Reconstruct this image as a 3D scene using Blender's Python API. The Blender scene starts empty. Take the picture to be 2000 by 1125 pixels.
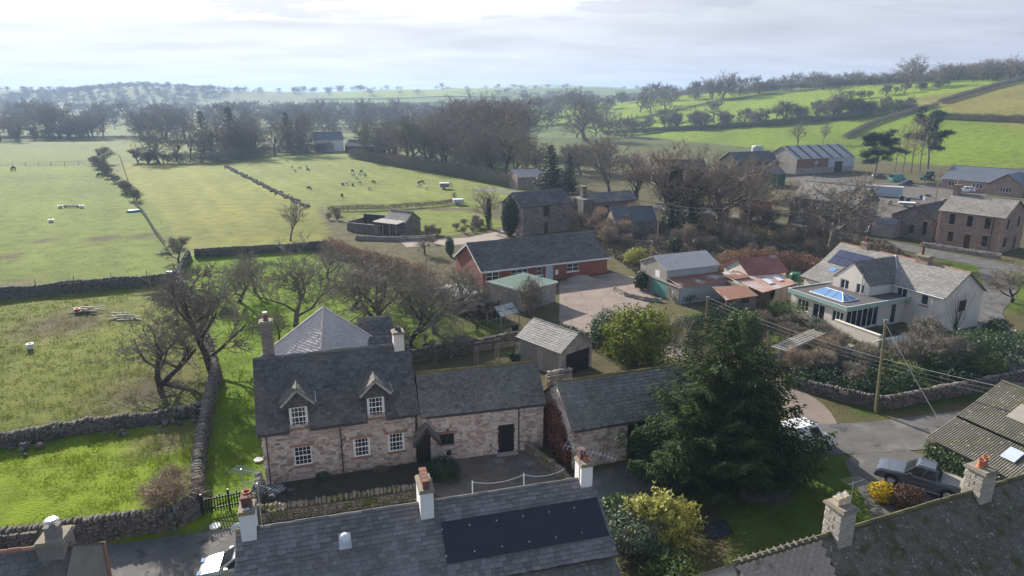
import bpy, bmesh, math, random
import numpy as np
from mathutils import Matrix, Vector, noise as mnoise
random.seed(7); rng = np.random.default_rng(7)
scene = bpy.context.scene
R = math.radians
# ---------------------------------------------------------------- camera, sky, sun
CAM_H, PITCH, FPX = 25.0, R(15.8), 1333.0
cam = bpy.data.objects.new('camera', bpy.data.cameras.new('camera'))
scene.collection.objects.link(cam)
cam.location = (0, 0, CAM_H); cam.rotation_euler = (R(90) - PITCH, 0, 0)
cam.data.sensor_width = 36.0; cam.data.lens = FPX / 2000 * 36
cam.data.clip_start = 0.5; cam.data.clip_end = 20000
scene.camera = cam
SUN_AZ, SUN_EL = R(-33), R(24)          # left of the view axis, low winter sun
SUN_DIR = Vector((math.sin(SUN_AZ) * math.cos(SUN_EL), math.cos(SUN_AZ) * math.cos(SUN_EL), math.sin(SUN_EL)))
SUN_STRENGTH, SKY_STRENGTH, EXPOSURE = 5.0, 0.1, 1.02
sl = bpy.data.lights.new('sun', 'SUN'); sl.energy = SUN_STRENGTH; sl.angle = R(0.6); sl.color = (1.0, 0.93, 0.82)
sun = bpy.data.objects.new('sun', sl); scene.collection.objects.link(sun)
sun.rotation_euler = (-SUN_DIR).to_track_quat('-Z', 'Y').to_euler()
w = bpy.data.worlds.new('World'); scene.world = w; w.use_nodes = True
def world_nodes():
    nt = w.node_tree; nt.nodes.clear(); N = nt.nodes.new; L = nt.links.new
    out = N('ShaderNodeOutputWorld'); bg = N('ShaderNodeBackground'); bg.inputs[1].default_value = SKY_STRENGTH
    L(bg.outputs[0], out.inputs[0])
    sky = N('ShaderNodeTexSky'); sky.sky_type = 'NISHITA'; sky.sun_disc = False
    sky.sun_elevation = SUN_EL; sky.sun_rotation = SUN_AZ; sky.altitude = 100; sky.dust_density = 2.0
    tc = N('ShaderNodeTexCoord'); sep = N('ShaderNodeSeparateXYZ'); L(tc.outputs['Generated'], sep.inputs[0])
    def math_(op, a, b=None, clamp=False):
        m = N('ShaderNodeMath'); m.operation = op; m.use_clamp = clamp
        for i, q in enumerate((a, b)):
            if q is None: continue
            if isinstance(q, (int, float)): m.inputs[i].default_value = q
            else: L(q, m.inputs[i])
        return m.outputs[0]
    zz = math_('ADD', math_('MAXIMUM', sep.outputs[2], 0.0), 0.10)     # a flat cloud layer seen in perspective
    px = math_('DIVIDE', sep.outputs[0], zz); py = math_('DIVIDE', sep.outputs[1], zz)
    comb = N('ShaderNodeCombineXYZ'); L(px, comb.inputs[0]); L(math_('MULTIPLY', py, 1.6), comb.inputs[1])
    n1 = N('ShaderNodeTexNoise'); n1.inputs['Scale'].default_value = 0.8; n1.inputs['Detail'].default_value = 7; n1.inputs['Roughness'].default_value = 0.55; n1.inputs['Distortion'].default_value = 0.4
    L(comb.outputs[0], n1.inputs['Vector'])
    cov = N('ShaderNodeMapRange'); cov.interpolation_type = 'SMOOTHSTEP'
    cov.inputs[1].default_value = 0.40; cov.inputs[2].default_value = 0.56; L(n1.outputs[0], cov.inputs[0])
    lowf = N('ShaderNodeMapRange'); lowf.inputs[1].default_value = 0.09; lowf.inputs[2].default_value = 0.2; lowf.inputs[3].default_value = 1; lowf.inputs[4].default_value = 0; L(sep.outputs[2], lowf.inputs[0])
    cover = math_('MAXIMUM', cov.outputs[0], lowf.outputs[0])
    highf = N('ShaderNodeMapRange'); highf.inputs[1].default_value = 0.25; highf.inputs[2].default_value = 0.7; highf.inputs[3].default_value = 1; highf.inputs[4].default_value = 0.35; L(sep.outputs[2], highf.inputs[0])
    cover = math_('MULTIPLY', cover, highf.outputs[0])
    # thin cloud is brightest towards the sun
    dot = N('ShaderNodeVectorMath'); dot.operation = 'DOT_PRODUCT'; L(tc.outputs['Generated'], dot.inputs[0]); dot.inputs[1].default_value = SUN_DIR
    br = N('ShaderNodeMapRange'); br.inputs[1].default_value = 0.35; br.inputs[2].default_value = 0.97; br.inputs[3].default_value = 0.0; br.inputs[4].default_value = 1.0; L(dot.outputs['Value'], br.inputs[0])
    ramp = N('ShaderNodeValToRGB'); L(br.outputs[0], ramp.inputs[0])
    e = ramp.color_ramp.elements; e[0].position = 0; e[0].color = (3.0, 3.05, 3.6, 1); e[1].position = 1; e[1].color = (5.1, 5.1, 5.05, 1)
    q = ramp.color_ramp.elements.new(0.5); q.color = (3.7, 3.8, 4.25, 1); q = ramp.color_ramp.elements.new(0.78); q.color = (4.5, 4.55, 4.75, 1)
    n2 = N('ShaderNodeTexNoise'); n2.inputs['Scale'].default_value = 0.9; n2.inputs['Detail'].default_value = 5
    L(comb.outputs[0], n2.inputs['Vector'])
    sh = N('ShaderNodeMapRange'); sh.inputs[1].default_value = 0.3; sh.inputs[2].default_value = 0.7; sh.inputs[3].default_value = 0.84; sh.inputs[4].default_value = 1.10; L(n2.outputs[0], sh.inputs[0])
    vm = N('ShaderNodeVectorMath'); vm.operation = 'SCALE'; L(ramp.outputs[0], vm.inputs[0]); L(sh.outputs[0], vm.inputs['Scale'])
    mix = N('ShaderNodeMix'); mix.data_type = 'RGBA'; L(cover, mix.inputs[0]); L(sky.outputs[0], mix.inputs[6]); L(vm.outputs[0], mix.inputs[7])
    L(mix.outputs[2], bg.inputs[0])
world_nodes()
vs = scene.view_settings; vs.view_transform = 'Standard'; vs.look = 'None'; vs.exposure = EXPOSURE; vs.gamma = 1; vs.use_curve_mapping = False
scene.cycles.use_denoising = True
scene.cycles.max_bounces = 6; scene.cycles.volume_bounces = 0
scene.cycles.transparent_max_bounces = 8
# ---------------------------------------------------------------- helpers
COL = scene.collection
def link(o, parent=None):
    COL.objects.link(o)
    if parent is not None: o.parent = parent
    return o
def tag(o, label=None, cat=None, group=None, kind=None):
    if label: o['label'] = label
    if cat: o['category'] = cat
    if group: o['group'] = group
    if kind: o['kind'] = kind
    return o
def empty(name, loc, rz=0, label=None, cat=None, group=None):
    o = bpy.data.objects.new(name, None); o.location = loc; o.rotation_euler = (0, 0, rz); o.empty_display_size = .3
    link(o); return tag(o, label, cat, group)
def mesh_from(name, v, f, mats, mi=None, uv=None, smooth=False):
    me = bpy.data.meshes.new(name); me.from_pydata([tuple(q) for q in v], [], f)
    for m in (mats if isinstance(mats, (list, tuple)) else [mats]): me.materials.append(M[m] if isinstance(m, str) else m)
    if mi is not None: me.polygons.foreach_set('material_index', mi)
    if uv is not None:
        l = me.uv_layers.new(name='UVMap'); l.data.foreach_set('uv', [c for q in uv for c in q])
    if smooth: me.polygons.foreach_set('use_smooth', [True] * len(me.polygons))
    me.update(); return me
def mesh_np(name, v, tri, mats, smooth=False):          # triangles from numpy arrays
    me = bpy.data.meshes.new(name); v = np.asarray(v, np.float32); tri = np.asarray(tri, np.int32); k = tri.shape[1]
    me.vertices.add(len(v)); me.vertices.foreach_set('co', v.ravel())
    me.loops.add(tri.size); me.loops.foreach_set('vertex_index', tri.ravel())
    me.polygons.add(len(tri)); me.polygons.foreach_set('loop_start', np.arange(0, tri.size, k, dtype=np.int32))
    if smooth: me.polygons.foreach_set('use_smooth', np.ones(len(tri), bool))
    for m in (mats if isinstance(mats, (list, tuple)) else [mats]): me.materials.append(M[m])
    me.update(calc_edges=True); return me
def obj(name, me, parent=None, mat=None):
    o = bpy.data.objects.new(name, me)
    if mat is not None: o.matrix_basis = mat
    return link(o, parent)
class MB:
    def __init__(s): s.v = []; s.f = []; s.m = []; s.uv = []
    def poly(s, pts, mi=0, uv=None):
        n = len(s.v); s.v += [tuple(p) for p in pts]; s.f.append(list(range(n, n + len(pts)))); s.m.append(mi)
        s.uv += uv if uv else [(p[0], p[1]) for p in pts]
    def box(s, x0, x1, y0, y1, z0, z1, mi=0, T=None):
        c = [Vector((x, y, z)) for z in (z0, z1) for y in (y0, y1) for x in (x0, x1)]
        if T is not None: c = [T @ q for q in c]
        for a in ((0, 1, 5, 4), (1, 3, 7, 5), (3, 2, 6, 7), (2, 0, 4, 6), (4, 5, 7, 6), (2, 3, 1, 0)): s.poly([c[i] for i in a], mi)
        return s
    def tube(s, pts, r, n=6, mi=0, r1=None, cap=True):
        pts = [Vector(p) for p in pts]; rings = []
        for i, p in enumerate(pts):
            d = (pts[min(i + 1, len(pts) - 1)] - pts[max(i - 1, 0)]).normalized()
            a = d.cross(Vector((0, 0, 1)) if abs(d.z) < .9 else Vector((1, 0, 0))).normalized(); b = d.cross(a)
            rr = r if r1 is None else r + (r1 - r) * i / max(1, len(pts) - 1)
            rings.append([p + (a * math.cos(2 * math.pi * k / n) + b * math.sin(2 * math.pi * k / n)) * rr for k in range(n)])
        for i in range(len(rings) - 1):
            for k in range(n): s.poly([rings[i][k], rings[i][(k + 1) % n], rings[i + 1][(k + 1) % n], rings[i + 1][k]], mi)
        if cap: s.poly(rings[0][::-1], mi); s.poly(rings[-1], mi)
        return s
    def lathe(s, prof, c=(0, 0, 0), n=10, mi=0):
        c = Vector(c)
        for i in range(len(prof) - 1):
            (r0, z0), (r1, z1) = prof[i], prof[i + 1]
            for k in range(n):
                a, b = 2 * math.pi * k / n, 2 * math.pi * (k + 1) / n
                P = lambda r, z, t: c + Vector((r * math.cos(t), r * math.sin(t), z))
                s.poly([P(r0, z0, a), P(r0, z0, b), P(r1, z1, b), P(r1, z1, a)], mi)
        return s
    def slab(s, q, th, mi=0, up=None):             # quad (4 pts) with thickness below it
        q = [Vector(p) for p in q]; n = (q[1] - q[0]).cross(q[3] - q[0]).normalized()
        if n.z < 0: n = -n
        b = [p - n * th for p in q]; ex = (q[1] - q[0]).normalized(); ey = (q[3] - q[0]).normalized(); o = q[0]
        s.poly(q, mi, [((p - o).dot(ex), (p - o).dot(ey)) for p in q]); s.poly(b[::-1], mi)
        for i in range(len(q)): j = (i + 1) % len(q); s.poly([q[i], b[i], b[j], q[j]], mi)
        return s
    def mesh(s, name, mats, smooth=False): return mesh_from(name, s.v, s.f, mats, s.m, s.uv, smooth)
    def build(s, name, mats, parent=None, mat=None, smooth=False): return obj(name, s.mesh(name, mats, smooth), parent, mat)
# survey helper: where the line of sight through a point of the photograph (2000 px wide) meets the terrain
def ray(u, v):
    x = (u - 1000) / FPX; y = -(v - 562.5) / FPX
    return Vector((x, math.cos(PITCH) + y * math.sin(PITCH), -math.sin(PITCH) + y * math.cos(PITCH)))
def P(u, v, z=0.0):
    d = ray(u, v); t = (z - CAM_H) / d.z; return Vector((d.x * t, d.y * t, z))
def sstep(a, b, x):
    t = np.clip((x - a) / (b - a), 0, 1); return t * t * (3 - 2 * t)
def terrain(x, y):
    x = np.asarray(x, float); y = np.asarray(y, float)
    s = np.maximum((x - 160) * .911 + (y - 250) * .412, 0)
    sp = s * s / (s + 30); h = 46 * (1 - np.exp(-sp / 165)) * (1 - .75 * sstep(520, 1000, y))
    h = h + 2.0 * np.sin(x * .021 + 1) * np.sin(y * .017) * sstep(30, 120, s)
    g = lambda cx, cy, sx, sy, a: a * np.exp(-((x - cx) / sx) ** 2 - ((y - cy) / sy) ** 2)
    far = g(-740, 1350, 150, 160, 27) + g(-1060, 1400, 150, 200, 23) + g(-520, 1500, 600, 180, 22) + g(150, 1750, 620, 220, 29) + g(-900, 1700, 500, 200, 22)
    far = far + g(150, 3700, 420, 500, 44) + g(900, 3600, 700, 500, 34) + g(-1200, 3800, 1500, 500, 26) + g(1700, 1800, 500, 600, 30)
    return h + far * sstep(600, 1100, y)
_T = np.geomspace(20, 6500, 1100)
def G(u, v):                                        # line of sight against the terrain
    d = ray(u, v); dz = d.z; x, y, z = d.x * _T, d.y * _T, CAM_H + dz * _T; f = z - terrain(x, y); k = int(np.argmax(f <= 0))
    if not k: return G(u, v + 1.5)
    a, b = f[k - 1], f[k]; w_ = a / (a - b) if a > 0 >= b else 1.0; t = _T[k - 1] + (_T[k] - _T[k - 1]) * w_; px, py = d.x * t, d.y * t
    return Vector((px, py, float(terrain(px, py))))
def rise(p, v):                                     # height above p of image row v at p's distance
    d = ray(1000, v); return CAM_H + d.z * (p.y / d.y) - p.z
# ---------------------------------------------------------------- materials
M = {}
def mat(name, cols, scale=2.0, rough=.85, bump=0, bscale=25, island=0., metallic=0., spec=.25, spots=(), detail=4, attr=None, brick=None, coat=0, trans=0, stretch=None, alpha=1):
    m = bpy.data.materials.new(name); m.use_nodes = True; nt = m.node_tree; N = nt.nodes.new; L = nt.links.new
    b = nt.nodes['Principled BSDF']; b.inputs['Roughness'].default_value = rough; b.inputs['Metallic'].default_value = metallic; b.inputs['Specular IOR Level'].default_value = spec
    if coat: b.inputs['Coat Weight'].default_value = coat
    geo = N('ShaderNodeNewGeometry'); vec = geo.outputs['Position']
    if stretch:
        mp = N('ShaderNodeVectorMath'); mp.operation = 'MULTIPLY'; L(vec, mp.inputs[0]); mp.inputs[1].default_value = stretch; vec = mp.outputs[0]
    def nz(sc, det=detail):
        n = N('ShaderNodeTexNoise'); n.inputs['Scale'].default_value = sc; n.inputs['Detail'].default_value = det; n.inputs['Roughness'].default_value = .6; L(vec, n.inputs['Vector']); return n.outputs[0]
    def mr(x, a, b_, c=0., d=1.):
        q = N('ShaderNodeMapRange'); q.inputs[1].default_value = a; q.inputs[2].default_value = b_; q.inputs[3].default_value = c; q.inputs[4].default_value = d; L(x, q.inputs[0]); return q.outputs[0]
    def mix(f, a, c, mode='MIX'):
        q = N('ShaderNodeMix'); q.data_type = 'RGBA'; q.blend_type = mode
        for i, x in ((0, f), (6, a), (7, c)):
            if isinstance(x, (int, float)): q.inputs[i].default_value = x
            elif isinstance(x, tuple): q.inputs[i].default_value = (*x, 1)
            else: L(x, q.inputs[i])
        return q.outputs[2]
    fac = mr(nz(scale), .28, .72)
    if island:
        oi = N('ShaderNodeObjectInfo'); ad = N('ShaderNodeMath'); ad.operation = 'ADD'; L(geo.outputs['Random Per Island'], ad.inputs[0]); L(oi.outputs['Random'], ad.inputs[1])
        fr = N('ShaderNodeMath'); fr.operation = 'FRACT'; L(ad.outputs[0], fr.inputs[0])
        q = N('ShaderNodeMix'); q.inputs[0].default_value = island; L(fac, q.inputs[2]); L(fr.outputs[0], q.inputs[3]); fac = q.outputs[0]
    if len(cols) == 1: cols = [cols[0], tuple(c * .8 for c in cols[0])]
    rp = N('ShaderNodeValToRGB'); L(fac, rp.inputs[0]); el = rp.color_ramp.elements
    while len(el) < len(cols): el.new(.5)
    for i, c in enumerate(cols): el[i].position = i / (len(cols) - 1); el[i].color = (*c, 1)
    c = rp.outputs[0]; hsrc = None
    if attr:
        at = N('ShaderNodeAttribute'); at.attribute_name = attr; c = mix(1.0, at.outputs['Color'], c, 'MULTIPLY')
    if brick:                                       # (brick width, row height, mortar colour, strength)
        uvn = N('ShaderNodeUVMap'); bt = N('ShaderNodeTexBrick'); L(uvn.outputs[0], bt.inputs['Vector'])
        bt.inputs['Scale'].default_value = 1; bt.inputs['Brick Width'].default_value = brick[0]; bt.inputs['Row Height'].default_value = brick[1]; bt.inputs['Mortar Size'].default_value = brick[4] if len(brick) > 4 else .012
        bt.inputs['Color1'].default_value = (1, 1, 1, 1); bt.inputs['Color2'].default_value = (brick[3],) * 3 + (1,); bt.inputs['Mortar'].default_value = (*brick[2], 1); bt.inputs['Mortar Smooth'].default_value = .2
        c = mix(1.0, c, bt.outputs['Color'], 'MULTIPLY'); hsrc = bt.outputs['Fac']
    for (sc, sscale, lo, hi) in spots: c = mix(mr(nz(sscale, 3), lo, hi), c, sc)
    L(c, b.inputs['Base Color'])
    if bump or hsrc is not None:
        bp = N('ShaderNodeBump'); bp.inputs['Strength'].default_value = 1.0; bp.inputs['Distance'].default_value = bump or .01
        h = nz(bscale, 5)
        if hsrc is not None:
            sb = N('ShaderNodeMath'); sb.operation = 'SUBTRACT'; L(h, sb.inputs[0]); L(hsrc, sb.inputs[1]); h = sb.outputs[0]
        L(h, bp.inputs['Height']); L(bp.outputs[0], b.inputs['Normal'])
    if trans:                                       # thin leaves let some light through
        tr = N('ShaderNodeBsdfTranslucent'); L(c, tr.inputs[0]); ms = N('ShaderNodeMixShader'); ms.inputs[0].default_value = trans
        L(b.outputs[0], ms.inputs[1]); L(tr.outputs[0], ms.inputs[2]); L(ms.outputs[0], nt.nodes['Material Output'].inputs[0])
    M[name] = m; return m
LICH = ((.32, .32, .28), 9, .66, .74)
MOSS = ((.09, .085, .02), 2.2, .60, .72)
mat('grass', [(.62, .60, .5), (.95, .97, .8), (1.25, 1.2, 1.0)], .35, .95, .16, 5.5, attr='tint', detail=8, spec=.1, spots=[((.11, .095, .05), .9, .70, .82)])
mat('grass_blade', [(.13, .20, .012), (.20, .27, .015), (.26, .30, .03)], .4, .8, island=.6, trans=.35, spec=.15)
mat('rough_blade', [(.12, .15, .022), (.17, .19, .03), (.22, .21, .055)], .4, .8, island=.6, trans=.3, spec=.15)
mat('asphalt', [(.085, .083, .08), (.135, .13, .125)], .6, .9, .01, 60, spots=[((.19, .175, .155), .5, .55, .75), ((.06, .06, .06), .8, .6, .66)])
mat('track', [(.16, .13, .105), (.24, .19, .16)], .5, .95, .02, 25, spots=[((.10, .10, .09), .7, .6, .75)])
mat('concrete', [(.21, .165, .14), (.29, .235, .20)], .4, .9, .008, 40, spots=[((.15, .13, .12), .35, .56, .7)], brick=(4.5, 4.0, (.45, .45, .42), .9, .03))
mat('pavers', [(.16, .135, .115), (.24, .205, .175)], .5, .9, .01, 40, brick=(.2, .1, (.4, .4, .38), .72, .01), spots=[((.07, .075, .04), .6, .6, .72)])
mat('soil', [(.05, .04, .03), (.09, .075, .055)], 1.5, 1, .08, 9, spots=[((.07, .085, .03), 1.1, .58, .7)])
mat('yard_dirt', [(.085, .075, .065), (.14, .125, .11)], .3, .95, .02, 20, spots=[((.19, .17, .15), .4, .58, .75)])
mat('mud', [(.075, .06, .045), (.13, .10, .08)], 1.2, .9, .12, 6, spots=[((.10, .13, .03), 1.4, .58, .68)])
mat('gravel', [(.24, .2, .17), (.34, .29, .25)], 1.5, .95, .02, 40)
mat('mortar', [(.27, .22, .19), (.36, .30, .26)], 1.2, .95, .02, 30)
mat('rubble', [(.16, .14, .13), (.33, .255, .225), (.48, .385, .34), (.56, .50, .45), (.28, .185, .155)], .7, .92, .02, 22, island=.75, spots=[((.55, .48, .44), 1.1, .60, .74)])
mat('rubble_pale', [(.19, .16, .145), (.40, .31, .265), (.60, .52, .47), (.32, .21, .175)], .8, .92, .02, 22, island=.55, spots=[((.62, .57, .53), 1.6, .55, .66)])
mat('stone_grey', [(.17, .155, .14), (.30, .27, .245), (.40, .36, .33), (.33, .25, .22)], .9, .95, .02, 20, island=.7, spots=[((.46, .44, .40), 4, .63, .7)])
mat('drystone', [(.055, .052, .047), (.12, .11, .098), (.20, .18, .16), (.15, .12, .105)], .9, .95, .03, 18, island=.75, spots=[((.40, .39, .35), 6, .64, .72), ((.10, .11, .035), 1.1, .6, .72)])
mat('mossy_stone', [(.11, .10, .075), (.22, .19, .15), (.30, .26, .21)], .9, .95, .03, 18, island=.6, spots=[((.13, .14, .04), 1.4, .5, .66)])
mat('sandstone', [(.30, .215, .17), (.42, .31, .25)], .8, .9, .012, 25, brick=(.55, .24, (.6, .58, .55), .72, .014), spots=[((.26, .22, .19), .6, .58, .75)])
mat('sandstone_plain', [(.34, .22, .17), (.45, .30, .24)], 1, .9, .012, 25, island=.5)
mat('stone_tex', [(.22, .19, .17), (.33, .285, .255)], .8, .9, .03, 14, brick=(.42, .19, (.55, .54, .5), .6, .02), spots=[((.40, .37, .34), 2.2, .6, .72)])
mat('red_sill', [(.24, .135, .105), (.31, .185, .145)], 2, .9, .01, 25, island=.4)
mat('slate', [(.058, .056, .056), (.095, .09, .086), (.14, .132, .125), (.175, .165, .152)], .5, .8, .006, 30, island=.5, spec=.2, spots=[((.34, .34, .32), 8, .65, .72), ((.15, .135, .105), .45, .55, .75)])
mat('slate_purple', [(.095, .09, .09), (.15, .14, .137), (.215, .2, .195), (.275, .255, .245)], .4, .8, .006, 30, island=.5, spec=.2, spots=[((.36, .34, .33), 8, .68, .74), ((.14, .12, .11), .45, .6, .8)])
mat('slate_moss', [(.105, .098, .086), (.17, .16, .142), (.235, .222, .20)], .5, .75, .012, 30, island=.5, spots=[((.42, .42, .39), 6.5, .65, .71), MOSS])
mat('slate_olive', [(.085, .078, .058), (.13, .12, .094), (.18, .166, .135)], .5, .85, .02, 24, island=.5, spots=[((.46, .46, .42), 6.5, .64, .69), ((.075, .075, .025), 1.1, .52, .66)])
mat('slate_pale', [(.165, .16, .152), (.235, .228, .215), (.31, .30, .282)], .5, .7, .008, 30, island=.5, spots=[((.42, .40, .38), 6, .65, .72)])
mat('slate_bright', [(.42, .375, .35), (.50, .45, .425), (.58, .52, .49)], .5, .55, .008, 30, island=.5, spec=.4)  # sunlight put into the albedo: far paler than the other slates
mat('slate_tex', [(.068, .065, .064), (.108, .103, .1), (.15, .142, .135)], .6, .8, .01, 30, brick=(.34, .24, (.4, .4, .4), .7, .018), spec=.2, spots=[((.28, .28, .26), 5, .68, .76)])
mat('slate_tex_pale', [(.21, .20, .185), (.31, .29, .265)], .6, .75, .01, 30, brick=(.45, .28, (.45, .45, .43), .7, .02), spots=[((.17, .14, .05), .7, .60, .75), ((.45, .44, .40), 4, .64, .72)])
mat('slate_tex_blue', [(.10, .115, .145), (.14, .155, .19)], .5, .5, .006, 30, brick=(.4, .25, (.6, .6, .6), .85, .015), spec=.4)
mat('ridge_stone', [(.10, .105, .105), (.16, .16, .155)], 1.5, .8, .015, 25, island=.6, spots=[((.13, .12, .04), 2.5, .58, .7)])
mat('ridge_moss', [(.10, .09, .05), (.20, .16, .05)], 1.5, .95, .03, 20, island=.5)
mat('ridge_dark_moss', [(.06, .058, .035), (.12, .115, .055)], 1.5, .95, .04, 14, island=.5)
mat('ridge_red', [(.22, .12, .085), (.32, .18, .125)], 2, .85, .01, 25, island=.5)
mat('old_tile', [(.34, .27, .21), (.46, .37, .30)], 1.0, .85, .01, 30, island=.6, spots=[((.12, .11, .06), 1.6, .6, .72)])
mat('render_cream', [(.58, .53, .465), (.70, .645, .575)], .5, .9, .006, 60, spots=[((.40, .36, .31), .45, .6, .85)])
mat('render_white', [(.72, .71, .69), (.80, .79, .78)], .9, .8, .004, 60, spots=[((.45, .43, .40), 1.2, .68, .82)])
mat('render_grey', [(.17, .16, .15), (.26, .245, .235)], .8, .95, .02, 50, spots=[((.20, .19, .18), .8, .58, .75)])
mat('brick_red', [(.25, .085, .062), (.33, .12, .085)], .8, .85, .006, 40, brick=(.22, .075, (.75, .72, .68), .75, .008))
mat('brick_grey', [(.22, .19, .17), (.33, .28, .25)], 1, .9, .015, 30, brick=(.3, .12, (.5, .48, .45), .7, .012))
mat('block', [(.30, .275, .25), (.40, .37, .335)], .7, .9, .006, 40, brick=(.45, .22, (.7, .7, .68), .88, .012))
mat('split_block', [(.33, .30, .26), (.44, .40, .345)], 2, .9, .02, 20, island=.5)
mat('fibre_cement', [(.36, .355, .36), (.46, .45, .45)], .5, .8, .005, 30, spots=[((.26, .25, .25), .5, .56, .75), ((.24, .21, .12), 1.3, .64, .76)])
mat('corrugated_old', [(.085, .08, .06), (.15, .14, .11)], .5, .85, .006, 30, spots=[((.12, .115, .06), .9, .54, .7), ((.5, .48, .44), 5, .62, .7)])
mat('tin_grey', [(.33, .36, .36), (.42, .44, .44)], .5, .6, .004, 30, spots=[((.25, .24, .22), .5, .6, .8)], spec=.4)
mat('tin_rust', [(.19, .095, .065), (.29, .145, .10)], .5, .8, .006, 30, spots=[((.45, .43, .42), .35, .60, .68)], stretch=(1, 1, 1))
mat('tin_rust_pale', [(.50, .42, .38), (.38, .17, .10)], .45, .75, .006, 30, spots=[((.5, .49, .48), .5, .55, .66)])
mat('tin_red', [(.20, .075, .06), (.29, .12, .10)], .5, .7, .004, 30, spots=[((.32, .27, .27), .4, .56, .72)])
mat('felt_green', [(.075, .13, .105), (.10, .16, .13)], .5, .9, .004, 50)
mat('felt_dark', [(.075, .07, .072), (.11, .105, .105)], .5, .9, .003, 50)
mat('fascia_green', [(.28, .40, .345), (.31, .43, .375)], .5, .5)
mat('teal_paint', [(.07, .20, .17), (.11, .26, .23)], 1.2, .6, .004, 20, stretch=(4, 4, .4))
mat('white_paint', [(.74, .74, .73), (.80, .80, .79)], 2, .45)
mat('blue_grey_paint', [(.42, .48, .55), (.48, .54, .6)], 2, .5)
mat('black_paint', [(.012, .013, .015), (.022, .022, .024)], 2, .5)
mat('dark_door', [(.018, .022, .022), (.03, .034, .034)], 2, .55)
mat('dark_brown', [(.05, .03, .022), (.08, .05, .038)], 2, .7)
mat('timber', [(.20, .165, .125), (.30, .25, .20)], 1.5, .9, .01, 20, island=.6, stretch=(1, 1, 1))
mat('timber_grey', [(.24, .225, .20), (.36, .34, .305)], 1.5, .9, .01, 20, island=.6)
mat('timber_dark', [(.045, .032, .025), (.075, .055, .043)], 1.5, .9, .01, 20, island=.6)
mat('timber_moss', [(.16, .145, .075), (.22, .195, .11)], 1.5, .9, .01, 20)
mat('lead', [(.40, .42, .44), (.52, .53, .55)], 2, .5, spec=.5)
mat('metal', [(.55, .56, .57), (.65, .66, .67)], 3, .35, metallic=.9)
mat('metal_dark', [(.05, .052, .055), (.08, .082, .085)], 3, .5, metallic=.3)
mat('terracotta', [(.36, .13, .07), (.48, .20, .12)], 3, .8, .004, 40)
mat('terracotta_dark', [(.12, .05, .04), (.20, .09, .07)], 3, .8, .004, 40)
mat('pot_buff', [(.50, .43, .29), (.60, .52, .37)], 3, .8, .004, 40)
mat('cap_lichen', [(.20, .18, .145), (.30, .27, .22)], 3, .95, .02, 20, spots=[((.30, .23, .08), 3, .55, .68)])
mat('glass', [(.012, .016, .02), (.03, .036, .042)], .8, .06, spec=.9)
mat('glass_sky', [(.10, .22, .42), (.16, .30, .5)], .8, .05, spec=.9)
mat('curtain', [(.55, .53, .5), (.62, .6, .57)], 3, .9)
mat('solar', [(.010, .014, .020), (.016, .022, .03)], 1, .28, spec=.5)
mat('solar_blue', [(.025, .03, .07), (.04, .045, .09)], 1, .2, spec=.6)
mat('plastic_blue', [(.02, .05, .30)], 2, .4); mat('plastic_white', [(.72, .75, .8)], 2, .4); mat('plastic_green', [(.02, .10, .06)], 2, .5); mat('plastic_red', [(.5, .03, .04)], 2, .5); mat('teal_plastic', [(.02, .30, .32)], 2, .5)
mat('tarpaulin', [(.02, .025, .027), (.05, .055, .055)], 2, .5)
mat('rubber', [(.012, .012, .013), (.02, .02, .02)], 3, .8)
mat('car_grey', [(.10, .11, .13), (.11, .12, .14)], 1, .25, metallic=.4, coat=.8)
mat('car_silver', [(.36, .38, .40), (.38, .40, .42)], 1, .25, metallic=.5, coat=.8)
mat('car_white', [(.78, .79, .8), (.82, .83, .84)], 1, .25, coat=.6)
mat('car_blue', [(.04, .06, .13), (.05, .07, .15)], 1, .3, metallic=.3, coat=.6)
mat('car_teal', [(.08, .30, .28), (.10, .33, .31)], 1, .4)
mat('tractor_green', [(.02, .11, .10), (.03, .13, .12)], 1, .4)
mat('container_red', [(.30, .085, .06), (.38, .13, .09)], 1, .7)
mat('bark', [(.11, .095, .078), (.17, .145, .12), (.22, .19, .16)], 3, .95, .02, 14)
mat('bark_dark', [(.05, .042, .035), (.085, .07, .058)], 3, .95, .02, 14)
mat('bark_pale', [(.40, .36, .32), (.52, .47, .43)], 3, .95, .01, 14)
mat('twig', [(.16, .14, .108), (.22, .195, .155), (.29, .26, .21)], .3, .95, island=.5)
mat('twig_red', [(.165, .13, .098), (.22, .178, .138), (.28, .235, .185)], .3, .95, island=.5)
mat('twig_green', [(.17, .155, .10), (.22, .20, .13), (.28, .25, .175)], .3, .95, island=.5)
mat('twig_tan', [(.26, .20, .14), (.35, .27, .19), (.42, .34, .25)], .3, .95, island=.5)
mat('leaf_dark', [(.012, .03, .014), (.026, .055, .022), (.045, .08, .03)], .5, .6, island=.6, trans=.15, spec=.3)
mat('leaf_conifer', [(.019, .036, .012), (.042, .067, .021), (.09, .118, .04)], .45, .8, island=.55, trans=.2, spec=.1)
mat('leaf_pine', [(.025, .05, .035), (.04, .075, .048), (.06, .10, .06)], .5, .7, island=.6, trans=.15)
mat('leaf_gold', [(.04, .085, .012), (.09, .14, .016), (.23, .235, .025), (.05, .10, .014)], .55, .65, island=.5, trans=.2)
mat('leaf_yellow', [(.24, .25, .06), (.37, .36, .09), (.17, .22, .05)], .6, .65, island=.6, trans=.25)
mat('leaf_bright', [(.42, .28, .01), (.55, .40, .02), (.20, .22, .02)], 1, .65, island=.6, trans=.25)
mat('leaf_ivy', [(.03, .06, .02), (.06, .10, .03), (.10, .15, .05)], .6, .5, island=.6, trans=.15, spec=.4)
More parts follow.
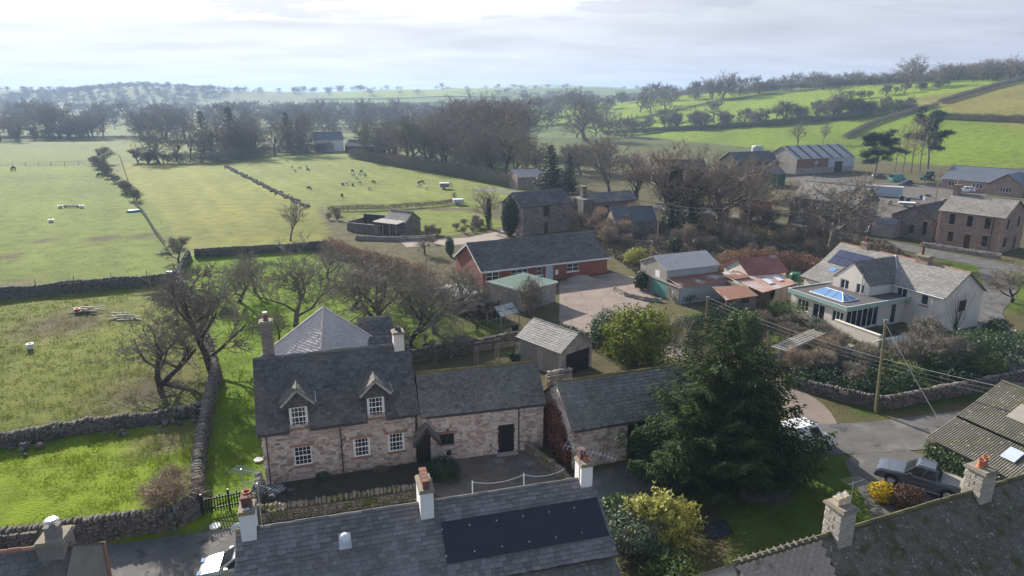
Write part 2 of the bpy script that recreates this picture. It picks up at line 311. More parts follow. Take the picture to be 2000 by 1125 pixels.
mat('leaf_grey', [(.06, .085, .055), (.10, .13, .085), (.16, .19, .13)], .6, .6, island=.6, trans=.15)
mat('leaf_hedge', [(.05, .085, .025), (.085, .125, .035), (.13, .16, .05)], .5, .65, island=.6, trans=.2)
mat('leaf_beech', [(.14, .075, .05), (.21, .12, .075), (.26, .165, .115)], .6, .8, island=.6, trans=.25)
mat('leaf_creeper', [(.13, .045, .035), (.20, .08, .055), (.26, .13, .09)], .6, .8, island=.6, trans=.2)
mat('leaf_brown', [(.07, .042, .03), (.11, .065, .045), (.15, .095, .065)], .6, .85, island=.6, trans=.15)
mat('scrub', [(.13, .105, .075), (.19, .155, .11), (.13, .14, .06)], .4, .95, island=.55)
mat('wool', [(.55, .50, .42), (.66, .62, .54)], 6, .95, .02, 30)
mat('wool_dark', [(.06, .045, .035), (.10, .075, .06)], 6, .95, .02, 30)
mat('horse_dark', [(.02, .017, .015), (.035, .03, .026)], 4, .7)
mat('wire', [(.38, .37, .34)], 2, .6)
mat('wire_dark', [(.03, .03, .03)], 2, .6)
# ---------------------------------------------------------------- ground and roads
def graded(a, b, fine0, fine1, step, grow):
    xs = list(np.arange(fine0, fine1 + step, step)); s = step
    while xs[-1] < b: s *= grow; xs.append(xs[-1] + s)
    s = step
    while xs[0] > a: s *= grow; xs.insert(0, xs[0] - s)
    return np.array(xs)
def inpoly(x, y, poly):
    r = np.zeros(x.shape, bool); n = len(poly)
    for i in range(n):
        x0, y0 = poly[i]; x1, y1 = poly[(i + 1) % n]
        if y0 == y1: continue
        c = (y0 > y) != (y1 > y); r ^= c & (x < (x1 - x0) * (y - y0) / (y1 - y0) + x0)
    return r
LAWN = [(-48, 27), (-30, 32.5), (-18.5, 35), (-20, 38), (-23.4, 47), (-25.2, 50.1), (-33, 47.3), (-38, 45.2), (-50, 42)]
STRIP = [(-19.5, 36.5), (-23, 46.3), (-27, 58), (-34, 72), (-47, 94), (-52, 107), (-34, 111), (-20, 93), (-6, 84), (-1, 72), (-10, 61), (-17, 50), (-16.4, 40.2), (-16, 36)]
FIELD_A = [(-25.2, 50.1), (-38, 45.2), (-70, 38), (-95, 70), (-65, 83), (-46.4, 90.3), (-34, 72), (-27, 58)]
FIELD_B = [(-65, 83), (-100, 66), (-230, 130), (-230, 250), (-186, 250), (-156, 256), (-119, 211), (-71, 140), (-60, 116), (-47, 94)]
FIELD_C = [(-52, 107.5), (-60, 119), (-71, 140), (-119, 211.5), (-150, 262), (-120.6, 262), (-45, 157), (-33, 122), (-34, 111)]
SHEEP = [(-120, 262), (-125, 300), (-70, 315), (-20, 250), (1.5, 202), (8, 190), (-8, 155), (-44.9, 156.8)]
PADDOCK = [(-43, 155), (-10, 152), (0, 135), (-12, 124), (-28, 128)]
FAR_L = [(-156, 258), (-400, 240), (-400, 430), (-205, 400), (-130, 320), (-121, 264)]
tints = [(LAWN, (.165, .225, .014)), (STRIP, (.125, .20, .014)), (FIELD_A, (.13, .15, .028)), (FIELD_B, (.135, .175, .032)), (FIELD_C, (.195, .205, .045)), (SHEEP, (.17, .20, .048)), (PADDOCK, (.15, .18, .04)), (FAR_L, (.13, .16, .045)),
         ([(12, 30), (26, 30), (26, 44), (14, 46)], (.09, .14, .03)), ([(20, 66), (36, 64), (34, 74), (20, 78)], (.07, .095, .025)), ([(28, 50), (48, 55), (48, 62), (30, 58)], (.06, .09, .025)), ([(56, 80), (90, 60), (95, 90), (66, 105)], (.10, .14, .03))]
SCRUB = [(-6, 70), (-34, 112), (-44, 155), (8, 192), (30, 260), (60, 330), (150, 255), (230, 200), (230, 90), (70, 20), (-10, 20), (-16, 44)]
def make_ground():
    xs = graded(-4200, 4200, -84, 84, 1.25, 1.035); ys = graded(-40, 4900, 22, 130, 1.25, 1.03)
    X, Y = np.meshgrid(xs, ys); x, y = X.ravel(), Y.ravel(); z = terrain(x, y)
    nv = np.array([mnoise.noise(Vector((a * .12, b * .12, 0))) * .10 + mnoise.noise(Vector((a * .55, b * .55, 3))) * .05 for a, b in zip(x, y)])
    soft = (inpoly(x, y, FIELD_A) | inpoly(x, y, FIELD_B) | inpoly(x, y, LAWN)).astype(float)
    z = z + nv * soft * np.where(inpoly(x, y, FIELD_B), .5, 1.5)
    col = np.zeros((len(x), 4)); col[:, 3] = 1
    s = (x - 160) * .911 + (y - 250) * .412
    base = np.where((s > 0)[:, None], np.array([[.145, .20, .022]]), np.array([[.10, .115, .05]]))
    far = y > 420; base = np.where((far & (s < 5))[:, None], np.array([[.10, .13, .05]]), base)
    fi = (np.floor(x / 170 + y / 400) + np.floor(y / 140) * 7).astype(int); k = ((np.abs(fi) * 2654435761) % 97 / 97.0)      # patchwork of far fields
    base = np.where((y > 420)[:, None], base * (.8 + .55 * k[:, None]), base)
    yel = (s > 0) & (x > 205 + (y - 250) * .15) & (y > 285) & (y < 420)
    base = np.where(yel[:, None], np.array([[.19, .175, .05]]), base)
    col[:, :3] = base
    stripes = 1 + .07 * np.sin((x * .86 + y * .5) * .9) + .05 * np.sin((x * .86 + y * .5) * .37)
    m = inpoly(x, y, SCRUB); col[m, :3] = (.105, .095, .055)
    for poly, c in tints: m = inpoly(x, y, poly); col[m, :3] = c
    fld = inpoly(x, y, FIELD_B) | inpoly(x, y, FIELD_C) | inpoly(x, y, SHEEP); big = np.array([mnoise.noise(Vector((a * .035, b * .035, 9))) for a, b in zip(x, y)])
    col[fld, :3] *= (stripes * (1 + .28 * big))[fld][:, None]; col[~fld, :3] *= (1 + .22 * big)[~fld][:, None]
    for (u, v, r, c) in ((200, 466, 2.4, (.09, .085, .04)), (280, 462, 2.4, (.09, .085, .04)), (90, 470, 2.2, (.10, .10, .045)), (20, 500, 2.0, (.10, .085, .05)), (130, 630, 5, (.11, .09, .06)), (300, 765, 4.2, (.085, .068, .05)), (330, 850, 2.2, (.17, .145, .085)), (20, 560, 3, (.12, .10, .06)), (850, 690, 3, (.08, .07, .045)), (700, 650, 5, (.09, .11, .03)), (900, 640, 5, (.09, .105, .035))):
        p = P(u, v); d = np.hypot(x - p.x, (y - p.y) * .8) + nv * 14; k = np.clip(1.4 - d / r, 0, 1)[:, None]; col[:, :3] = col[:, :3] * (1 - k) + np.array(c) * k
    nx, ny = len(xs), len(ys); i = np.arange((ny - 1) * (nx - 1)); r_, c_ = i // (nx - 1), i % (nx - 1); a = r_ * nx + c_
    me = mesh_np('ground', np.stack([x, y, z], 1), np.stack([a, a + 1, a + nx + 1, a + nx], 1), 'grass', True)
    ca = me.color_attributes.new('tint', 'FLOAT_COLOR', 'POINT'); ca.data.foreach_set('color', col.astype(np.float32).ravel())
    tag(obj('ground', me), kind='structure')
make_ground()
def gz(x, y): return float(terrain(x, y))
def sheet(name, pts, m, z, kind='structure'):
    mb = MB(); mb.poly([(a, b, z + gz(a, b)) for a, b in pts]); return tag(mb.build(name, m), kind=kind)
def ribbon(pts, wd):
    L_, R_ = [], []
    for i, p in enumerate(pts):
        a = Vector(pts[max(i - 1, 0)]); b = Vector(pts[min(i + 1, len(pts) - 1)]); d = (b - a).normalized(); n = Vector((-d.y, d.x)); ww = wd[i] if isinstance(wd, (list, tuple)) else wd
        L_.append(Vector(p) + n * ww / 2); R_.append(Vector(p) - n * ww / 2)
    return L_, R_
def smooth_line(pts, n=6):
    out = []; P_ = [Vector(p) for p in pts]
    for i in range(len(P_) - 1):
        p0, p1, p2, p3 = P_[max(i - 1, 0)], P_[i], P_[i + 1], P_[min(i + 2, len(P_) - 1)]
        for k in range(n):
            t = k / n; out.append(.5 * ((2 * p1) + (p2 - p0) * t + (2 * p0 - 5 * p1 + 4 * p2 - p3) * t * t + (3 * p1 - p0 - 3 * p2 + p3) * t ** 3))
    return out + [P_[-1]]
def road(name, pts, wd, m, z):
    pts = smooth_line(pts); L_, R_ = ribbon(pts, wd); mb = MB()
    for i in range(len(pts) - 1):
        mb.poly([(q.x, q.y, z + gz(q.x, q.y)) for q in (R_[i], R_[i + 1], L_[i + 1], L_[i])])
    return tag(mb.build(name, m), kind='structure')
road('lane', [(-60, 22), (-30, 29.8), (-17, 33), (-4, 36.2), (6, 39.3), (14, 43.6), (22, 46.2), (30, 47.2), (44, 51), (60, 56), (90, 62)], 4.6, 'asphalt', .034)
road('track', [(23.5, 47.6), (24.2, 53), (21, 60), (15.5, 66), (12, 72)], 3.6, 'track', .03)
road('village_road', [(-10, 190), (20, 166), (44, 148), (58, 130), (66.5, 114.5), (73, 102), (84, 90), (100, 80)], 5.2, 'asphalt', .034)
road('road_branch', [(73, 101), (64, 86), (57, 78.5), (52, 68), (47, 55)], 3.6, 'asphalt', .030)
sheet('driveway', [(22, 36), (30, 32.5), (34, 40), (27, 46.5), (23.5, 43)], 'asphalt', .026)
sheet('yard', [(5.2, 71), (6.6, 91.5), (15, 96.5), (19, 92), (18.4, 84), (15.2, 77.5), (11.5, 70)], 'concrete', .02)
sheet('yard_apron', [(64, 128), (70, 122), (110, 150), (132, 196), (100, 205), (76, 165)], 'yard_dirt', .02)
sheet('farm_yard', [(75, 206), (104, 204), (118, 218), (96, 222)], 'yard_dirt', .024)
sheet('courtyard', [(-5.2, 43.4), (.4, 44.9), (2.6, 43.8), (3.3, 40.0), (-3.6, 38.0), (-5.2, 39.2)], 'pavers', .03)
sheet('flower_bed', [(-15.9, 36.7), (-6.2, 39.2), (-5.4, 43.1), (-6.4, 43.0), (-16.2, 40.1)], 'soil', .06)
sheet('garden_path', [(-20, 119), (-8, 122), (2, 133), (8, 140), (9, 136), (2, 126), (-5, 117), (-18, 114)], 'gravel', .02)
# ---------------------------------------------------------------- pieces: stones, slates
def unit_stone(i):
    r = random.Random(i); j = lambda a: r.uniform(-a, a); v = []
    for y, k in ((0, .5), (-1, .42)):
        for (a, b) in ((-1, -1), (1, -1), (1, 1), (-1, 1)): v.append((a * k + j(.05), y * (1 + j(.2)) if y else 0, b * k + j(.06)))
    return v, [(4, 5, 6, 7), (0, 1, 5, 4), (1, 2, 6, 5), (2, 3, 7, 6), (3, 0, 4, 7)]
def unit_rock(i):
    r = random.Random(i + 50); v = []; f = []
    for z, k in ((-.5, .8), (-.1, 1.), (.3, .92), (.5, .55)):
        for q in range(6):
            a = q * math.pi / 3 + r.uniform(-.25, .25); rr = .5 * k * r.uniform(.82, 1.12); v.append((rr * math.cos(a), rr * math.sin(a), z + r.uniform(-.06, .06)))
    for l in range(3):
        for q in range(6): f.append((l * 6 + q, l * 6 + (q + 1) % 6, l * 6 + 6 + (q + 1) % 6, l * 6 + 6 + q))
    f.append(tuple(range(18, 24))); return v, f
def unit_slate(i):
    r = random.Random(i + 90); j = lambda a: r.uniform(-a, a)
    v = [(-.5, 1, 0), (.5, 1, 0), (.5 + j(.02), j(.05), 0), (-.5 + j(.02), j(.05), 0)]; v += [(x, y, 1) for x, y, z in v]
    return v, [(4, 7, 6, 5), (3, 2, 6, 7), (0, 3, 7, 4), (2, 1, 5, 6)]
def unit_box(i):
    mb = MB().box(-.5, .5, -.5, .5, -.5, .5); return mb.v, mb.f
def unit_ridge(i):
    v = []
    for x in (-.5, .5):
        for a in (0, .25, .5, .75, 1): t = math.pi * a; v.append((x, .5 * math.cos(t), math.sin(t)))
    f = [(k, k + 1, k + 6, k + 5) for k in range(4)] + [(0, 1, 2, 3, 4), (9, 8, 7, 6, 5)]
    return v, f
def unit_diamond(i): return [(-.5, .5, 0), (.5, .5, 0), (0, 0, 0), (0, 1, 0), (.06, .42, 1)], [(0, 2, 4), (2, 1, 4), (1, 3, 4), (3, 0, 4)]
UNITS = {'diamond': unit_diamond, 'stone': unit_stone, 'rock': unit_rock, 'slate': unit_slate, 'box': unit_box, 'ridge': unit_ridge}
_um = {}
def pieces(parent, name, kind, mats, m, maxobj=0, joined=None, nvar=5):
    """mats: local 4x4 matrices, the ones that show largest first; the first maxobj become parts, the rest one joined part."""
    data = [UNITS[kind](i) for i in range(nvar)]
    for i, T in enumerate(mats[:maxobj]):
        key = (kind, i % nvar, m)
        if key not in _um: _um[key] = mesh_from(kind, *data[i % nvar], m)
        obj(name, _um[key], parent, T)
    rest = mats[maxobj:]
    if rest:
        vs_, fs_, off = [], [], 0; A = np.array([[list(r) for r in T] for T in rest])
        for q in range(nvar):
            B_ = A[q::nvar]
            if not len(B_): continue
            v = np.array(data[q][0]); v = np.concatenate([v, np.ones((len(v), 1))], 1)
            W_ = np.einsum('kij,nj->kni', B_, v)[:, :, :3].reshape(-1, 3); vs_.append(W_)
            for k in range(len(B_)):
                fs_ += [tuple(off + k * len(v) + a for a in f) for f in data[q][1]]
            off += len(W_)
        o = obj(joined or name + '_courses', mesh_from(name, np.concatenate(vs_), fs_, m), parent); o['kind'] = 'stuff'
def basis(O, X, Y, Z): 
    T = Matrix.Identity(4)
    for i, c in enumerate((X, Y, Z, O)):
        for r in range(3): T[r][i] = c[r]
    return T
def slate_mats(O, ex, ey, wid, hei, g, sw, th=.03, inside=None, rnd=random):
    O, ex, ey = Vector(O), Vector(ex).normalized(), Vector(ey).normalized(); n = ex.cross(ey)
    if n.z < 0: n = -n
    out = []; rows = max(1, int(round(hei / g))); g = hei / rows
    for r in range(rows):
        x = -rnd.uniform(0, sw) if r % 2 else -rnd.uniform(0, sw * .5)
        while x < wid:
            ww = sw * rnd.uniform(.7, 1.3); a, b = max(x, 0), min(x + ww, wid); x += ww
            if b - a < .05: continue
            c = (a + b) / 2
            if inside and not inside(c, (r + .5) * g): continue
            y = r * g + rnd.uniform(-.012, .012); dy = ey * (g * 1.25) - n * .04
            p = O + ex * c + ey * y + n * (.03 + rnd.uniform(0, .018))
            tw = ex + ey * rnd.uniform(-.012, .012)
            out.append((p, basis(p, tw * (b - a - .012), dy, n * th)))
    return out
def rubble_mats(O, U, N_in, length, height, openings=(), gable=None, hs=(.10, .21), ws=(.15, .46), pro=(.012, .05), rnd=random):
    O, U, N_in = Vector(O), Vector(U).normalized(), Vector(N_in).normalized(); out = []; z = .0; top = gable or height
    while z < top - .06:
        h = rnd.uniform(*hs); x0, x1 = 0., length
        if gable and z + h / 2 > height: k = (z + h - height) / (top - height); x0, x1 = length / 2 * k, length * (1 - k / 2)
        if z < height < z + h: h = max(.08, height - z) if gable is None else h
        if gable is None and z + h > height: h = height - z
        x = x0
        while x < x1 - .08:
            ww = min(rnd.uniform(*ws), x1 - x)
            for (a, b, c, d) in openings:
                if z + h > c + .02 and z < d - .02:
                    if x < a < x + ww: ww = a - x
                    elif a - .01 <= x < b: x = b; ww = min(rnd.uniform(*ws), x1 - x)
            if ww > .06:
                p = O + U * (x + ww / 2) + Vector((0, 0, z + h / 2))
                out.append((p, basis(p, U * (ww - .012), N_in * rnd.uniform(*pro), Vector((0, 0, h - .012)))))
            x += max(ww, .02)
        z += h
    return out
def nearest(root_mat, lst):
    c = Vector((0, 0, CAM_H)); inv = root_mat
    return [T for p, T in sorted(lst, key=lambda q: (inv @ q[0] - c).length)]
# ---------------------------------------------------------------- building kit
def panel(mb, O, U, N_in, length, height, openings=(), gable=None, depth=.16, mi=0):
    O, U, N_in = Vector(O), Vector(U), Vector(N_in); Z = Vector((0, 0, 1))
    xs = sorted({0, length, *[q for o in openings for q in o[:2]]}); zs = sorted({0, height, *[q for o in openings for q in o[2:4]]})
    for i in range(len(xs) - 1):
        for j in range(len(zs) - 1):
            cx, cz = (xs[i] + xs[i + 1]) / 2, (zs[j] + zs[j + 1]) / 2
            if any(o[0] < cx < o[1] and o[2] < cz < o[3] for o in openings): continue
            q = [(xs[i], zs[j]), (xs[i + 1], zs[j]), (xs[i + 1], zs[j + 1]), (xs[i], zs[j + 1])]
            mb.poly([O + U * a + Z * b for a, b in q], mi, [tuple(p) for p in q])
    for o in openings:
        a, b, c, d = o[:4]; q = [(a, c), (b, c), (b, d), (a, d)]
        for k in range(4):
            (p, r), (s, t) = q[k], q[(k + 1) % 4]; A, B = O + U * p + Z * r, O + U * s + Z * t
            mb.poly([A, B, B + N_in * depth, A + N_in * depth], mi, [(p, r), (s, t), (s + .1, t), (p + .1, r)])
    if gable: mb.poly([O + Z * height, O + U * length + Z * height, O + U * (length / 2) + Z * gable], mi, [(0, height), (length, height), (length / 2, gable)])
def window(root, T, w_, h_, kind='sash', frame='white_paint', nx=2, nz=1, curtain=False, sill=None, lintel=None, sw=.07):
    """T: origin bottom-left of the opening on the wall face, x along the wall, y inwards, z up."""
    mb = MB(); y0, y1 = .07, .13
    if kind == 'sash': fr = .075; nx, nz = nx, nz
    else: fr = sw
    mb.box(0, fr, y0, y1, 0, h_); mb.box(w_ - fr, w_, y0, y1, 0, h_); mb.box(fr, w_ - fr, y0, y1, 0, fr); mb.box(fr, w_ - fr, y0, y1, h_ - fr, h_)
    if kind == 'sash':
        mb.box(fr, w_ - fr, y0 + .005, y1, h_ / 2 - .03, h_ / 2 + .03)
        for k in range(1, nx): x = fr + (w_ - 2 * fr) * k / nx; mb.box(x - .014, x + .014, y0 + .015, y1 - .004, fr, h_ - fr)
        for k in (.25, .75): mb.box(fr, w_ - fr, y0 + .018, y1 - .006, h_ * k - .014, h_ * k + .014)
    else:
        for k in range(1, nx): x = w_ * k / nx; mb.box(x - fr * .55, x + fr * .55, y0 + .004, y1 - .003, fr, h_ - fr)
        for k in range(1, nz): z = h_ * (k / nz if nz > 1 else .7); mb.box(fr, w_ - fr, y0 + .006, y1 - .005, z - .03, z + .03)
    win = obj('window', mb.mesh('window', frame), root, T)
    g = MB(); g.poly([(fr * .5, .112, fr * .5), (w_ - fr * .5, .112, fr * .5), (w_ - fr * .5, .112, h_ - fr * .5), (fr * .5, .112, h_ - fr * .5)]); g.build('pane', 'glass', win)
    if curtain:
        for a, b in ((fr, w_ * .15), (w_ * .85, w_ - fr)): g = MB(); g.poly([(a, .106, fr), (b, .106, fr), (b, .106, h_ - fr), (a, .106, h_ - fr)]); g.build('curtain', 'curtain', win)
    if sill: MB().box(-.1, w_ + .1, -.09, .05, -.13, -.005).build('sill', sill, win)
    if lintel: MB().box(-.22, w_ + .22, -.05, .05, h_ + .01, h_ + .22).build('lintel', lintel, win)
    return win
def door(root, T, w_, h_, m='dark_door', frame=None, boards=5, handle=True):
    mb = MB()
    for k in range(boards): a, b = w_ * k / boards, w_ * (k + 1) / boards; mb.box(a + .006, b - .006, .07, .11, 0, h_)
    mb.box(0, w_, .105, .13, 0, h_); d = obj('door', mb.mesh('door', m), root, T)
    if handle: MB().box(w_ * .84, w_ * .9, .03, .07, h_ * .47, h_ * .53).build('handle', 'metal_dark', d)
    if frame:
        f = MB(); f.box(-.08, 0, -.02, .08, 0, h_ + .08); f.box(w_, w_ + .08, -.02, .08, 0, h_ + .08); f.box(0, w_, -.02, .08, h_, h_ + .08); f.build('door_frame', frame, d)
    return d
def chimney(root, x, y, z0, w_, d_, h_, m, pots=(), cap='cap_lichen', capH=.16, rz=0, blocks=None, flare=.09, inner=None):
    T = Matrix.Translation((x, y, z0)) @ Matrix.Rotation(rz, 4, 'Z')
    mb = MB().box(-w_ / 2, w_ / 2, -d_ / 2, d_ / 2, 0, h_)
    fu = [(0, 0), (w_, 0), (w_, h_), (0, h_)]
    for i in range(4): mb.uv[i * 4:i * 4 + 4] = fu
    c = obj('chimney', mb.mesh('chimney', m), root, T)
    if blocks: pieces(c, 'block', 'stone', blocks(w_, d_, h_), 'split_block', 200)
    k = MB().box(-w_ / 2 - flare, w_ / 2 + flare, -d_ / 2 - flare, d_ / 2 + flare, h_, h_ + capH * .6); k.box(-w_ / 2 - flare * .3, w_ / 2 + flare * .3, -d_ / 2 - flare * .3, d_ / 2 + flare * .3, h_ + capH * .6, h_ + capH)
    k.build('chimney_cap', cap, c)
    for (px, py, ph, pr, pm, kind) in pots:
        q = MB(); zz = h_ + capH
        if kind == 'square': q.box(px - pr, px + pr, py - pr, py + pr, zz, zz + ph); q.box(px - pr * 1.15, px + pr * 1.15, py - pr * 1.15, py + pr * 1.15, zz + ph * .8, zz + ph * .95)
        else:
            q.lathe([(pr * 1.1, zz), (pr * 1.1, zz + .05), (pr * .85, zz + .08), (pr * .8, zz + ph * .85), (pr * 1.05, zz + ph * .9), (pr * 1.05, zz + ph), (pr * .75, zz + ph), (pr * .7, zz + ph - .2)], (px, py, 0), 12)
        po = q.build('chimney_pot', pm, c)
    return c
def wall_top(W, e, r, o): return e + o * (r - e) / (W / 2 + o)
class Bld:
    def __init__(s, name, label, cat, x, y, a, L, W, e, r, o=.3, group=None, z=0):
        s.root = empty(name, (x, y, z), R(a), label, cat, group); s.L, s.W, s.e, s.r, s.o = L, W, e, r, o
        s.wt = wall_top(W, e, r, o) if r > e else e; s.mw = Matrix.Translation((x, y, z)) @ Matrix.Rotation(R(a), 4, 'Z')
        s.open = {k: [] for k in 'FBLR'}
    def face(s, k):
        L, W = s.L, s.W
        return {'F': ((0, 0, 0), (1, 0, 0), (0, 1, 0), L), 'B': ((L, W, 0), (-1, 0, 0), (0, -1, 0), L), 'L': ((0, W, 0), (0, -1, 0), (1, 0, 0), W), 'R': ((L, 0, 0), (0, 1, 0), (-1, 0, 0), W)}[k]
    def T(s, k, x, z):
        O, U, N_, n = s.face(k); O, U, N_ = Vector(O), Vector(U), Vector(N_); return basis(O + U * x + Vector((0, 0, z)), U, N_, Vector((0, 0, 1)))
    def win(s, k, x, z, w_, h_, **kw): s.open[k].append((x, x + w_, z, z + h_)); return window(s.root, s.T(k, x, z), w_, h_, **kw)
    def door(s, k, x, w_, h_, z=.03, **kw): s.open[k].append((x, x + w_, 0, z + h_)); return door(s.root, s.T(k, x, z), w_, h_, **kw)
    def hole(s, k, x0, x1, z0, z1): s.open[k].append((x0, x1, z0, z1))
    def walls(s, m, faces='FBLR', depth=.16, floor=True):
        mb = MB()
        for k in faces:
            O, U, N_, n = s.face(k); g = None
            if k in 'LR' and s.r > s.e: g = s.r - .06
            panel(mb, O, U, N_, n, s.wt - .04, s.open[k], g, depth)
        s.wall = mb.build('wall', m, s.root); return s.wall
    def stones(s, faces, m, maxobj=300, **kw):
        lst = []
        for k in faces:
            O, U, N_, n = s.face(k); g = s.r - .1 if (k in 'LR' and s.r > s.e) else None
            lst += rubble_mats(O, U, N_, n, s.wt - .06, s.open[k], g, **kw)
        pieces(s.wall, 'stone', 'stone', nearest(s.mw, lst), m, maxobj)
    def roof(s, m, th=.09, cuts=(), front_only=False, ridge='ridge_stone', ridge_n=True, maxridge=60, o2=None):
        L, W, e, r, o = s.L, s.W, s.e, s.r, s.o; ov = s.o if o2 is None else o2; mb = MB(); s.ov = ov
        segs = [(-ov, L + ov, -o)]
        for (a, b, t) in cuts:
            new = []
            for (p, q, tt) in segs:
                if p < a and b < q: new += [(p, a, tt), (a, b, t), (b, q, tt)]
                else: new.append((p, q, tt))
            segs = new
        zz = lambda t: e + (t + o) * (r - e) / (W / 2 + o)
        for (a, b, t) in segs: mb.slab([(a, t, zz(t)), (b, t, zz(t)), (b, W / 2, r), (a, W / 2, r)], th)
        mb.slab([(L + ov, W + o, e), (-ov, W + o, e), (-ov, W / 2, r), (L + ov, W / 2, r)], th)
        s.rf = mb.build('roof', m, s.root)
        if ridge:
            n = max(2, int((L + 2 * ov) / .5)); d = (L + 2 * ov) / n
            pieces(s.rf, 'ridge_tile', 'ridge', [basis(Vector((-ov + d * (k + .5), W / 2, r - .06)), Vector((d * .985, 0, 0)), Vector((0, .30 + random.uniform(-.02, .02), 0)), Vector((0, 0, .16 + random.uniform(-.015, .015)))) for k in range(n)], ridge, maxridge, nvar=1)
        return s.rf
    def slates(s, m, g=.22, sw=.3, maxobj=0, skip=None, back=False):
        L, W, e, r, o, ov = s.L, s.W, s.e, s.r, s.o, s.ov; ey = Vector((0, W / 2 + o, r - e)); hgt = ey.length
        def ins(x, y):
            if skip is None: return True
            return not skip(x - ov, y / hgt * (W / 2 + o) - o)
        l = slate_mats((-ov, -o, e), (1, 0, 0), ey, L + 2 * ov, hgt - .05, g, sw, inside=ins)
        if back: l += slate_mats((-ov, W + o, e), (1, 0, 0), (0, -(W / 2 + o), r - e), L + 2 * ov, hgt - .05, g, sw)
        pieces(s.rf, 'slate', 'slate', nearest(s.mw, l), m, maxobj)
def gutter(root, x0, x1, y, z, m='metal_dark', downs=(), zb=0):
    g = MB().tube([(x0, y, z), (x1, y, z)], .06, 6); g.build('gutter', m, root)
    for x in downs: MB().tube([(x, y + .02, z), (x, y + .16, z - .25), (x, y + .16, zb)], .045, 6).build('downpipe', m, root)
def corrugated(mb, q, pitch=.18, amp=.03, mi=0):    # q: eave-left, eave-right, ridge-right, ridge-left ; ribs run up the slope
    q = [Vector(p) for p in q]; n = max(4, int((q[1] - q[0]).length / pitch) * 2); nn = (q[1] - q[0]).cross(q[3] - q[0]).normalized()
    if nn.z < 0: nn = -nn
    for k in range(n):
        a, b = k / n, (k + 1) / n; ha, hb = amp * (k % 2), amp * ((k + 1) % 2)
        mb.poly([q[0].lerp(q[1], a) + nn * ha, q[0].lerp(q[1], b) + nn * hb, q[3].lerp(q[2], b) + nn * hb, q[3].lerp(q[2], a) + nn * ha], mi)
    return mb
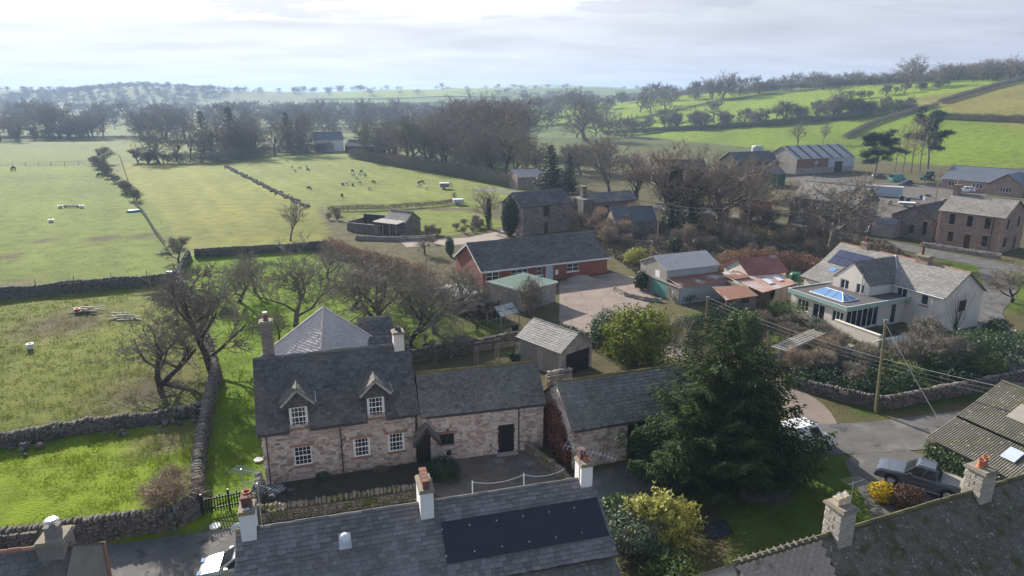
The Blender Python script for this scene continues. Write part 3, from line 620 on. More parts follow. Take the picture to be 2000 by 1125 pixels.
# ---------------------------------------------------------------- the farmhouse in the middle
def farmhouse():
    h = Bld('farmhouse', 'pink rubble farmhouse with two dormers and dark slate roof, left of the courtyard', 'house', -16.32, 40.17, 17.4, 10.03, 6.44, 3.8, 7.79)
    for x, z in ((1.88, 1.05), (5.75, 1.05), (8.1, 1.05)): h.win('F', x, z, 1.14, 1.38, nx=4, curtain=x > 2, sill='red_sill', lintel='red_sill')
    h.walls('mortar'); h.stones('FLR', 'rubble', 300)
    dorm = (2.4, 7.42)
    h.roof('slate_tex', cuts=[(d - .62, d + .62, 1.5) for d in dorm]); h.slates('slate', .2, .3, 60, lambda x, t: any(abs(x - d) < .66 and t < 1.55 for d in dorm))
    mb = MB()
    for z in (0,): pass
    q = [basis(Vector((.14 if k % 2 else .2, -.015, .16 + k * .3)), Vector((.28 if k % 2 else .4, 0, 0)), Vector((0, .05, 0)), Vector((0, 0, .28))) for k in range(13)]
    pieces(h.wall, 'quoin', 'stone', q, 'rubble_pale', 20)
    for d in dorm:
        T = Matrix.Translation((d, -.03, 0)); b = MB()
        panel(b, (d - .72, -.03, 3.72), (1, 0, 0), (0, 1, 0), 1.44, 2.0, [(.145, 1.295, .13, 1.6)], 2.9, .14)
        for s in (-1, 1): b.poly([(d + s * .72, -.03, 3.7), (d + s * .72, 2.2, 5.7), (d + s * .72, -.03, 5.72)])
        dm = b.build('dormer', 'slate_tex', h.root)
        window(h.root, basis(Vector((d - .575, -.03, 3.85)), Vector((1, 0, 0)), Vector((0, 1, 0)), Vector((0, 0, 1))), 1.15, 1.47, nx=4, curtain=True, sill='red_sill')
        zr, ze, hw = 6.75, 5.72, 1.08; rf = MB(); l = []
        for s in (-1, 1):
            rf.slab([(d + s * hw, -.38, ze), (d + s * hw, 2.0, ze), (d, 3.0, zr), (d, -.38, zr)], .07)
            l += slate_mats((d + s * hw, -.38, ze), (0, 1, 0), (-s * hw, 0, zr - ze), 2.6, 1.45, .2, .28)
        dr = rf.build('dormer_roof', 'slate_tex', dm); pieces(dr, 'slate', 'slate', nearest(h.mw, l), 'slate', 0)
        bb = MB()
        for s in (-1, 1): bb.slab([(d + s * (hw + .03), -.43, ze - .05), (d + s * (hw + .03), -.37, ze - .05), (d, -.37, zr + .03), (d, -.43, zr + .03)], .16)
        bb.build('bargeboard', 'timber_grey', dm)
        fl = MB().tube([(d, -.38, zr + .03), (d, 2.6, zr + .03)], .05, 6); fl.build('ridge_tile', 'slate', dm)
        MB().slab([(d + hw - .02, -.40, ze + .06), (d + hw + .1, -.40, ze + .02), (d + hw + .1, 1.9, ze + .02), (d + hw - .02, 1.9, ze + .06)], .02).build('flashing', 'lead', dm)
    gutter(h.root, -.3, 1.75, -.36, 3.72); gutter(h.root, 3.05, 6.8, -.36, 3.72, downs=(4.98,)); gutter(h.root, 8.05, 10.2, -.36, 3.72); MB().tube([(.26, -.34, 3.7), (.26, -.08, 3.4), (.26, -.08, 0)], .045, 6).build('downpipe', 'dark_brown', h.root)
    chimney(h.root, .75, 3.7, 6.6, .72, .72, 3.55, 'brick_grey', [(0, 0, .42, .17, 'terracotta_dark', 'round'), (0, 0, .58, .13, 'metal', 'round')])
    chimney(h.root, 9.55, 3.2, 6.9, .72, .85, 1.75, 'render_cream', [(-.05, .2, .3, .15, 'metal_dark', 'round'), (.08, -.2, .3, .15, 'metal_dark', 'round')])
    # rear wing under a pyramid roof standing corner-on, with a low dark extension
    c = Vector((4.75, 11.2, 0)); hd = 5.7; ze, za = 4.3, 8.55; cr = [c + Matrix.Rotation(R(-8 + 90 * k), 3, 'Z') @ Vector((0, -hd, 0)) for k in range(4)]
    rw = MB()
    for k in range(4):
        a, b = cr[k] * .94 + c * .06, cr[(k + 1) % 4] * .94 + c * .06; panel(rw, a, (b - a).normalized(), Vector((0, 0, 0)), (b - a).length, ze)
    rw.build('rear_wall', 'mortar', h.root)
    pr = MB(); ap = c + Vector((0, 0, za)); l = []
    for k in range(4):
        a, b = cr[k] + Vector((0, 0, ze)), cr[(k + 1) % 4] + Vector((0, 0, ze)); ex = (b - a); mid = (a + b) / 2; hh = (ap - mid).length; wd = ex.length
        pr.poly([a, b, ap], 0, [(0, 0), (wd, 0), (wd / 2, hh)])
        if k in (0, 3): l += slate_mats(a, ex, ap - mid, wd, hh, .22, .3, inside=lambda x, y: wd / 2 * y / hh < x < wd - wd / 2 * y / hh)
    pro = pr.build('pyramid_roof', 'slate_bright', h.root); pieces(pro, 'slate', 'slate', nearest(h.mw, l), 'slate_bright', 0)
    for k in (0, 1, 3): MB().tube([cr[k] + Vector((0, 0, ze + .04)), ap + Vector((0, 0, .06))], .09, 6).build('hip_tile', 'slate_bright', h.root)
    ex = MB().box(7.6, 10.2, 9.0, 13.2, 0, 4.6); ex.build('extension_wall', 'stone_tex', h.root)
    el = MB().slab([(7.4, 8.7, 4.7), (10.5, 8.7, 4.7), (10.5, 10.6, 5.9), (7.4, 10.6, 5.9)], .1); el.slab([(7.4, 10.75, 5.6), (10.3, 10.75, 5.6), (10.3, 13.0, 6.9), (7.4, 13.0, 6.9)], .1); er = el.build('extension_roof', 'slate_tex', h.root)
    l = slate_mats((7.4, 8.7, 4.7), (1, 0, 0), (0, 1.9, 1.2), 3.1, 2.2, .22, .3) + slate_mats((7.4, 10.75, 5.6), (1, 0, 0), (0, 2.25, 1.3), 2.9, 2.5, .22, .3); pieces(er, 'slate', 'slate', nearest(h.mw, l), 'slate')
farmhouse()
def long_barn():
    h = Bld('long_barn', 'low stone barn with arched porch and slate roof, joined to the dormered farmhouse', 'barn', -6.19, 42.95, 14.5, 8.75, 4.6, 3.62, 5.95, .2)
    h.win('F', 1.12, 1.18, 1.05, .9, kind='case', frame='timber_dark', nx=2, lintel='red_sill')
    h.door('F', 5.4, 1.12, 2.15, m='black_paint', frame='dark_brown')
    h.hole('F', 1.6, 1.95, .35, .75); h.door('F', -.36 + .0, .86, 2.2, m='dark_door', z=.1)
    h.walls('mortar'); h.stones('F', 'rubble_pale', 300); h.roof('slate_tex', ridge='ridge_moss', o2=.15); h.slates('slate_moss', .19, .26, 40)
    MB().box(1.6, 1.95, .1, .16, .35, .75).build('vent', 'black_paint', h.root)
    MB().box(5.2, 6.75, -.5, 0, 0, .07).build('door_step', 'stone_grey', h.root)
    gutter(h.root, .2, 8.8, -.24, 3.55, downs=(6.88,))
    pr = MB()      # gabled timber porch hood in front of the arched door
    for s in (-1, 1): pr.slab([(.14 + s * .95, -1.0, 2.1), (.14 + s * .95, .02, 2.1), (.14, .02, 3.2), (.14, -1.0, 3.2)], .07)
    p = pr.build('porch_roof', 'slate_moss', h.root)
    bb = MB()
    for s in (-1, 1):
        bb.slab([(.14 + s * .98, -1.06, 2.02), (.14 + s * .98, -1.0, 2.02), (.14, -1.0, 3.2), (.14, -1.06, 3.2)], .2)
        for k in range(5): t = .12 + k * .19; bb.lathe([(.0, -.1), (.09, -.06), (.09, .06), (0, .1)], (.14 + s * .98 * (1 - t), -1.03, 2.0 + 1.18 * t - .2), 6)
    bb.build('scalloped_bargeboard', 'timber_dark', p)
    br = MB()
    for s in (-1, 1): br.tube([(.14 + s * .8, -.9, 2.1), (.14 + s * .8, -.05, 1.35)], .05, 4); br.tube([(.14 + s * .8, -.9, 2.1), (.14 + s * .8, -.05, 2.1)], .05, 4)
    br.build('bracket', 'timber_dark', p)
    ar = MB()
    for k in range(10):
        a, b = math.pi * k / 10, math.pi * (k + 1) / 10; f = lambda r, t: (.07 + r * math.cos(t), -.02, 2.18 + r * .75 * math.sin(t))
        ar.poly([f(0, a), f(.44, a), f(.44, b)])
    ar.build('door_arch', 'dark_door', h.root)
    MB().lathe([(.02, 0), (.07, .02), (.09, .1), (.05, .2), (.02, .22)], (1.7, -.16, 2.32), 8).build('wall_lamp', 'metal_dark', h.root)
long_barn()
def gable_barn():
    h = Bld('stone_barn', 'stone barn with mossy ridge and pale gable, half behind the big dark conifer', 'barn', 4.16, 42.09, 18.7, 10.4, 5.9, 3.05, 5.38, .25)
    h.hole('F', 4.2, 7.4, 0, 2.75); h.walls('mortar', depth=.35); h.stones('FL', 'rubble_pale', 300); h.roof('slate_tex', ridge='ridge_moss', o2=.12); h.slates('slate_moss', .27, .36, 120)
    MB().box(4.2, 7.4, .9, 1.0, 0, 2.75).build('barn_door', 'black_paint', h.root)
    MB().box(3.9, 7.7, -.03, .2, 2.76, 3.0).build('lintel', 'timber_dark', h.root); gutter(h.root, 0, 10.4, -.3, 3.0)
gable_barn()
def garage():
    h = Bld('garage', 'stone-fronted garage with black door and pale slate roof', 'garage', 7.57, 60.68, 131.4, 5.6, 4.2, 2.5, 3.94, .25)
    h.hole('L', .7, 3.9, 0, 2.12); h.walls('block', depth=.2); 
    lst = rubble_mats(*h.face('L')[:3], 4.2, h.wt - .05, h.open['L'], h.r - .1); pieces(h.wall, 'stone', 'stone', nearest(h.mw, lst), 'stone_grey', 120)
    h.roof('slate_tex_pale', ridge='ridge_stone'); 
    l = slate_mats((-.25, 4.45, 2.5), (1, 0, 0), (0, -2.35, 1.44), 6.1, 2.75, .24, .3); pieces(h.rf, 'slate', 'slate', nearest(h.mw, l), 'slate_pale', 60)
    d = MB()
    for k in range(5): d.box(.1, .15, .31, 3.49, k * .424 + .01, k * .424 + .415)
    d.build('roller_door', 'black_paint', h.root)
    tr = MB()                                        # trellis on the long side wall
    for (a, b) in ((.4, 2.2), (3.2, 5.3)):
        for k in range(9): x = a + (b - a) * k / 8; tr.box(x - .015, x + .015, 4.22, 4.25, .3, 2.25)
        for k in range(9): z = .3 + 1.95 * k / 8; tr.box(a, b, 4.25, 4.27, z - .015, z + .015)
    tr.build('trellis', 'timber_grey', h.root)
garage()
# ---------------------------------------------------------------- cottages in the foreground
def yagi(name, loc, label, rz, boom=1.5, n=9, mast=1.8, group=None, big=.45, tilt=0):
    r = empty(name, loc, rz, label, 'aerial', group)
    MB().tube([(0, 0, 0), (0, 0, mast)], .025, 6).build('mast', 'metal', r)
    e = MB().tube([(-boom * .3, 0, mast - .05), (boom * .7, 0, mast - .05 + tilt)], .015, 4)
    for k in range(n): x = -boom * .3 + boom * k / (n - 1); ww = big * (1 - .35 * k / n); e.tube([(x, -ww, mast - .04 + tilt * k / n), (x, ww, mast - .04 + tilt * k / n)], .008, 3)
    e.build('element_array', 'metal', r)
    return r
def cottage():
    h = Bld('cottage', 'slate-roofed cottage row with white chimneys and black solar panels, nearest the viewer', 'house', -11.18, 23.38, 15.4, 16.4, 6.16, 4.12, 6.30)
    h.walls('render_white'); h.roof('slate_tex', maxridge=40); h.slates('slate_purple', .215, .33, 300)
    cx = 'render_white'
    chimney(h.root, .28, 3.08, 5.6, .62, .95, 1.75, cx, [(-.02, -.28, .16, .14, 'metal', 'round'), (0, 0, .5, .2, 'terracotta_dark', 'square'), (0, .3, .55, .19, 'terracotta', 'round')], flare=.05)
    chimney(h.root, 8.15, 3.08, 5.5, .62, 1.45, 1.75, cx, [(0, -.5 + .33 * k, .42, .15, 'terracotta_dark', 'square') for k in range(4)], flare=.05)
    chimney(h.root, 16.2, 3.08, 5.7, .6, .9, 1.5, cx, [(-.05, .25, .5, .16, 'terracotta_dark', 'square'), (.1, -.05, .22, .16, 'terracotta', 'round')], flare=.05)
    ey = Vector((0, 3.38, 2.18)).normalized(); n = Vector((0, -ey.z, ey.y)); O = Vector((0, -.3, 4.12)); pw = 1.285
    for k in range(6):
        p0 = O + ey * .95 + Vector((8.72 + k * (pw + .02), 0, 0)) + n * .10; mb = MB()
        q = [p0, p0 + Vector((pw, 0, 0)), p0 + Vector((pw, 0, 0)) + ey * 1.95, p0 + ey * 1.95]; mb.slab(q, .04)
        s = mb.build('solar_panel', 'solar', h.root); f = MB()
        for a, b in ((q[0], q[3]), (q[1], q[2]), (q[0], q[1]), (q[3], q[2])): f.tube([a + n * .005, b + n * .005], .012, 4)
        f.build('panel_frame', 'metal_dark', s)
        for t in (.35, 1.6): MB().box(-.03, .03, -.03, .03, -.01, .02, T=Matrix.Translation(p0 + ey * t + n * .01)).build('clamp', 'metal', s)
    d = O + ey * 2.9 + Vector((4.35, 0, 0)) + n * .05
    MB().lathe([(.27, 0), (.27, .07), (.25, .12), (.18, .2), (.09, .25), (.0, .265)], (0, 0, 0), 16).build('sun_tunnel', 'plastic_white', h.root, basis(d, Vector((1, 0, 0)), ey, n), smooth=True)
    MB().box(-.27, .27, -.5, .25, 0, .03).build('flashing', 'lead', h.root, basis(d, Vector((1, 0, 0)), ey, n))
    # mossy lower roof in front of the eaves
    lr = MB().slab([(9.2, -2.6, 2.4), (16.6, -2.6, 2.4), (16.6, -.05, 3.98), (9.2, -.05, 3.98)], .1); lo = lr.build('lower_roof', 'slate_tex', h.root)
    l = slate_mats((9.2, -2.6, 2.4), (1, 0, 0), (0, 2.55, 1.58), 7.4, 2.98, .24, .34); pieces(lo, 'slate', 'slate', nearest(h.mw, l), 'slate_moss', 60)
    MB().box(9.3, 16.4, -2.4, -.1, 0, 2.3).build('lower_wall', 'render_white', h.root)
    m = h.mw
    p = m @ Vector((.75, 3.5, 6.0)); yagi('television_aerial', p, 'large silver aerial beside the left white chimney pots', R(-25), 1.9, 12, 2.3, big=.55)
    p = m @ Vector((.1, 3.9, 6.0)); yagi('television_aerial', p, 'dark-masted aerial just behind the leftmost white chimney', R(-15), 1.3, 10, 2.9, big=.35)
    p = m @ Vector((15.9, 2.9, 6.2)); yagi('television_aerial', p, 'long aerial on the right white chimney of the cottage row', R(-20), 2.6, 14, 2.0, big=.45, tilt=-.25)
    p = m @ Vector((-.2, 3.3, 5.9)); dish(p, 'grey satellite dish on the left gable of the cottage row', R(200), .38)
def dish(p, label, rz, r=.35, m='plastic_white'):
    e = empty('satellite_dish', p, rz, label, 'satellite dish'); T = Matrix.Translation((0, -.35, .1)) @ Matrix.Rotation(R(65), 4, 'X')
    MB().lathe([(0, 0), (r * .5, .03), (r * .85, .09), (r, .13), (r * .98, .14), (r * .5, .045), (0, .015)], n=18).build('reflector', m, e, T, True)
    MB().tube([(0, 0, 0), (0, -.3, .05)], .025, 6).tube([(0, -.35, -.2), (0, -.75, .12)], .015, 4).box(-.05, .05, -.8, -.7, .08, .18).build('arm', 'metal_dark', e)
cottage()
def right_house():
    h = Bld('house', 'lichen-spotted dark slate roof with two block chimneys, bottom right corner', 'house', 10.54, 21.03, 21.7, 18.6, 6.4, 3.0, 6.5)
    h.walls('render_cream'); h.roof('slate_tex', ridge='ridge_dark_moss', maxridge=50)
    L, W, e, r, o, ov = h.L, h.W, h.e, h.r, h.o, h.ov; ey = Vector((0, W / 2 + o, r - e)); hgt = ey.length
    split = lambda y: 4.3 + .0 * y
    l = slate_mats((-ov, -o, e), (1, 0, 0), ey, L + 2 * ov, hgt - .05, .17, .24, inside=lambda x, y: x > 4.55)
    pieces(h.rf, 'slate', 'slate', nearest(h.mw, l), 'slate_olive', 300)
    # left end: stepped diamond tiles
    t = []; n = ey.normalized().cross(Vector((1, 0, 0))); n = n if n.z > 0 else -n; eu = ey.normalized()
    rows = int(hgt / .19)
    for i in range(rows):
        for k in range(14):
            x = -ov + .19 + k * .36 + (.18 if i % 2 else 0)
            if x < 4.25: p = Vector((x, -o, e)) + eu * (i * .19 + .02) + n * .03; t.append((p, basis(p, Vector((.36, 0, 0)), eu * .38, n * .11)))
    pieces(h.rf, 'diamond_tile', 'diamond', nearest(h.mw, t), 'old_tile', 250)
    def blocks(w_, d_, h_):
        out = []; n_ = int(h_ / .2)
        for i in range(n_):
            z = .1 + i * .2
            for (O, U, N_, ln) in (((-w_ / 2, -d_ / 2, 0), (1, 0, 0), (0, 1, 0), w_), ((-w_ / 2, d_ / 2, 0), (0, -1, 0), (1, 0, 0), d_), ((w_ / 2, -d_ / 2, 0), (0, 1, 0), (-1, 0, 0), d_)):
                O, U, N_ = Vector(O), Vector(U), Vector(N_); sp = [0, .6, 1] if i % 2 else [0, .35, 1]
                for a, b in zip(sp, sp[1:]): out.append(basis(O + U * ln * (a + b) / 2 + Vector((0, 0, z)), U * (ln * (b - a) - .01), N_ * .035, Vector((0, 0, .19))))
        return out
    chimney(h.root, 5.35, 3.2, 5.4, .78, .95, 2.35, 'block', [(-.16, .05, .34, .15, 'pot_buff', 'square'), (.2, .05, .38, .15, 'pot_buff', 'square')], blocks=blocks)
    chimney(h.root, 14.3, 3.2, 5.5, .85, .95, 2.1, 'block', [(-.12, 0, .42, .17, 'terracotta', 'round'), (.22, .05, .5, .15, 'terracotta', 'round')], blocks=blocks)
    p = h.mw @ Vector((7.1, 4.2, 5.6)); yagi('television_aerial', p, 'white aerial pole beside the buff-potted block chimney', R(25), 1.0, 8, 2.4, big=.5)
    for k, q in enumerate(((-.16, .05), (.2, .05))):
        c = h.mw @ Vector((5.35 + q[0], 3.2 + q[1], 5.4 + 2.35 + .5)); b = MB()
        for a in range(8): t_ = math.pi * a / 8; b.tube([c + Vector((math.cos(t_) * .15 * s, math.sin(t_) * .15 * s, .0 + .26 * (1 - abs(s)) ** .5)) for s in (-1, -.7, -.3, 0, .3, .7, 1)], .008, 3)
        o_ = b.build('wire_cowl', 'metal'); tag(o_, ('left' if k == 0 else 'right') + ' wire bird cage on the pair of buff chimney pots', 'chimney cowl')
right_house()
def left_house():
    h = Bld('house', 'slate cottage with red ridge tiles and grey roughcast gable, bottom left corner', 'house', -29.32, 20.30, 11.9, 11.05, 5.97, 4.08, 6.24, .15)
    h.walls('render_grey'); h.roof('slate_tex', ridge='ridge_red', o2=.05); h.slates('slate', .27, .42, 200)
    c = chimney(h.root, 10.45, 2.98, 5.6, 1.0, 1.15, 1.05, 'render_grey', [], flare=.08)
    MB().box(-.26, .26, -.22, .22, 1.2, 1.62).box(-.3, .3, -.26, .26, 1.62, 1.68).build('flue_block', 'render_grey', c)
    MB().lathe([(.12, 1.68), (.12, 1.86), (.29, 1.88), (.29, 1.91), (.2, 1.97), (0, 2.0)], n=16).build('chimney_cowl', 'metal', c, smooth=True)
    MB().box(10.7, 11.12, 5.72, 6.0, 0, 4.2).build('gable_kneeler', 'red_sill', h.root)
left_house()
def tin_barn():
    # corrugated cement barn with a lean-to on the right edge: ribs run down to the left
    A = Vector((36.2, 46.7, 4.6)); d = Vector((1.0, -2.6, 0)).normalized(); r = empty('corrugated_barn', (29.5, 43.0, 0), 0, 'old corrugated-roof barn with ivy wall behind the orange chimney pots', 'barn'); o = r.location
    L_ = 16; E = Vector((31.4, 43.9, 3.25)); F_ = Vector((28.3, 42.1, 2.5)); q = lambda p: p - o
    m = MB(); corrugated(m, [q(E), q(E + d * L_), q(A + d * L_), q(A)], .16, .035); m.build('roof', 'corrugated_old', r)
    m = MB(); b = E - Vector((.1, .05, .12)); corrugated(m, [q(F_), q(F_ + d * L_), q(b + d * L_), q(b)], .16, .035); m.build('lean_to_roof', 'corrugated_old', r)
    m = MB(); bk = A + Vector((4.6, 2.7, -1.4)); corrugated(m, [q(bk), q(bk + d * L_), q(A + d * L_), q(A)], .16, .035); m.build('rear_roof', 'corrugated_old', r)
    w = MB(); F2 = F_ + Vector((.3, .1, -.1))
    for s in (0, L_): k = d * s; w.poly([q(Vector((F2.x, F2.y, 0)) + k), q(Vector((bk.x, bk.y, 0)) + k), q(bk + k - Vector((0, 0, .1))), q(A + k - Vector((0, 0, .1))), q(E + k - Vector((0, 0, .1))), q(F2 + k)])
    w.poly([q(Vector((F2.x, F2.y, 0))), q(Vector((F2.x, F2.y, 0)) + d * L_), q(F2 + d * L_), q(F2)]); w.build('wall', 'stone_tex', r)
    MB().tube([q(A + Vector((0, 0, .06))), q(A + d * L_ + Vector((0, 0, .06)))], .1, 6).build('ridge_cap', 'corrugated_old', r)
    n = (A - E).normalized(); c = E + (A - E) * .35 + d * 2.4 + Vector((-.05, 0, .07)); MB().slab([q(c), q(c + d * 1.5), q(c + d * 1.5 + n * 2.0), q(c + n * 2.0)], .02).build('patch_sheet', 'timber_grey', r)
    c = F_ + (E - F_) * .4 + d * 4.2 + Vector((0, 0, .1)); MB().slab([q(c), q(c + d * .9), q(c + d * .9 + n * 1.3), q(c + n * 1.3)], .02).build('skylight', 'blue_grey_paint', r)
tin_barn()
# ---------------------------------------------------------------- the rest of the village
def white_house():
    h = Bld('white_house', 'cream rendered house with green-edged flat-roof extension and roof lantern', 'house', 39.79, 85.12, -66.1, 16.4, 6.4, 4.06, 6.58)
    for x, z, w_, hh, n in ((10.75, 2.55, 1.3, 1.35, 2), (13.75, 2.65, .85, 1.15, 1)): h.win('F', x, z, w_, hh, kind='case', nx=n, sill='red_sill')
    h.walls('render_cream'); h.roof('slate_tex_pale', ridge='ridge_red'); h.slates('slate_pale', .25, .34, 0)
    r = h.root; gutter(r, 9, 16.5, -.36, 4.0, 'white_paint', (15.2,))
    # catslide over the lower left part
    L2, y0, ze = 5.3, -3.3, 2.75
    w_ = MB(); panel(w_, (.2, y0 + .3, 0), (1, 0, 0), (0, 1, 0), L2 - .2, 2.9, [(1.1, 1.7, 1.2, 2.3), (3.6, 4.9, 1.2, 2.3)]); w_.poly([(.2, y0 + .3, 0), (.2, 0, 0), (.2, 0, 4.2), (.2, y0 + .3, 2.85)]); w_.build('catslide_wall', 'render_cream', r)
    for x, q, n in ((1.1, .6, 1), (3.6, 1.3, 2)): window(r, basis(Vector((x, y0 + .3, 1.2)), Vector((1, 0, 0)), Vector((0, 1, 0)), Vector((0, 0, 1))), q, 1.1, kind='case', nx=n)
    cr = MB().slab([(-.3, y0, ze), (L2, y0, ze), (L2, -.2, 4.16), (-.3, -.2, 4.16)], .1).build('catslide_roof', 'slate_tex_pale', r)
    pieces(cr, 'slate', 'slate', [T for p, T in slate_mats((-.3, y0, ze), (1, 0, 0), (0, 3.1, 1.41), L2 + .3, 3.4, .25, .34)], 'slate_pale')
    ey = Vector((0, 3.5, 2.52)).normalized(); n = Vector((0, -ey.z, ey.y))
    for i in range(4):
        for k in range(2):
            p0 = Vector((.7 + i * 1.2, .2, 4.45)) + n * .12 + ey * (k * 1.25)
            s = MB().slab([p0, p0 + Vector((1.17, 0, 0)), p0 + Vector((1.17, 0, 0)) + ey * 1.2, p0 + ey * 1.2], .05).build('solar_panel', 'solar_blue', r)
    p0 = Vector((1.9, -1.1, 3.85)); MB().slab([p0, p0 + Vector((.9, 0, 0)), p0 + Vector((.9, .75, .35)), p0 + Vector((0, .75, .35))], .06).build('roof_window', 'glass_sky', r)
    # cross wing with its gable towards the garden
    gx0, gx1, gy, za, zr = 5.3, 10.2, -3.9, 4.25, 6.55; gm = (gx0 + gx1) / 2 - .1
    w_ = MB(); panel(w_, (gx0, gy, 0), (1, 0, 0), (0, 1, 0), gx1 - gx0, 4.3, [(1.0, 2.2, 3.05, 4.2), (3.2, 4.3, 3.05, 4.15)], zr - .05)
    w_.poly([(gx1, gy, 0), (gx1, 0, 0), (gx1, 0, 4.3), (gx1, gy, 4.3)]); w_.poly([(gx0, gy, 0), (gx0, 0, 0), (gx0, 0, 4.3), (gx0, gy, 4.3)]); w_.build('wing_wall', 'render_cream', r)
    for x, q in ((1.0, 1.2), (3.2, 1.1)): window(r, basis(Vector((gx0 + x, gy, 3.05)), Vector((1, 0, 0)), Vector((0, 1, 0)), Vector((0, 0, 1))), q, 1.12, kind='case', nx=2, sill='red_sill')
    wr = MB(); gm = (gx0 + gx1) / 2; wr.slab([(gx1 + .2, gy - .05, za), (gx1 + .2, .3, za), (gm, 3.0, zr), (gm, gy - .05, zr)], .1); wr.slab([(gx0 - .1, gy - .05, za), (gx0 - .1, .3, za), (gm, 3.0, zr), (gm, gy - .05, zr)], .1); wo = wr.build('wing_roof', 'slate_tex', r)
    pieces(wo, 'slate', 'slate', [T for p, T in slate_mats((gx1 + .2, gy - .05, za), (0, 1, 0), (gm - gx1 - .2, 0, zr - za), 7, 3.4, .26, .38, inside=lambda x, y: x < 4.4 + y * .75)], 'slate_moss')
    MB().tube([(gx1 + .35, .35, 4.3), (gm, 3.0, zr + .05)], .1, 6).build('valley_lead', 'lead', r)
    MB().tube([(gx1 - .9, gy - .1, 2.9), (gx1 - .9, gy - .1, 5.4)], .07, 8).build('flue_pipe', 'metal', r)
    # flat-roofed extension
    ex0, ex1, ey0, zt = 4.6, 12.6, -9.6, 2.9
    e = MB(); op1 = [(1.0, 2.6, 1.0, 2.3), (3.2, 4.9, .05, 2.35), (5.9, 7.4, 1.0, 2.3)]
    panel(e, (ex0, ey0, 0), (1, 0, 0), (0, 1, 0), ex1 - ex0 - .6, 2.7, op1)
    e.poly([(ex0, ey0, 0), (ex0, 0, 0), (ex0, 0, 2.7), (ex0, ey0, 2.7)]); e.build('extension_wall', 'render_cream', r)
    X, Y, Z = Vector((1, 0, 0)), Vector((0, 1, 0)), Vector((0, 0, 1))
    for a, b, c, d in op1: window(r, basis(Vector((ex0 + a, ey0, c)), X, Y, Z), b - a, d - c, kind='case', nx=3 if c > .5 else 2)
    e = MB(); op2 = [(.5, 5.5, .2, 2.4), (7.5, 8.4, .05, 2.35)]; panel(e, (ex1 - .6, ey0, 0), (0, 1, 0), (-1, 0, 0), 9.6, 2.7, op2); e.build('extension_side_wall', 'render_cream', r)
    window(r, basis(Vector((ex1 - .6, ey0 + .5, .2)), Y, -X, Z), 5.0, 2.2, kind='case', nx=6); window(r, basis(Vector((ex1 - .6, ey0 + 7.5, .05)), Y, -X, Z), .9, 2.3, kind='case', nx=1)
    f = MB().box(ex0 - .3, ex1, ey0 - .35, -.02, 2.72, 2.78); f.build('soffit', 'white_paint', r)
    f = MB(); f.box(ex0 - .3, ex1 + .0, ey0 - .37, ey0 - .33, 2.7, 3.15); f.box(ex1 - .02, ex1 + .02, ey0 - .33, -.02, 2.7, 3.15); f.box(ex0 - .32, ex0 - .28, ey0 - .33, -3.4, 2.7, 3.15); f.build('fascia', 'fascia_green', r)
    f = MB(); f.box(ex0 - .33, ex1 + .03, ey0 - .39, ey0 - .31, 3.152, 3.19); f.box(ex1 - .05, ex1 + .03, ey0 - .31, -.02, 3.152, 3.19); f.box(ex0 - .33, ex0 - .25, ey0 - .31, -3.4, 3.152, 3.19); f.build('roof_trim', 'white_paint', r)
    MB().box(ex0 - .27, ex1 - .03, ey0 - .32, -.03, 2.8, 3.05).build('flat_roof', 'felt_dark', r)
    lx0, lx1, ly0, ly1, z0, z1 = 6.2, 10.9, -8.6, -6.2, 3.1, 3.75; my = (ly0 + ly1) / 2; a, b = lx0 + 1.2, lx1 - 1.2
    ln = MB(); ln.poly([(lx0, ly0, z0), (lx1, ly0, z0), (b, my, z1), (a, my, z1)]); ln.poly([(lx1, ly1, z0), (lx0, ly1, z0), (a, my, z1), (b, my, z1)]); ln.poly([(lx1, ly0, z0), (lx1, ly1, z0), (b, my, z1)]); ln.poly([(lx0, ly1, z0), (lx0, ly0, z0), (a, my, z1)])
    lo = ln.build('roof_lantern', 'glass_sky', r); bars = MB()
    for p, q in (((lx0, ly0, z0), (a, my, z1)), ((lx1, ly0, z0), (b, my, z1)), ((lx0, ly1, z0), (a, my, z1)), ((lx1, ly1, z0), (b, my, z1)), ((a, my, z1), (b, my, z1)), ((lx0, ly0, z0), (lx1, ly0, z0)), ((lx1, ly0, z0), (lx1, ly1, z0)), ((lx1, ly1, z0), (lx0, ly1, z0)), ((lx0, ly1, z0), (lx0, ly0, z0)), ((a + .8, ly0, z0), (a + .8, my, z1)), ((b - .5, ly0, z0), (b - .5, my, z1)), ((lx1, my, z0), (b, my, z1))): bars.tube([p, q], .05, 4)
    bars.build('glazing_bar', 'white_paint', lo)
    MB().box(ex0 - .3, ex1 + .3, ey0 - 1.2, ey0 - .4, 0, .12).build('terrace', 'gravel', r)
    MB().box(11.2, 16.8, -9.9, -9.6, 0, 1.3).box(11.2, 16.8, -9.95, -9.55, 1.3, 1.38).build('terrace_wall', 'render_cream', r)
    chimney(r, 3.4, 3.2, 6.2, .9, .6, 1.0, 'sandstone', [(0, 0, .6, .16, 'terracotta_dark', 'square')]); chimney(r, 11.2, 3.2, 6.2, 1.5, .8, 1.0, 'sandstone', [(-.3, 0, 1.0, .17, 'terracotta_dark', 'round')], flare=.15)
    MB().box(16.42, 16.5, 2.6, 3.6, 2.2, 3.4).build('gable_window', 'timber_dark', r)
white_house()
def lean_roof(root, name, q, m, pitch=.2): mb = corrugated(MB(), q, pitch, .03); return mb.build(name, m, root)
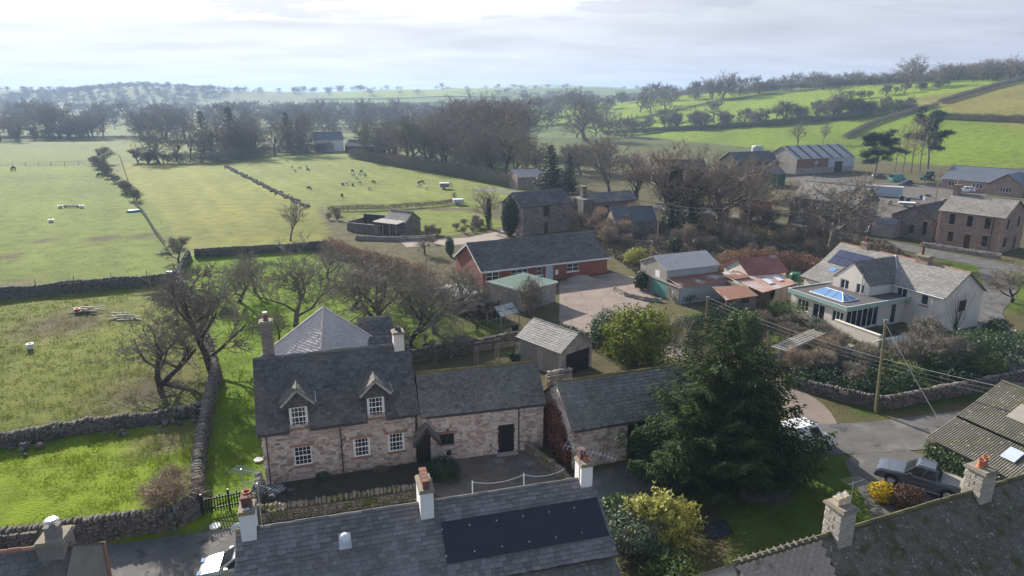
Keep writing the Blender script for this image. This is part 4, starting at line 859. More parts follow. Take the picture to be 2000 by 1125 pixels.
def grey_barn():
    h = Bld('grey_barn', 'tall grey board barn with teal doors and rusty lean-to beside the concrete yard', 'barn', 19.6, 83.41, 22.7, 7.9, 5.95, 3.65, 4.95, .2)
    h.win('L', .35, 2.1, 1.1, 1.3, kind='case', nx=1); h.walls('tin_grey'); h.roof('fibre_cement', ridge=None); r = h.root
    mb = corrugated(MB(), [(-.25, -.2, 3.69), (8.15, -.2, 3.69), (8.15, 2.98, 4.99), (-.25, 2.98, 4.99)], .2, .03); mb.build('roof_sheet', 'fibre_cement', h.rf)
    b = MB()
    for k in range(30): x = k * .2; b.box(-.03, -.002, x, x + .19, 2.05, 3.6 + (1.2 * (1 - abs(x - 2.97) / 2.97)))
    b.build('gable_board', 'timber_grey', r)
    for k in range(40): pass
    s = MB()
    for k in range(39): x = k * .2; s.box(x + .01, x + .19, -.03, -.002, 2.2, 3.68)
    s.build('side_board', 'tin_grey', r)
    w = MB().box(-.05, -.01, 1.5, 2.5, 2.35, 3.25); w.build('gable_hatch', 'white_paint', r)
    # stone front and rusty lean-to
    w = MB(); panel(w, (-.08, 6.1, 0), (0, -1, 0), (1, 0, 0), 8.9, 2.05, [(3.0, 6.4, 0, 2.0), (7.0, 7.7, .8, 1.6)]); w.build('front_wall', 'stone_tex', r)
    for k, (a, b2) in enumerate(((3.0, 4.1), (4.1, 5.2), (5.2, 6.4))):
        mb = MB()
        for j in range(5): u = (b2 - a) / 5; mb.box(-.05, .02, 6.1 - a - (j + 1) * u + .01, 6.1 - a - j * u - .01, .05, 1.98)
        mb.build('barn_door', 'teal_paint', r)
    lean_roof(r, 'lean_to_roof', [(-.1, -3.0, 2.15), (8.2, -3.0, 2.15), (8.2, -.05, 2.75), (-.1, -.05, 2.75)], 'tin_rust')
    w = MB().box(.1, 8.0, -2.8, -2.7, 0, 2.1); w.box(-.02, .06, -2.8, -.05, 0, 2.2); w.box(7.95, 8.05, -2.8, 0, 0, 2.2); w.build('lean_to_wall', 'tin_grey', r)
    MB().box(-.16, -.02, -3.05, 6.2, 2.07, 2.2).build('front_coping', 'timber_grey', r)
    k = Bld('red_roofed_shed', 'cream shed with faded red tin roof beyond the rusty lean-tos', 'shed', 30.53, 84.78, 20.2, 5.8, 5.2, 2.67, 4.3, .2)
    k.walls('render_cream'); k.roof('tin_red', ridge=None); mb = corrugated(MB(), [(-.25, -.2, 2.71), (6.05, -.2, 2.71), (6.05, 2.6, 4.34), (-.25, 2.6, 4.34)], .2, .03); mb.build('roof_sheet', 'tin_red', k.rf)
    r2 = k.root
    MB().lathe([(.0, 0), (.35, 0), (.35, .5), (.2, .62), (0, .64)], (-.1, 3.3, 2.0), 10).build('vent_hood', 'tin_grey', r2)
    e = empty('lean_to', (27.6, 81.6, 0), R(20), 'rust-streaked tin lean-to with two clear sheets, in front of the red-roofed shed', 'shed')
    lean_roof(e, 'roof', [(1.6, -3.3, 2.05), (8.6, -1.4, 2.05), (8.6, 2.3, 2.6), (.2, 2.6, 2.95)], 'tin_rust_pale')
    lean_roof(e, 'upper_sheet', [(.4, .6, 2.83), (3.2, .9, 2.80), (3.0, 3.2, 3.08), (.4, 3.2, 3.10)], 'tin_rust')
    for x, y in ((4.3, -.6), (6.4, .1)): MB().slab([(x, y - .6, 2.36), (x + .9, y - .45, 2.36), (x + .9, y + 1.0, 2.58), (x, y + .9, 2.6)], .015).build('clear_sheet', 'plastic_white', e)
    MB().box(4.6, 8.3, -2.0, -1.8, 0, 1.95).box(8.2, 8.4, -1.8, 2.2, 0, 2.2).build('wall', 'stone_tex', e); MB().box(.3, .5, -1.0, 2.4, 0, 2.4).build('end_wall', 'stone_tex', e)
    MB().box(2.2, 4.4, -1.6, -1.5, 0, 2.0).build('opening_shade_panel', 'dark_brown', e)  # dark panel put in for the shade inside the open front
    f = empty('garden_store', (25.2, 77.9, 0), R(12), 'small stone store with rusty sheet roof by the garden hedge', 'shed')
    lean_roof(f, 'roof', [(-.6, -1.6, 1.95), (4.2, -.7, 1.95), (4.0, 2.2, 2.45), (-.3, 2.4, 2.45)], 'tin_rust')
    w = MB(); panel(w, (.9, -.9, 0), (1, .12, 0), (0, 1, 0), 3.0, 2.0, [(.9, 2.1, 1.1, 1.8)], depth=.2); w.build('wall', 'stone_tex', f); MB().box(3.9, 4.1, -.5, 2.0, 0, 2.0).build('side_wall', 'stone_tex', f); MB().box(1.8, 3.0, -.55, -.5, 1.1, 1.8).build('window', 'glass', f); MB().box(-.1, .85, -.8, -.7, 0, 1.95).build('door', 'tin_rust', f)
grey_barn()
def bungalow():
    h = Bld('brick_bungalow', 'long red brick bungalow with blue-grey slate roof behind the yard', 'bungalow', -3.92, 88.08, 25.1, 19.6, 10.1, 2.38, 5.25)
    for x, z, w_, hh, n in ((.5, .9, 1.9, 1.2, 2), (4.2, 1.0, 2.6, 1.1, 3), (8.15, .9, .85, 1.2, 1), (12.9, .9, 1.9, 1.15, 2)): h.win('F', x, z, w_, hh, kind='case', nx=n, nz=2, sill='white_paint')
    h.door('F', 9.65, .95, 2.05, m='blue_grey_paint', frame='white_paint', boards=2)
    h.walls('brick_red'); h.roof('slate_tex', ridge='ridge_stone', maxridge=0); h.slates('slate', .3, .42, 0)
    f = MB().box(-.32, 19.9, -.34, -.30, 2.18, 2.38).build('fascia', 'white_paint', h.root); gutter(h.root, -.3, 19.9, -.42, 2.36, 'white_paint')
    MB().box(11.0, 11.45, -.12, 0, .7, 1.4).build('meter_box', 'white_paint', h.root)
    MB().box(-.35, -.31, -.3, -.1, 0, 2.3).build('corner_pier', 'brick_red', h.root)
    mb = MB()
    for s in (-1, 1): mb.slab([(-.34, 5.05 + s * 5.35, 2.3), (-.28, 5.05 + s * 5.35, 2.3), (-.28, 5.05, 5.2), (-.34, 5.05, 5.2)], .2)
    mb.build('bargeboard', 'white_paint', h.root)
    g = Bld('flat_roofed_garage', 'block garage with green felt roof in front of the brick bungalow', 'garage', 1.25, 77.95, 43.7, 5.8, 5.8, 2.6, 2.6, 0)
    g.walls('block'); r = g.root; MB().box(-.15, 5.95, -.15, 5.95, 2.54, 2.64).build('roof', 'felt_green', r)
    MB().box(-.19, 5.99, -.19, -.15, 2.48, 2.67).box(-.19, -.15, -.15, 5.95, 2.48, 2.67).box(5.95, 5.99, -.15, 5.95, 2.48, 2.67).build('fascia', 'white_paint', r)
    p = MB()
    for k in range(5): p.box(-.04, -.005, .1 + k * 1.15, .16 + k * 1.15, 0, 2.5)
    p.build('wall_strip', 'timber_grey', r)
    s = Bld('garden_shed', 'dark brown timber shed beside the greenhouse', 'shed', -3.9, 74.6, 40, 3.2, 3.4, 1.9, 2.6, .2); s.walls('dark_brown'); s.roof('felt_dark', ridge=None)
    s = Bld('garden_shed', 'grey-roofed block shed with brown door, left of the dark brown shed', 'shed', -6.4, 77.2, 40, 3.0, 5.5, 1.9, 2.5, .15); s.walls('block'); s.roof('fibre_cement', ridge=None)
    for k in range(3): tag(MB().box(-.3, .3, -.45, .45, 0, 1.0).box(-.35, .35, -.5, .5, 1.0, 1.06).build('compost_bin', 'timber', mat=Matrix.Translation((-6.3 + k * .8, 85.9 - k * .5, 0)) @ Matrix.Rotation(R(30), 4, 'Z')), 'slatted tan bin by the bungalow gable, ' + ('left', 'middle', 'right')[k] + ' of three', 'bin')
bungalow()
def greenhouse(name, x, y, a, L, W, e, r, label, frame='timber_grey', white=True):
    t = empty(name, (x, y, 0), R(a), label, 'greenhouse'); f = MB(); g = MB()
    for px in (0, L):
        for py in (0, W): f.box(px - .04, px + .04, py - .04, py + .04, 0, e)
        f.tube([(px, 0, e), (px, W / 2, r), (px, W, e)], .04, 4); f.tube([(px, 0, .5), (px, W, .5)], .025, 4)
    for py, z in ((0, e), (W, e), (W / 2, r), (0, .5), (W, .5)): f.tube([(0, py, z), (L, py, z)], .035, 4)
    n = max(3, int(L / .6))
    for k in range(1, n):
        q = L * k / n
        for s in (0, W): f.tube([(q, s, 0), (q, s, e), (q, W / 2, r)], .02, 4)
    f.build('frame', frame, t)
    for k in range(n):
        a0, b0 = L * k / n + .03, L * (k + 1) / n - .03
        for s in (0, W):
            for (z0, z1) in ((0, .46), (.54, 1)):
                p = [(a0, s + (W / 2 - s) * z0, e + (r - e) * z0), (b0, s + (W / 2 - s) * z0, e + (r - e) * z0), (b0, s + (W / 2 - s) * z1, e + (r - e) * z1), (a0, s + (W / 2 - s) * z1, e + (r - e) * z1)]
                MB().poly(p) if False else None; m = MB(); m.poly(p); m.build('pane', 'glass_clear', t)
    return t
def glass_clear():
    m = bpy.data.materials.new('glass_clear'); m.use_nodes = True; nt = m.node_tree; b = nt.nodes['Principled BSDF']; b.inputs['Base Color'].default_value = (.55, .6, .62, 1); b.inputs['Roughness'].default_value = .15; b.inputs['Specular IOR Level'].default_value = .8
    tr = nt.nodes.new('ShaderNodeBsdfTransparent'); ms = nt.nodes.new('ShaderNodeMixShader'); ms.inputs[0].default_value = .55
    nt.links.new(tr.outputs[0], ms.inputs[1]); nt.links.new(b.outputs[0], ms.inputs[2]); nt.links.new(ms.outputs[0], nt.nodes['Material Output'].inputs[0]); M['glass_clear'] = m
glass_clear()
greenhouse('greenhouse', -1.2, 71.0, 40, 2.6, 2.4, 1.6, 2.5, 'small greenhouse with glinting glass roof beside the garden wall')
tag(MB().lathe([(.0, 0), (.32, 0), (.38, .5), (.34, .8), (.12, .9), (0, .92)], n=12).build('compost_bin', 'black_paint', mat=Matrix.Translation((.35, 70.6, 0))), 'black round bin at the corner of the small greenhouse', 'bin')
greenhouse('greenhouse', 36.2, 60.4, 20, 4.2, 2.6, 1.7, 2.6, 'green-framed greenhouse below the white house terrace', 'fascia_green')
def mid_buildings():
    h = Bld('stone_barn', 'tall grey stone barn with ivy column on its left gable', 'barn', 2.01, 123.03, 34.2, 11.3, 6.9, 5.34, 7.6, .2)
    h.hole('F', 4.6, 6.0, 3.2, 5.2); h.hole('F', 4.8, 5.8, .0, 2.0); h.walls('stone_tex', depth=.3); h.roof('slate_tex', ridge_n=0, maxridge=0); h.slates('slate', .3, .45, 0); MB().box(4.6, 6.0, .28, .32, 3.2, 5.2).box(4.8, 5.8, .28, .32, 0, 2.0).build('hatch', 'timber_dark', h.root)
    st = rubble_mats(*h.face('L')[:3], h.W, h.wt - .06, (), h.r - .1, hs=(.2, .35), ws=(.3, .8)); pieces(h.wall, 'stone', 'stone', [T for p, T in st], 'rubble_pale', 0)
    h = Bld('low_barn', 'low dark barn with purple slate roof right of the ivy-clad barn', 'barn', 17.58, 145.35, 27.6, 11.3, 5.4, 2.75, 4.4, .2); h.hole('F', 3, 4.2, 0, 2); h.walls('stone_tex'); h.roof('slate_tex', maxridge=0); h.slates('slate_purple', .3, .45, 0)
    MB().box(3, 4.2, .1, .15, 0, 2).build('door', 'timber_dark', h.root); chimney(h.root, -1.0, 2.7, 0, 1.0, 1.0, 6.0, 'stone_tex', ()); chimney(h.root, 8.2, 1.0, 3.4, .35, .35, 1.5, 'brick_grey', ()); MB().box(-2.6, 0, .2, 5.2, 0, 3.6).build('end_wall', 'stone_tex', h.root)
    p = P(1150, 440); h = Bld('outbuilding', 'slate-roofed outbuilding half sunk in scrub below the low dark barn', 'outbuilding', 19.2, 125.2, 10, 8.0, 6.0, 2.2, 4.6, .2); h.walls('stone_tex'); h.roof('slate_tex_blue', maxridge=0)
    # garden shelter with pergola and ruined yard walls
    s = Bld('garden_shelter', 'small slate-roofed garden shelter with timber pergola', 'shelter', -24.3, 127.6, -30, 5.2, 4.6, 2.2, 3.9, .15); s.walls('stone_tex'); s.roof('slate_tex_pale', maxridge=0)
    pg = MB()
    for x in (0, 1.6, 3.2, 4.8):
        pg.box(x, x + .14, -2.3, -2.16, 0, 2.1); pg.box(x, x + .12, -2.6, -.02, 2.1, 2.2)
    for y in (-2.25, -1.2, -.3): pg.box(-.4, 5.4, y, y + .1, 2.2, 2.3)
    for x in (.7, 2.3, 4.0): pg.tube([(x - .5, -2.2, 1.6), (x - .7, -2.2, 2.1)], .05, 4)
    pg.build('pergola', 'timber_grey', s.root)
    MB().slab([(-.4, -2.7, 2.33), (5.4, -2.7, 2.33), (5.4, -.1, 2.55), (-.4, -.1, 2.55)], .04).build('pergola_roof', 'timber_grey', s.root)
    ru = empty('ruined_wall', (-31.5, 128.5, 0), R(-25), 'roofless pale stone yard walls left of the garden shelter', 'wall')
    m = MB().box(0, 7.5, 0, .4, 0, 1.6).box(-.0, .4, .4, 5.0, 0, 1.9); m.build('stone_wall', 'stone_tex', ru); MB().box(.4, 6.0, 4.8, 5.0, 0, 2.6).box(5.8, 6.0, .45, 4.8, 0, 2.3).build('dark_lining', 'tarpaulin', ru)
    p = P(1010, 372); h = Bld('sandstone_cottage', 'little sandstone house with sunlit roof behind the dark spruce', 'house', 1.5, 188, 25, 8.5, 6, 3.2, 5.2, .2); h.win('F', 2, 1, 1, 1.3); h.win('F', 5, 1, 1, 1.3); h.walls('sandstone'); h.roof('slate_bright', maxridge=0); chimney(h.root, 8, 3, 4.6, .9, .6, 1.3, 'sandstone')
    p = G(640, 296); h = Bld('farmhouse', 'white farmhouse with grey roofs in the hazy trees beyond the sheep', 'house', p.x - 5, p.y - 3, 24, 13, 9, 5.2, 8.6, .3); h.walls('render_white'); h.roof('slate_tex_blue', maxridge=0)
    for x in (1.5, 4.5, 8, 11):
        for z in (.9, 3.2): window(h.root, h.T('F', x, z), 1.0, 1.3, kind='case', nx=2)
    g = Bld('farm_barn', 'dark low barn beside the far white farmhouse', 'barn', p.x + 10, p.y - 8, -15, 16, 8, 3, 5.6, .3); g.walls('timber_dark'); g.roof('slate_tex', maxridge=0)
    p = G(985, 279); h = Bld('far_bungalow', 'low building with bright roof glimpsed through the middle trees', 'house', p.x - 8, p.y, 8, 22, 9, 2.6, 5.2, .3); h.walls('brick_red'); h.roof('slate_bright', maxridge=0)
mid_buildings()
def right_village():
    h = Bld('sandstone_house', 'square two-storey sandstone house with lichened roof beside the village road', 'house', 73.56, 116.36, -54.5, 9.62, 8.9, 5.94, 8.52, .25)
    for x, z, hh in ((1.6, 3.85, 1.75), (4.3, 3.8, 1.8), (6.95, 3.85, 1.8), (1.8, .9, 1.7), (7.0, .95, 1.75)): h.win('F', x, z, .85, hh, frame='timber_dark', nx=2, sill='sandstone_plain', lintel='sandstone_plain')
    h.door('F', 4.35, .95, 2.4, m='dark_brown', frame='sandstone_plain')
    for x, z, w_, hh in ((1.6, 3.9, .9, 1.7), (5.8, 3.9, .9, 1.7), (1.3, .9, 1.4, 1.6)): h.win('R', x, z, w_, hh, frame='timber_dark', nx=2)
    h.door('R', 5.6, .9, 2.2, m='dark_brown')
    h.walls('sandstone'); h.roof('slate_tex_pale', maxridge=30); q = []
    for x in (.2, 9.42):
        for k in range(19): q.append(basis(Vector((x + (.06 if k % 2 else -.06) * (1 if x < 1 else -1), -.002, .17 + k * .31)), Vector((.42 if k % 2 else .55, 0, 0)), Vector((0, .04, 0)), Vector((0, 0, .3))))
    for k in range(19): q.append(basis(Vector((9.622, .2, .17 + k * .31)), Vector((0, .42 if k % 2 else .55, 0)), Vector((-.04, 0, 0)), Vector((0, 0, .3))))
    pieces(h.wall, 'quoin', 'stone', q, 'sandstone_plain', 60)
    MB().box(4.1, 5.5, -.3, 0, 2.62, 2.75).build('door_hood', 'sandstone_plain', h.root); chimney(h.root, .3, 4.45, 7.8, .8, 1.2, 2.1, 'sandstone', [(0, -.2, .7, .17, 'terracotta', 'round')])
    MB().tube([(8.2, -.1, 5.9), (8.2, -.1, 0)], .05, 6).build('downpipe', 'dark_brown', h.root)
    c = Bld('chapel', 'small grey stone chapel with arched gable windows', 'chapel', 74.18, 118.23, 35.1, 10.8, 7.5, 3.84, 5.9, .2)
    # gable faces the road: x = 0 face
    for a, w_, z, hh in ((1.2, .75, .95, 2.0), (6.3 - .35, .75, .95, 2.0)): c.win('L', 7.5 - a - w_, z, w_, hh, frame='timber_dark', nx=2)
    c.win('L', 3.3, .95, .85, 1.5, frame='timber_dark', nx=2); c.walls('stone_tex'); c.roof('slate_tex', maxridge=0)
    ar = MB()
    for yc in (1.2 + .375, 5.95 + .375):
        for k in range(8): a, b = math.pi * k / 8, math.pi * (k + 1) / 8; ar.poly([(-.02, yc, 2.94), (-.02, yc + .46 * math.cos(a), 2.94 + .5 * math.sin(a)), (-.02, yc + .46 * math.cos(b), 2.94 + .5 * math.sin(b))])
    ar.build('window_arch', 'glass', c.root)
    s = MB()
    for yc in (1.2 + .375, 5.95 + .375):
        for k in range(9):
            a = math.pi * (k + .5) / 9; T = Matrix.Translation((-.03, yc + .58 * math.cos(a), 2.94 + .62 * math.sin(a))) @ Matrix.Rotation(a, 4, 'X'); s.box(-.03, .05, -.11, .11, -.1, .1, T=T)
    s.build('arch_stone', 'sandstone_plain', c.root)
    MB().lathe([(0, -.03), (.3, -.03), (.34, .0), (.3, .03), (0, .03)], n=12).build('gable_plaque', 'red_sill', c.root, Matrix.Translation((-.02, 3.75, 4.4)) @ Matrix.Rotation(R(90), 4, 'Y'))
    b = Bld('bungalow', 'sandstone bungalow with blue slate roof at the foot of the green hill', 'bungalow', 119.19, 190.08, -52, 26, 14, 2.7, 6.0, .4)
    for x in (1.6, 7.5): b.win('F', x, .9, 2.4, 1.3, kind='case', nx=3)
    b.walls('sandstone'); b.roof('slate_tex_blue', maxridge=0)
    g = MB(); panel(g, (12.2, -3.6, 0), (1, 0, 0), (0, 1, 0), 8.0, 2.8, [(2.8, 5.4, .9, 2.2)], 5.4); g.poly([(12.2, -3.6, 0), (12.2, 0, 0), (12.2, 0, 2.8), (12.2, -3.6, 2.8)]); g.build('wing_wall', 'sandstone', b.root); window(b.root, basis(Vector((15.0, -3.6, .9)), Vector((1, 0, 0)), Vector((0, 1, 0)), Vector((0, 0, 1))), 2.6, 1.3, kind='case', nx=4)
    g = MB()
    for s in (-1, 1): g.slab([(16.2 + s * 4.4, -4.0, 2.65), (16.2 + s * 4.4, 6, 2.65), (16.2, 6, 5.6), (16.2, -4.0, 5.6)], .12)
    g.build('wing_roof', 'slate_tex_blue', b.root)
    f = Bld('farmhouse', 'weathered farmhouse behind the spreading oak', 'house', 56.38, 136.72, -51.4, 13.0, 8.4, 5.3, 8.2, .25)
    for x in (1.6, 8.5): f.win('F', x, 3.2, 1.3, 1.5, kind='case', nx=3); f.win('F', x, .8, 1.4, 1.5, kind='case', nx=3)
    f.walls('stone_tex'); f.roof('slate_tex_pale', maxridge=0); f.door('F', 5.4, 1.0, 2.1, m='dark_brown')
    b = Bld('farm_barn', 'big farm barn with striped sheet roof below the hill', 'barn', 92.38, 224.05, 24, 26, 13.5, 4.9, 8.7, .3)
    b.walls('block'); b.roof('fibre_cement', ridge=None); st = MB()
    for k in range(6): x = 1.2 + k * 4.6; st.slab([(x, -.28, 4.96), (x + 1.0, -.28, 4.96), (x + 1.0, 6.7, 8.74), (x, 6.7, 8.74)], .02)
    st.build('dark_strip', 'felt_dark', b.root); MB().box(0, 14, -.06, -.02, 2.0, 4.9).build('cladding', 'tin_rust', b.root); MB().box(14.0, 26, -.06, -.02, 1.8, 4.9).build('cladding', 'blue_grey_paint', b.root); MB().box(17, 20.5, -.1, -.05, 0, 3.6).build('sliding_door', 'dark_brown', b.root)
    MB().slab([(0, 13.5, 4.9), (-.1, 20, 2.6), (26, 20, 2.6), (26, 13.5, 4.9)], .1).build('lean_to_roof', 'fibre_cement', b.root)
    p = P(1480, 372); b = Bld('dark_shed', 'long dark green tin shed left of the big striped barn', 'shed', p.x - 6, p.y + 6, 10, 17, 9, 3.4, 5.4, .2); b.walls('plastic_green'); b.roof('felt_dark', ridge=None)
    p = P(1460, 345); b = Bld('dark_shed', 'black-roofed shed behind the long green tin shed', 'shed', p.x - 2, p.y + 4, 20, 16, 10, 4, 7, .2); b.walls('timber_dark'); b.roof('felt_dark', ridge=None)
    p = P(1300, 330); b = Bld('house', 'pale house hidden behind the ivy-clad trees', 'house', 42, 196, 5, 14, 8, 4.5, 7, .2); b.walls('render_white'); b.roof('slate_tex', ridge=None)
    for (u, v, a, L_, m, lb) in ((1478, 412, -62, 6.0, 'container_red', 'rust red shipping container among the bare trees'), (1725, 383, -30, 8.5, 'blue_grey_paint', 'grey site cabin in the farm yard')):
        p = P(u, v); c = empty('container', p, R(a), lb, 'container'); mb = MB()
        for k in range(int(L_ / .3)): x = -L_ / 2 + k * .3; mb.box(x, x + .17, -1.25, 1.25, .1, 2.5); mb.box(x + .17, x + .3, -1.2, 1.2, .1, 2.48)
        mb.build('shell', m, c); MB().box(-L_ / 2 - .03, L_ / 2 + .03, -1.28, 1.28, 2.45, 2.6).build('roof', m if 'red' in m else 'fibre_cement', c); MB().box(L_ / 2, L_ / 2 + .05, -1.1, 1.1, .2, 2.4).build('door', m, c)
    p = P(1745, 440); c = Bld('glazed_shed', 'timber and glass lean-to between the farmhouse and the chapel', 'shed', 66.5, 124.5, -54, 4.0, 3.0, 2.4, 3.4, .1); c.walls('timber_grey'); c.roof('slate_tex_blue', ridge=None); window(c.root, c.T('F', .4, .3), 3.2, 1.8, kind='case', nx=4)
right_village()
# ---------------------------------------------------------------- dry stone walls
def drywall(label, pts, h=1.25, th=.55, m='drystone', size=1.0, copes=0, name='dry_stone_wall', cat='wall', both=True, rough=0.0):
    pts = [Vector((p[0], p[1], 0)) for p in pts]; root = empty(name, (pts[0].x, pts[0].y, gz(pts[0].x, pts[0].y)), 0, label, cat); o = root.location
    core = MB(); st = []; cp = []
    hl = lambda c: h * (1 - .24 * max(0, mnoise.noise(Vector((c.x * .22, c.y * .22, 5))) + .15))
    for a, b in zip(pts, pts[1:]):
        d = b - a; ln = d.length; u = d.normalized(); n = Vector((-u.y, u.x, 0)); k = max(1, int(ln / 2))
        for i in range(k):
            p, q = a + u * (ln * i / k), a + u * (ln * (i + 1) / k); z0, z1 = gz(p.x, p.y), gz(q.x, q.y); t = th * .36; hh = h * .66
            for s in (-1, 1): core.poly([p + n * t * s - o + Vector((0, 0, z0 + o.z * 0)), q + n * t * s - o + Vector((0, 0, z1)), q + n * t * s * .8 - o + Vector((0, 0, z1 + hh)), p + n * t * s * .8 - o + Vector((0, 0, z0 + hh))])
            core.poly([p - n * t * .8 - o + Vector((0, 0, z0 + hh)), q - n * t * .8 - o + Vector((0, 0, z1 + hh)), q + n * t * .8 - o + Vector((0, 0, z1 + hh)), p + n * t * .8 - o + Vector((0, 0, z0 + hh))])
        z = .0
        while z < h * .86:
            hs = random.uniform(.09, .2) * size
            for s in ((-1, 1) if both else (-1,)):
                x = random.uniform(-.2, 0)
                while x < ln:
                    ws = random.uniform(.13, .38) * size; x += ws; c = a + u * min(x - ws / 2, ln); off = th * (.36 - .1 * z / h) * s
                    if z + hs > .86 * hl(c) or (rough and random.random() < rough * z / h): continue
                    pz = gz(c.x, c.y) + z + hs / 2
                    st.append(basis(c + n * off - o + Vector((0, 0, pz)), u * (ws - .02), -n * s * random.uniform(.07, .17), Vector((0, 0, hs - .02)) + u * random.uniform(-.05, .05)))
            z += hs
        x = 0
        while x < ln:
            ws = random.uniform(.14, .34) * size; c = a + u * (x + ws / 2); hs = random.uniform(.2, .34) * size; x += ws
            zc = hl(c) * (.84 - rough * .5 * abs(mnoise.noise(Vector((c.x * .4, c.y * .4, 0)))))
            p = c - o + Vector((0, 0, gz(c.x, c.y) + zc + hs * .32)) + n * random.uniform(-.05, .05)
            cp.append((p, basis(p, u * (ws * 1.15) + n * random.uniform(-.05, .05), n * (th * random.uniform(.8, 1.05)), Vector((0, 0, hs)) + u * random.uniform(-.08, .08))))
    w = core.build('wall_core', m, root); pieces(w, 'stone', 'stone', st, m, 0, 'stone_courses')
    if copes or True: pieces(w, 'coping_stone', 'rock', nearest(Matrix.Translation(o), cp), m, copes, 'coping_row')
    return root
def loose_rocks(parent_label, cat, centre, n, r, size, m='drystone', name='rubble_heap'):
    root = empty(name, centre, 0, parent_label, cat); T = []
    for k in range(n):
        a, q = random.uniform(0, 6.28), r * random.random() ** .7; s = size * random.uniform(.5, 1.3); p = Vector((q * math.cos(a), q * math.sin(a) * .8, s * .25 + max(0, (r - q)) * .12))
        T.append(Matrix.Translation(p) @ Matrix.Rotation(random.uniform(0, 3), 4, 'Z') @ Matrix.Diagonal((s, s * .8, s * .6, 1)))
    pieces(root, 'rock', 'rock', T, m, 40); return root
drywall('long dry stone wall running back from the gate left of the farmhouse', [(-19.6, 37.2), (-21.4, 41.5), (-23.2, 46.3), (-25.2, 52), (-27.0, 57.8), (-30.2, 64), (-36, 74.5), (-47.2, 93.5)], 1.45, .75, copes=120)
drywall('dry stone wall along the lane in front of the bright green lawn', [(-45, 28.8), (-30.5, 33.0), (-25.2, 34.2), (-20.2, 35.6), (-19.5, 36.9)], 1.5, .8, copes=80)
drywall('broken-topped dry stone wall between the bright lawn and the rough field', [(-45, 42.5), (-37.7, 45.3), (-33.1, 47.6), (-28.5, 49.0), (-25.6, 50.3)], 1.15, .8, copes=60, rough=.5)
drywall('dry stone wall across the far side of the rough field', [(-95, 71), (-80, 77), (-65, 83.4), (-46.6, 90.8)], 1.7, .7, size=1.1)
drywall('dry stone wall closing the back of the orchard', [(-50.5, 106), (-42, 109), (-34.2, 111.3), (-31, 113)], 1.5, .7)
drywall('dry stone wall up the left side of the orchard', [(-47.2, 93.5), (-51.5, 106)], 1.3, .7)
drywall('garden wall between the farmhouse and the garage', [(-10.5, 61.6), (-5, 64.2), (.8, 67.2), (3.2, 67.6)], 1.35, .6)
drywall('mossy boundary wall below the white house garden', [(24.6, 56.4), (27.5, 53.6), (30.5, 51.6), (36, 53.5), (44, 56.5), (54, 60)], 1.1, .6, copes=30)
drywall('low mossy retaining wall in front of the farmhouse', [(-16.7, 40.0), (-15.9, 36.6), (-15.2, 36.2), (-10, 37.6), (-5.6, 38.8), (-5.4, 39.4)], .95, .55, m='mossy_stone', size=1.15, copes=90)
drywall('curved rockery wall under the red creeper beside the courtyard', [(1.1, 44.9), (1.9, 43.4), (2.7, 42.2), (3.4, 41.2), (3.7, 40.2)], .6, .5, m='mossy_stone', copes=30)
drywall('low roadside wall in front of the sandstone house', [(70.2, 114.6), (73.2, 110.2), (77.0, 105.0)], .8, .4, m='stone_grey')
drywall('short stone wall beside the garage front', [(3.2, 56.2), (5.3, 57.2)], 1.4, .5, m='stone_grey')
drywall('curved stone edging round the tank bed by the grey barn', [(13.6, 87.5), (14.6, 84.6), (16.6, 82.6), (18.6, 82.0)], .35, .35, m='stone_grey')
drywall('low garden wall in front of the garden shelter', [(-28, 120), (-20, 119), (-14, 121)], .7, .5, m='stone_grey')
loose_rocks('heap of tumbled stones in the corner of the rough field', 'stones', P(340, 815), 70, 2.6, .5)
loose_rocks('scatter of fallen stones along the broken field wall', 'stones', P(225, 835), 26, 2.2, .4)
loose_rocks('few mossy boulders at the foot of the lane wall', 'stones', P(45, 880), 8, 1.3, .6)
loose_rocks('rockery stones below the white house terrace', 'stones', P(1650, 690), 40, 2.5, .6, 'stone_grey')
loose_rocks('pile of stones behind the retaining wall near the gate', 'stones', P(545, 965), 30, 1.1, .4)
# ---------------------------------------------------------------- trees, shrubs, hedges
def tube_mesh(segs, n):
    A = np.array([s[0] for s in segs]); B = np.array([s[1] for s in segs]); ra = np.array([s[2] for s in segs])[:, None]; rb = np.array([s[3] for s in segs])[:, None]
    d = B - A; d /= np.linalg.norm(d, axis=1, keepdims=True) + 1e-9; ref = np.where(np.abs(d[:, 2:3]) < .9, np.array([[0, 0, 1.]]), np.array([[1., 0, 0]]))
    x = np.cross(d, ref); x /= np.linalg.norm(x, axis=1, keepdims=True) + 1e-9; y = np.cross(d, x); vs_ = []
    for k in range(n):
        a = 2 * math.pi * k / n; q = x * math.cos(a) + y * math.sin(a); vs_ += [A + q * ra, B + q * rb]
    V = np.stack(vs_, 1).reshape(-1, 3); o = np.arange(len(segs))[:, None] * 2 * n; F_ = []
    for k in range(n): j = (k + 1) % n; F_.append(np.stack([o[:, 0] + 2 * k, o[:, 0] + 2 * j, o[:, 0] + 2 * j + 1, o[:, 0] + 2 * k + 1], 1))
    return V, np.concatenate(F_)
def blades(p, d, ln, wd, rnd):                          # one thin triangle per twig
    p, d = np.asarray(p), np.asarray(d); s = np.cross(d, rnd.normal(size=d.shape)); s /= np.linalg.norm(s, axis=1, keepdims=True) + 1e-9
    V = np.stack([p - s * wd[:, None], p + s * wd[:, None], p + d * ln[:, None]], 1).reshape(-1, 3)
    return V, np.arange(len(V)).reshape(-1, 3)
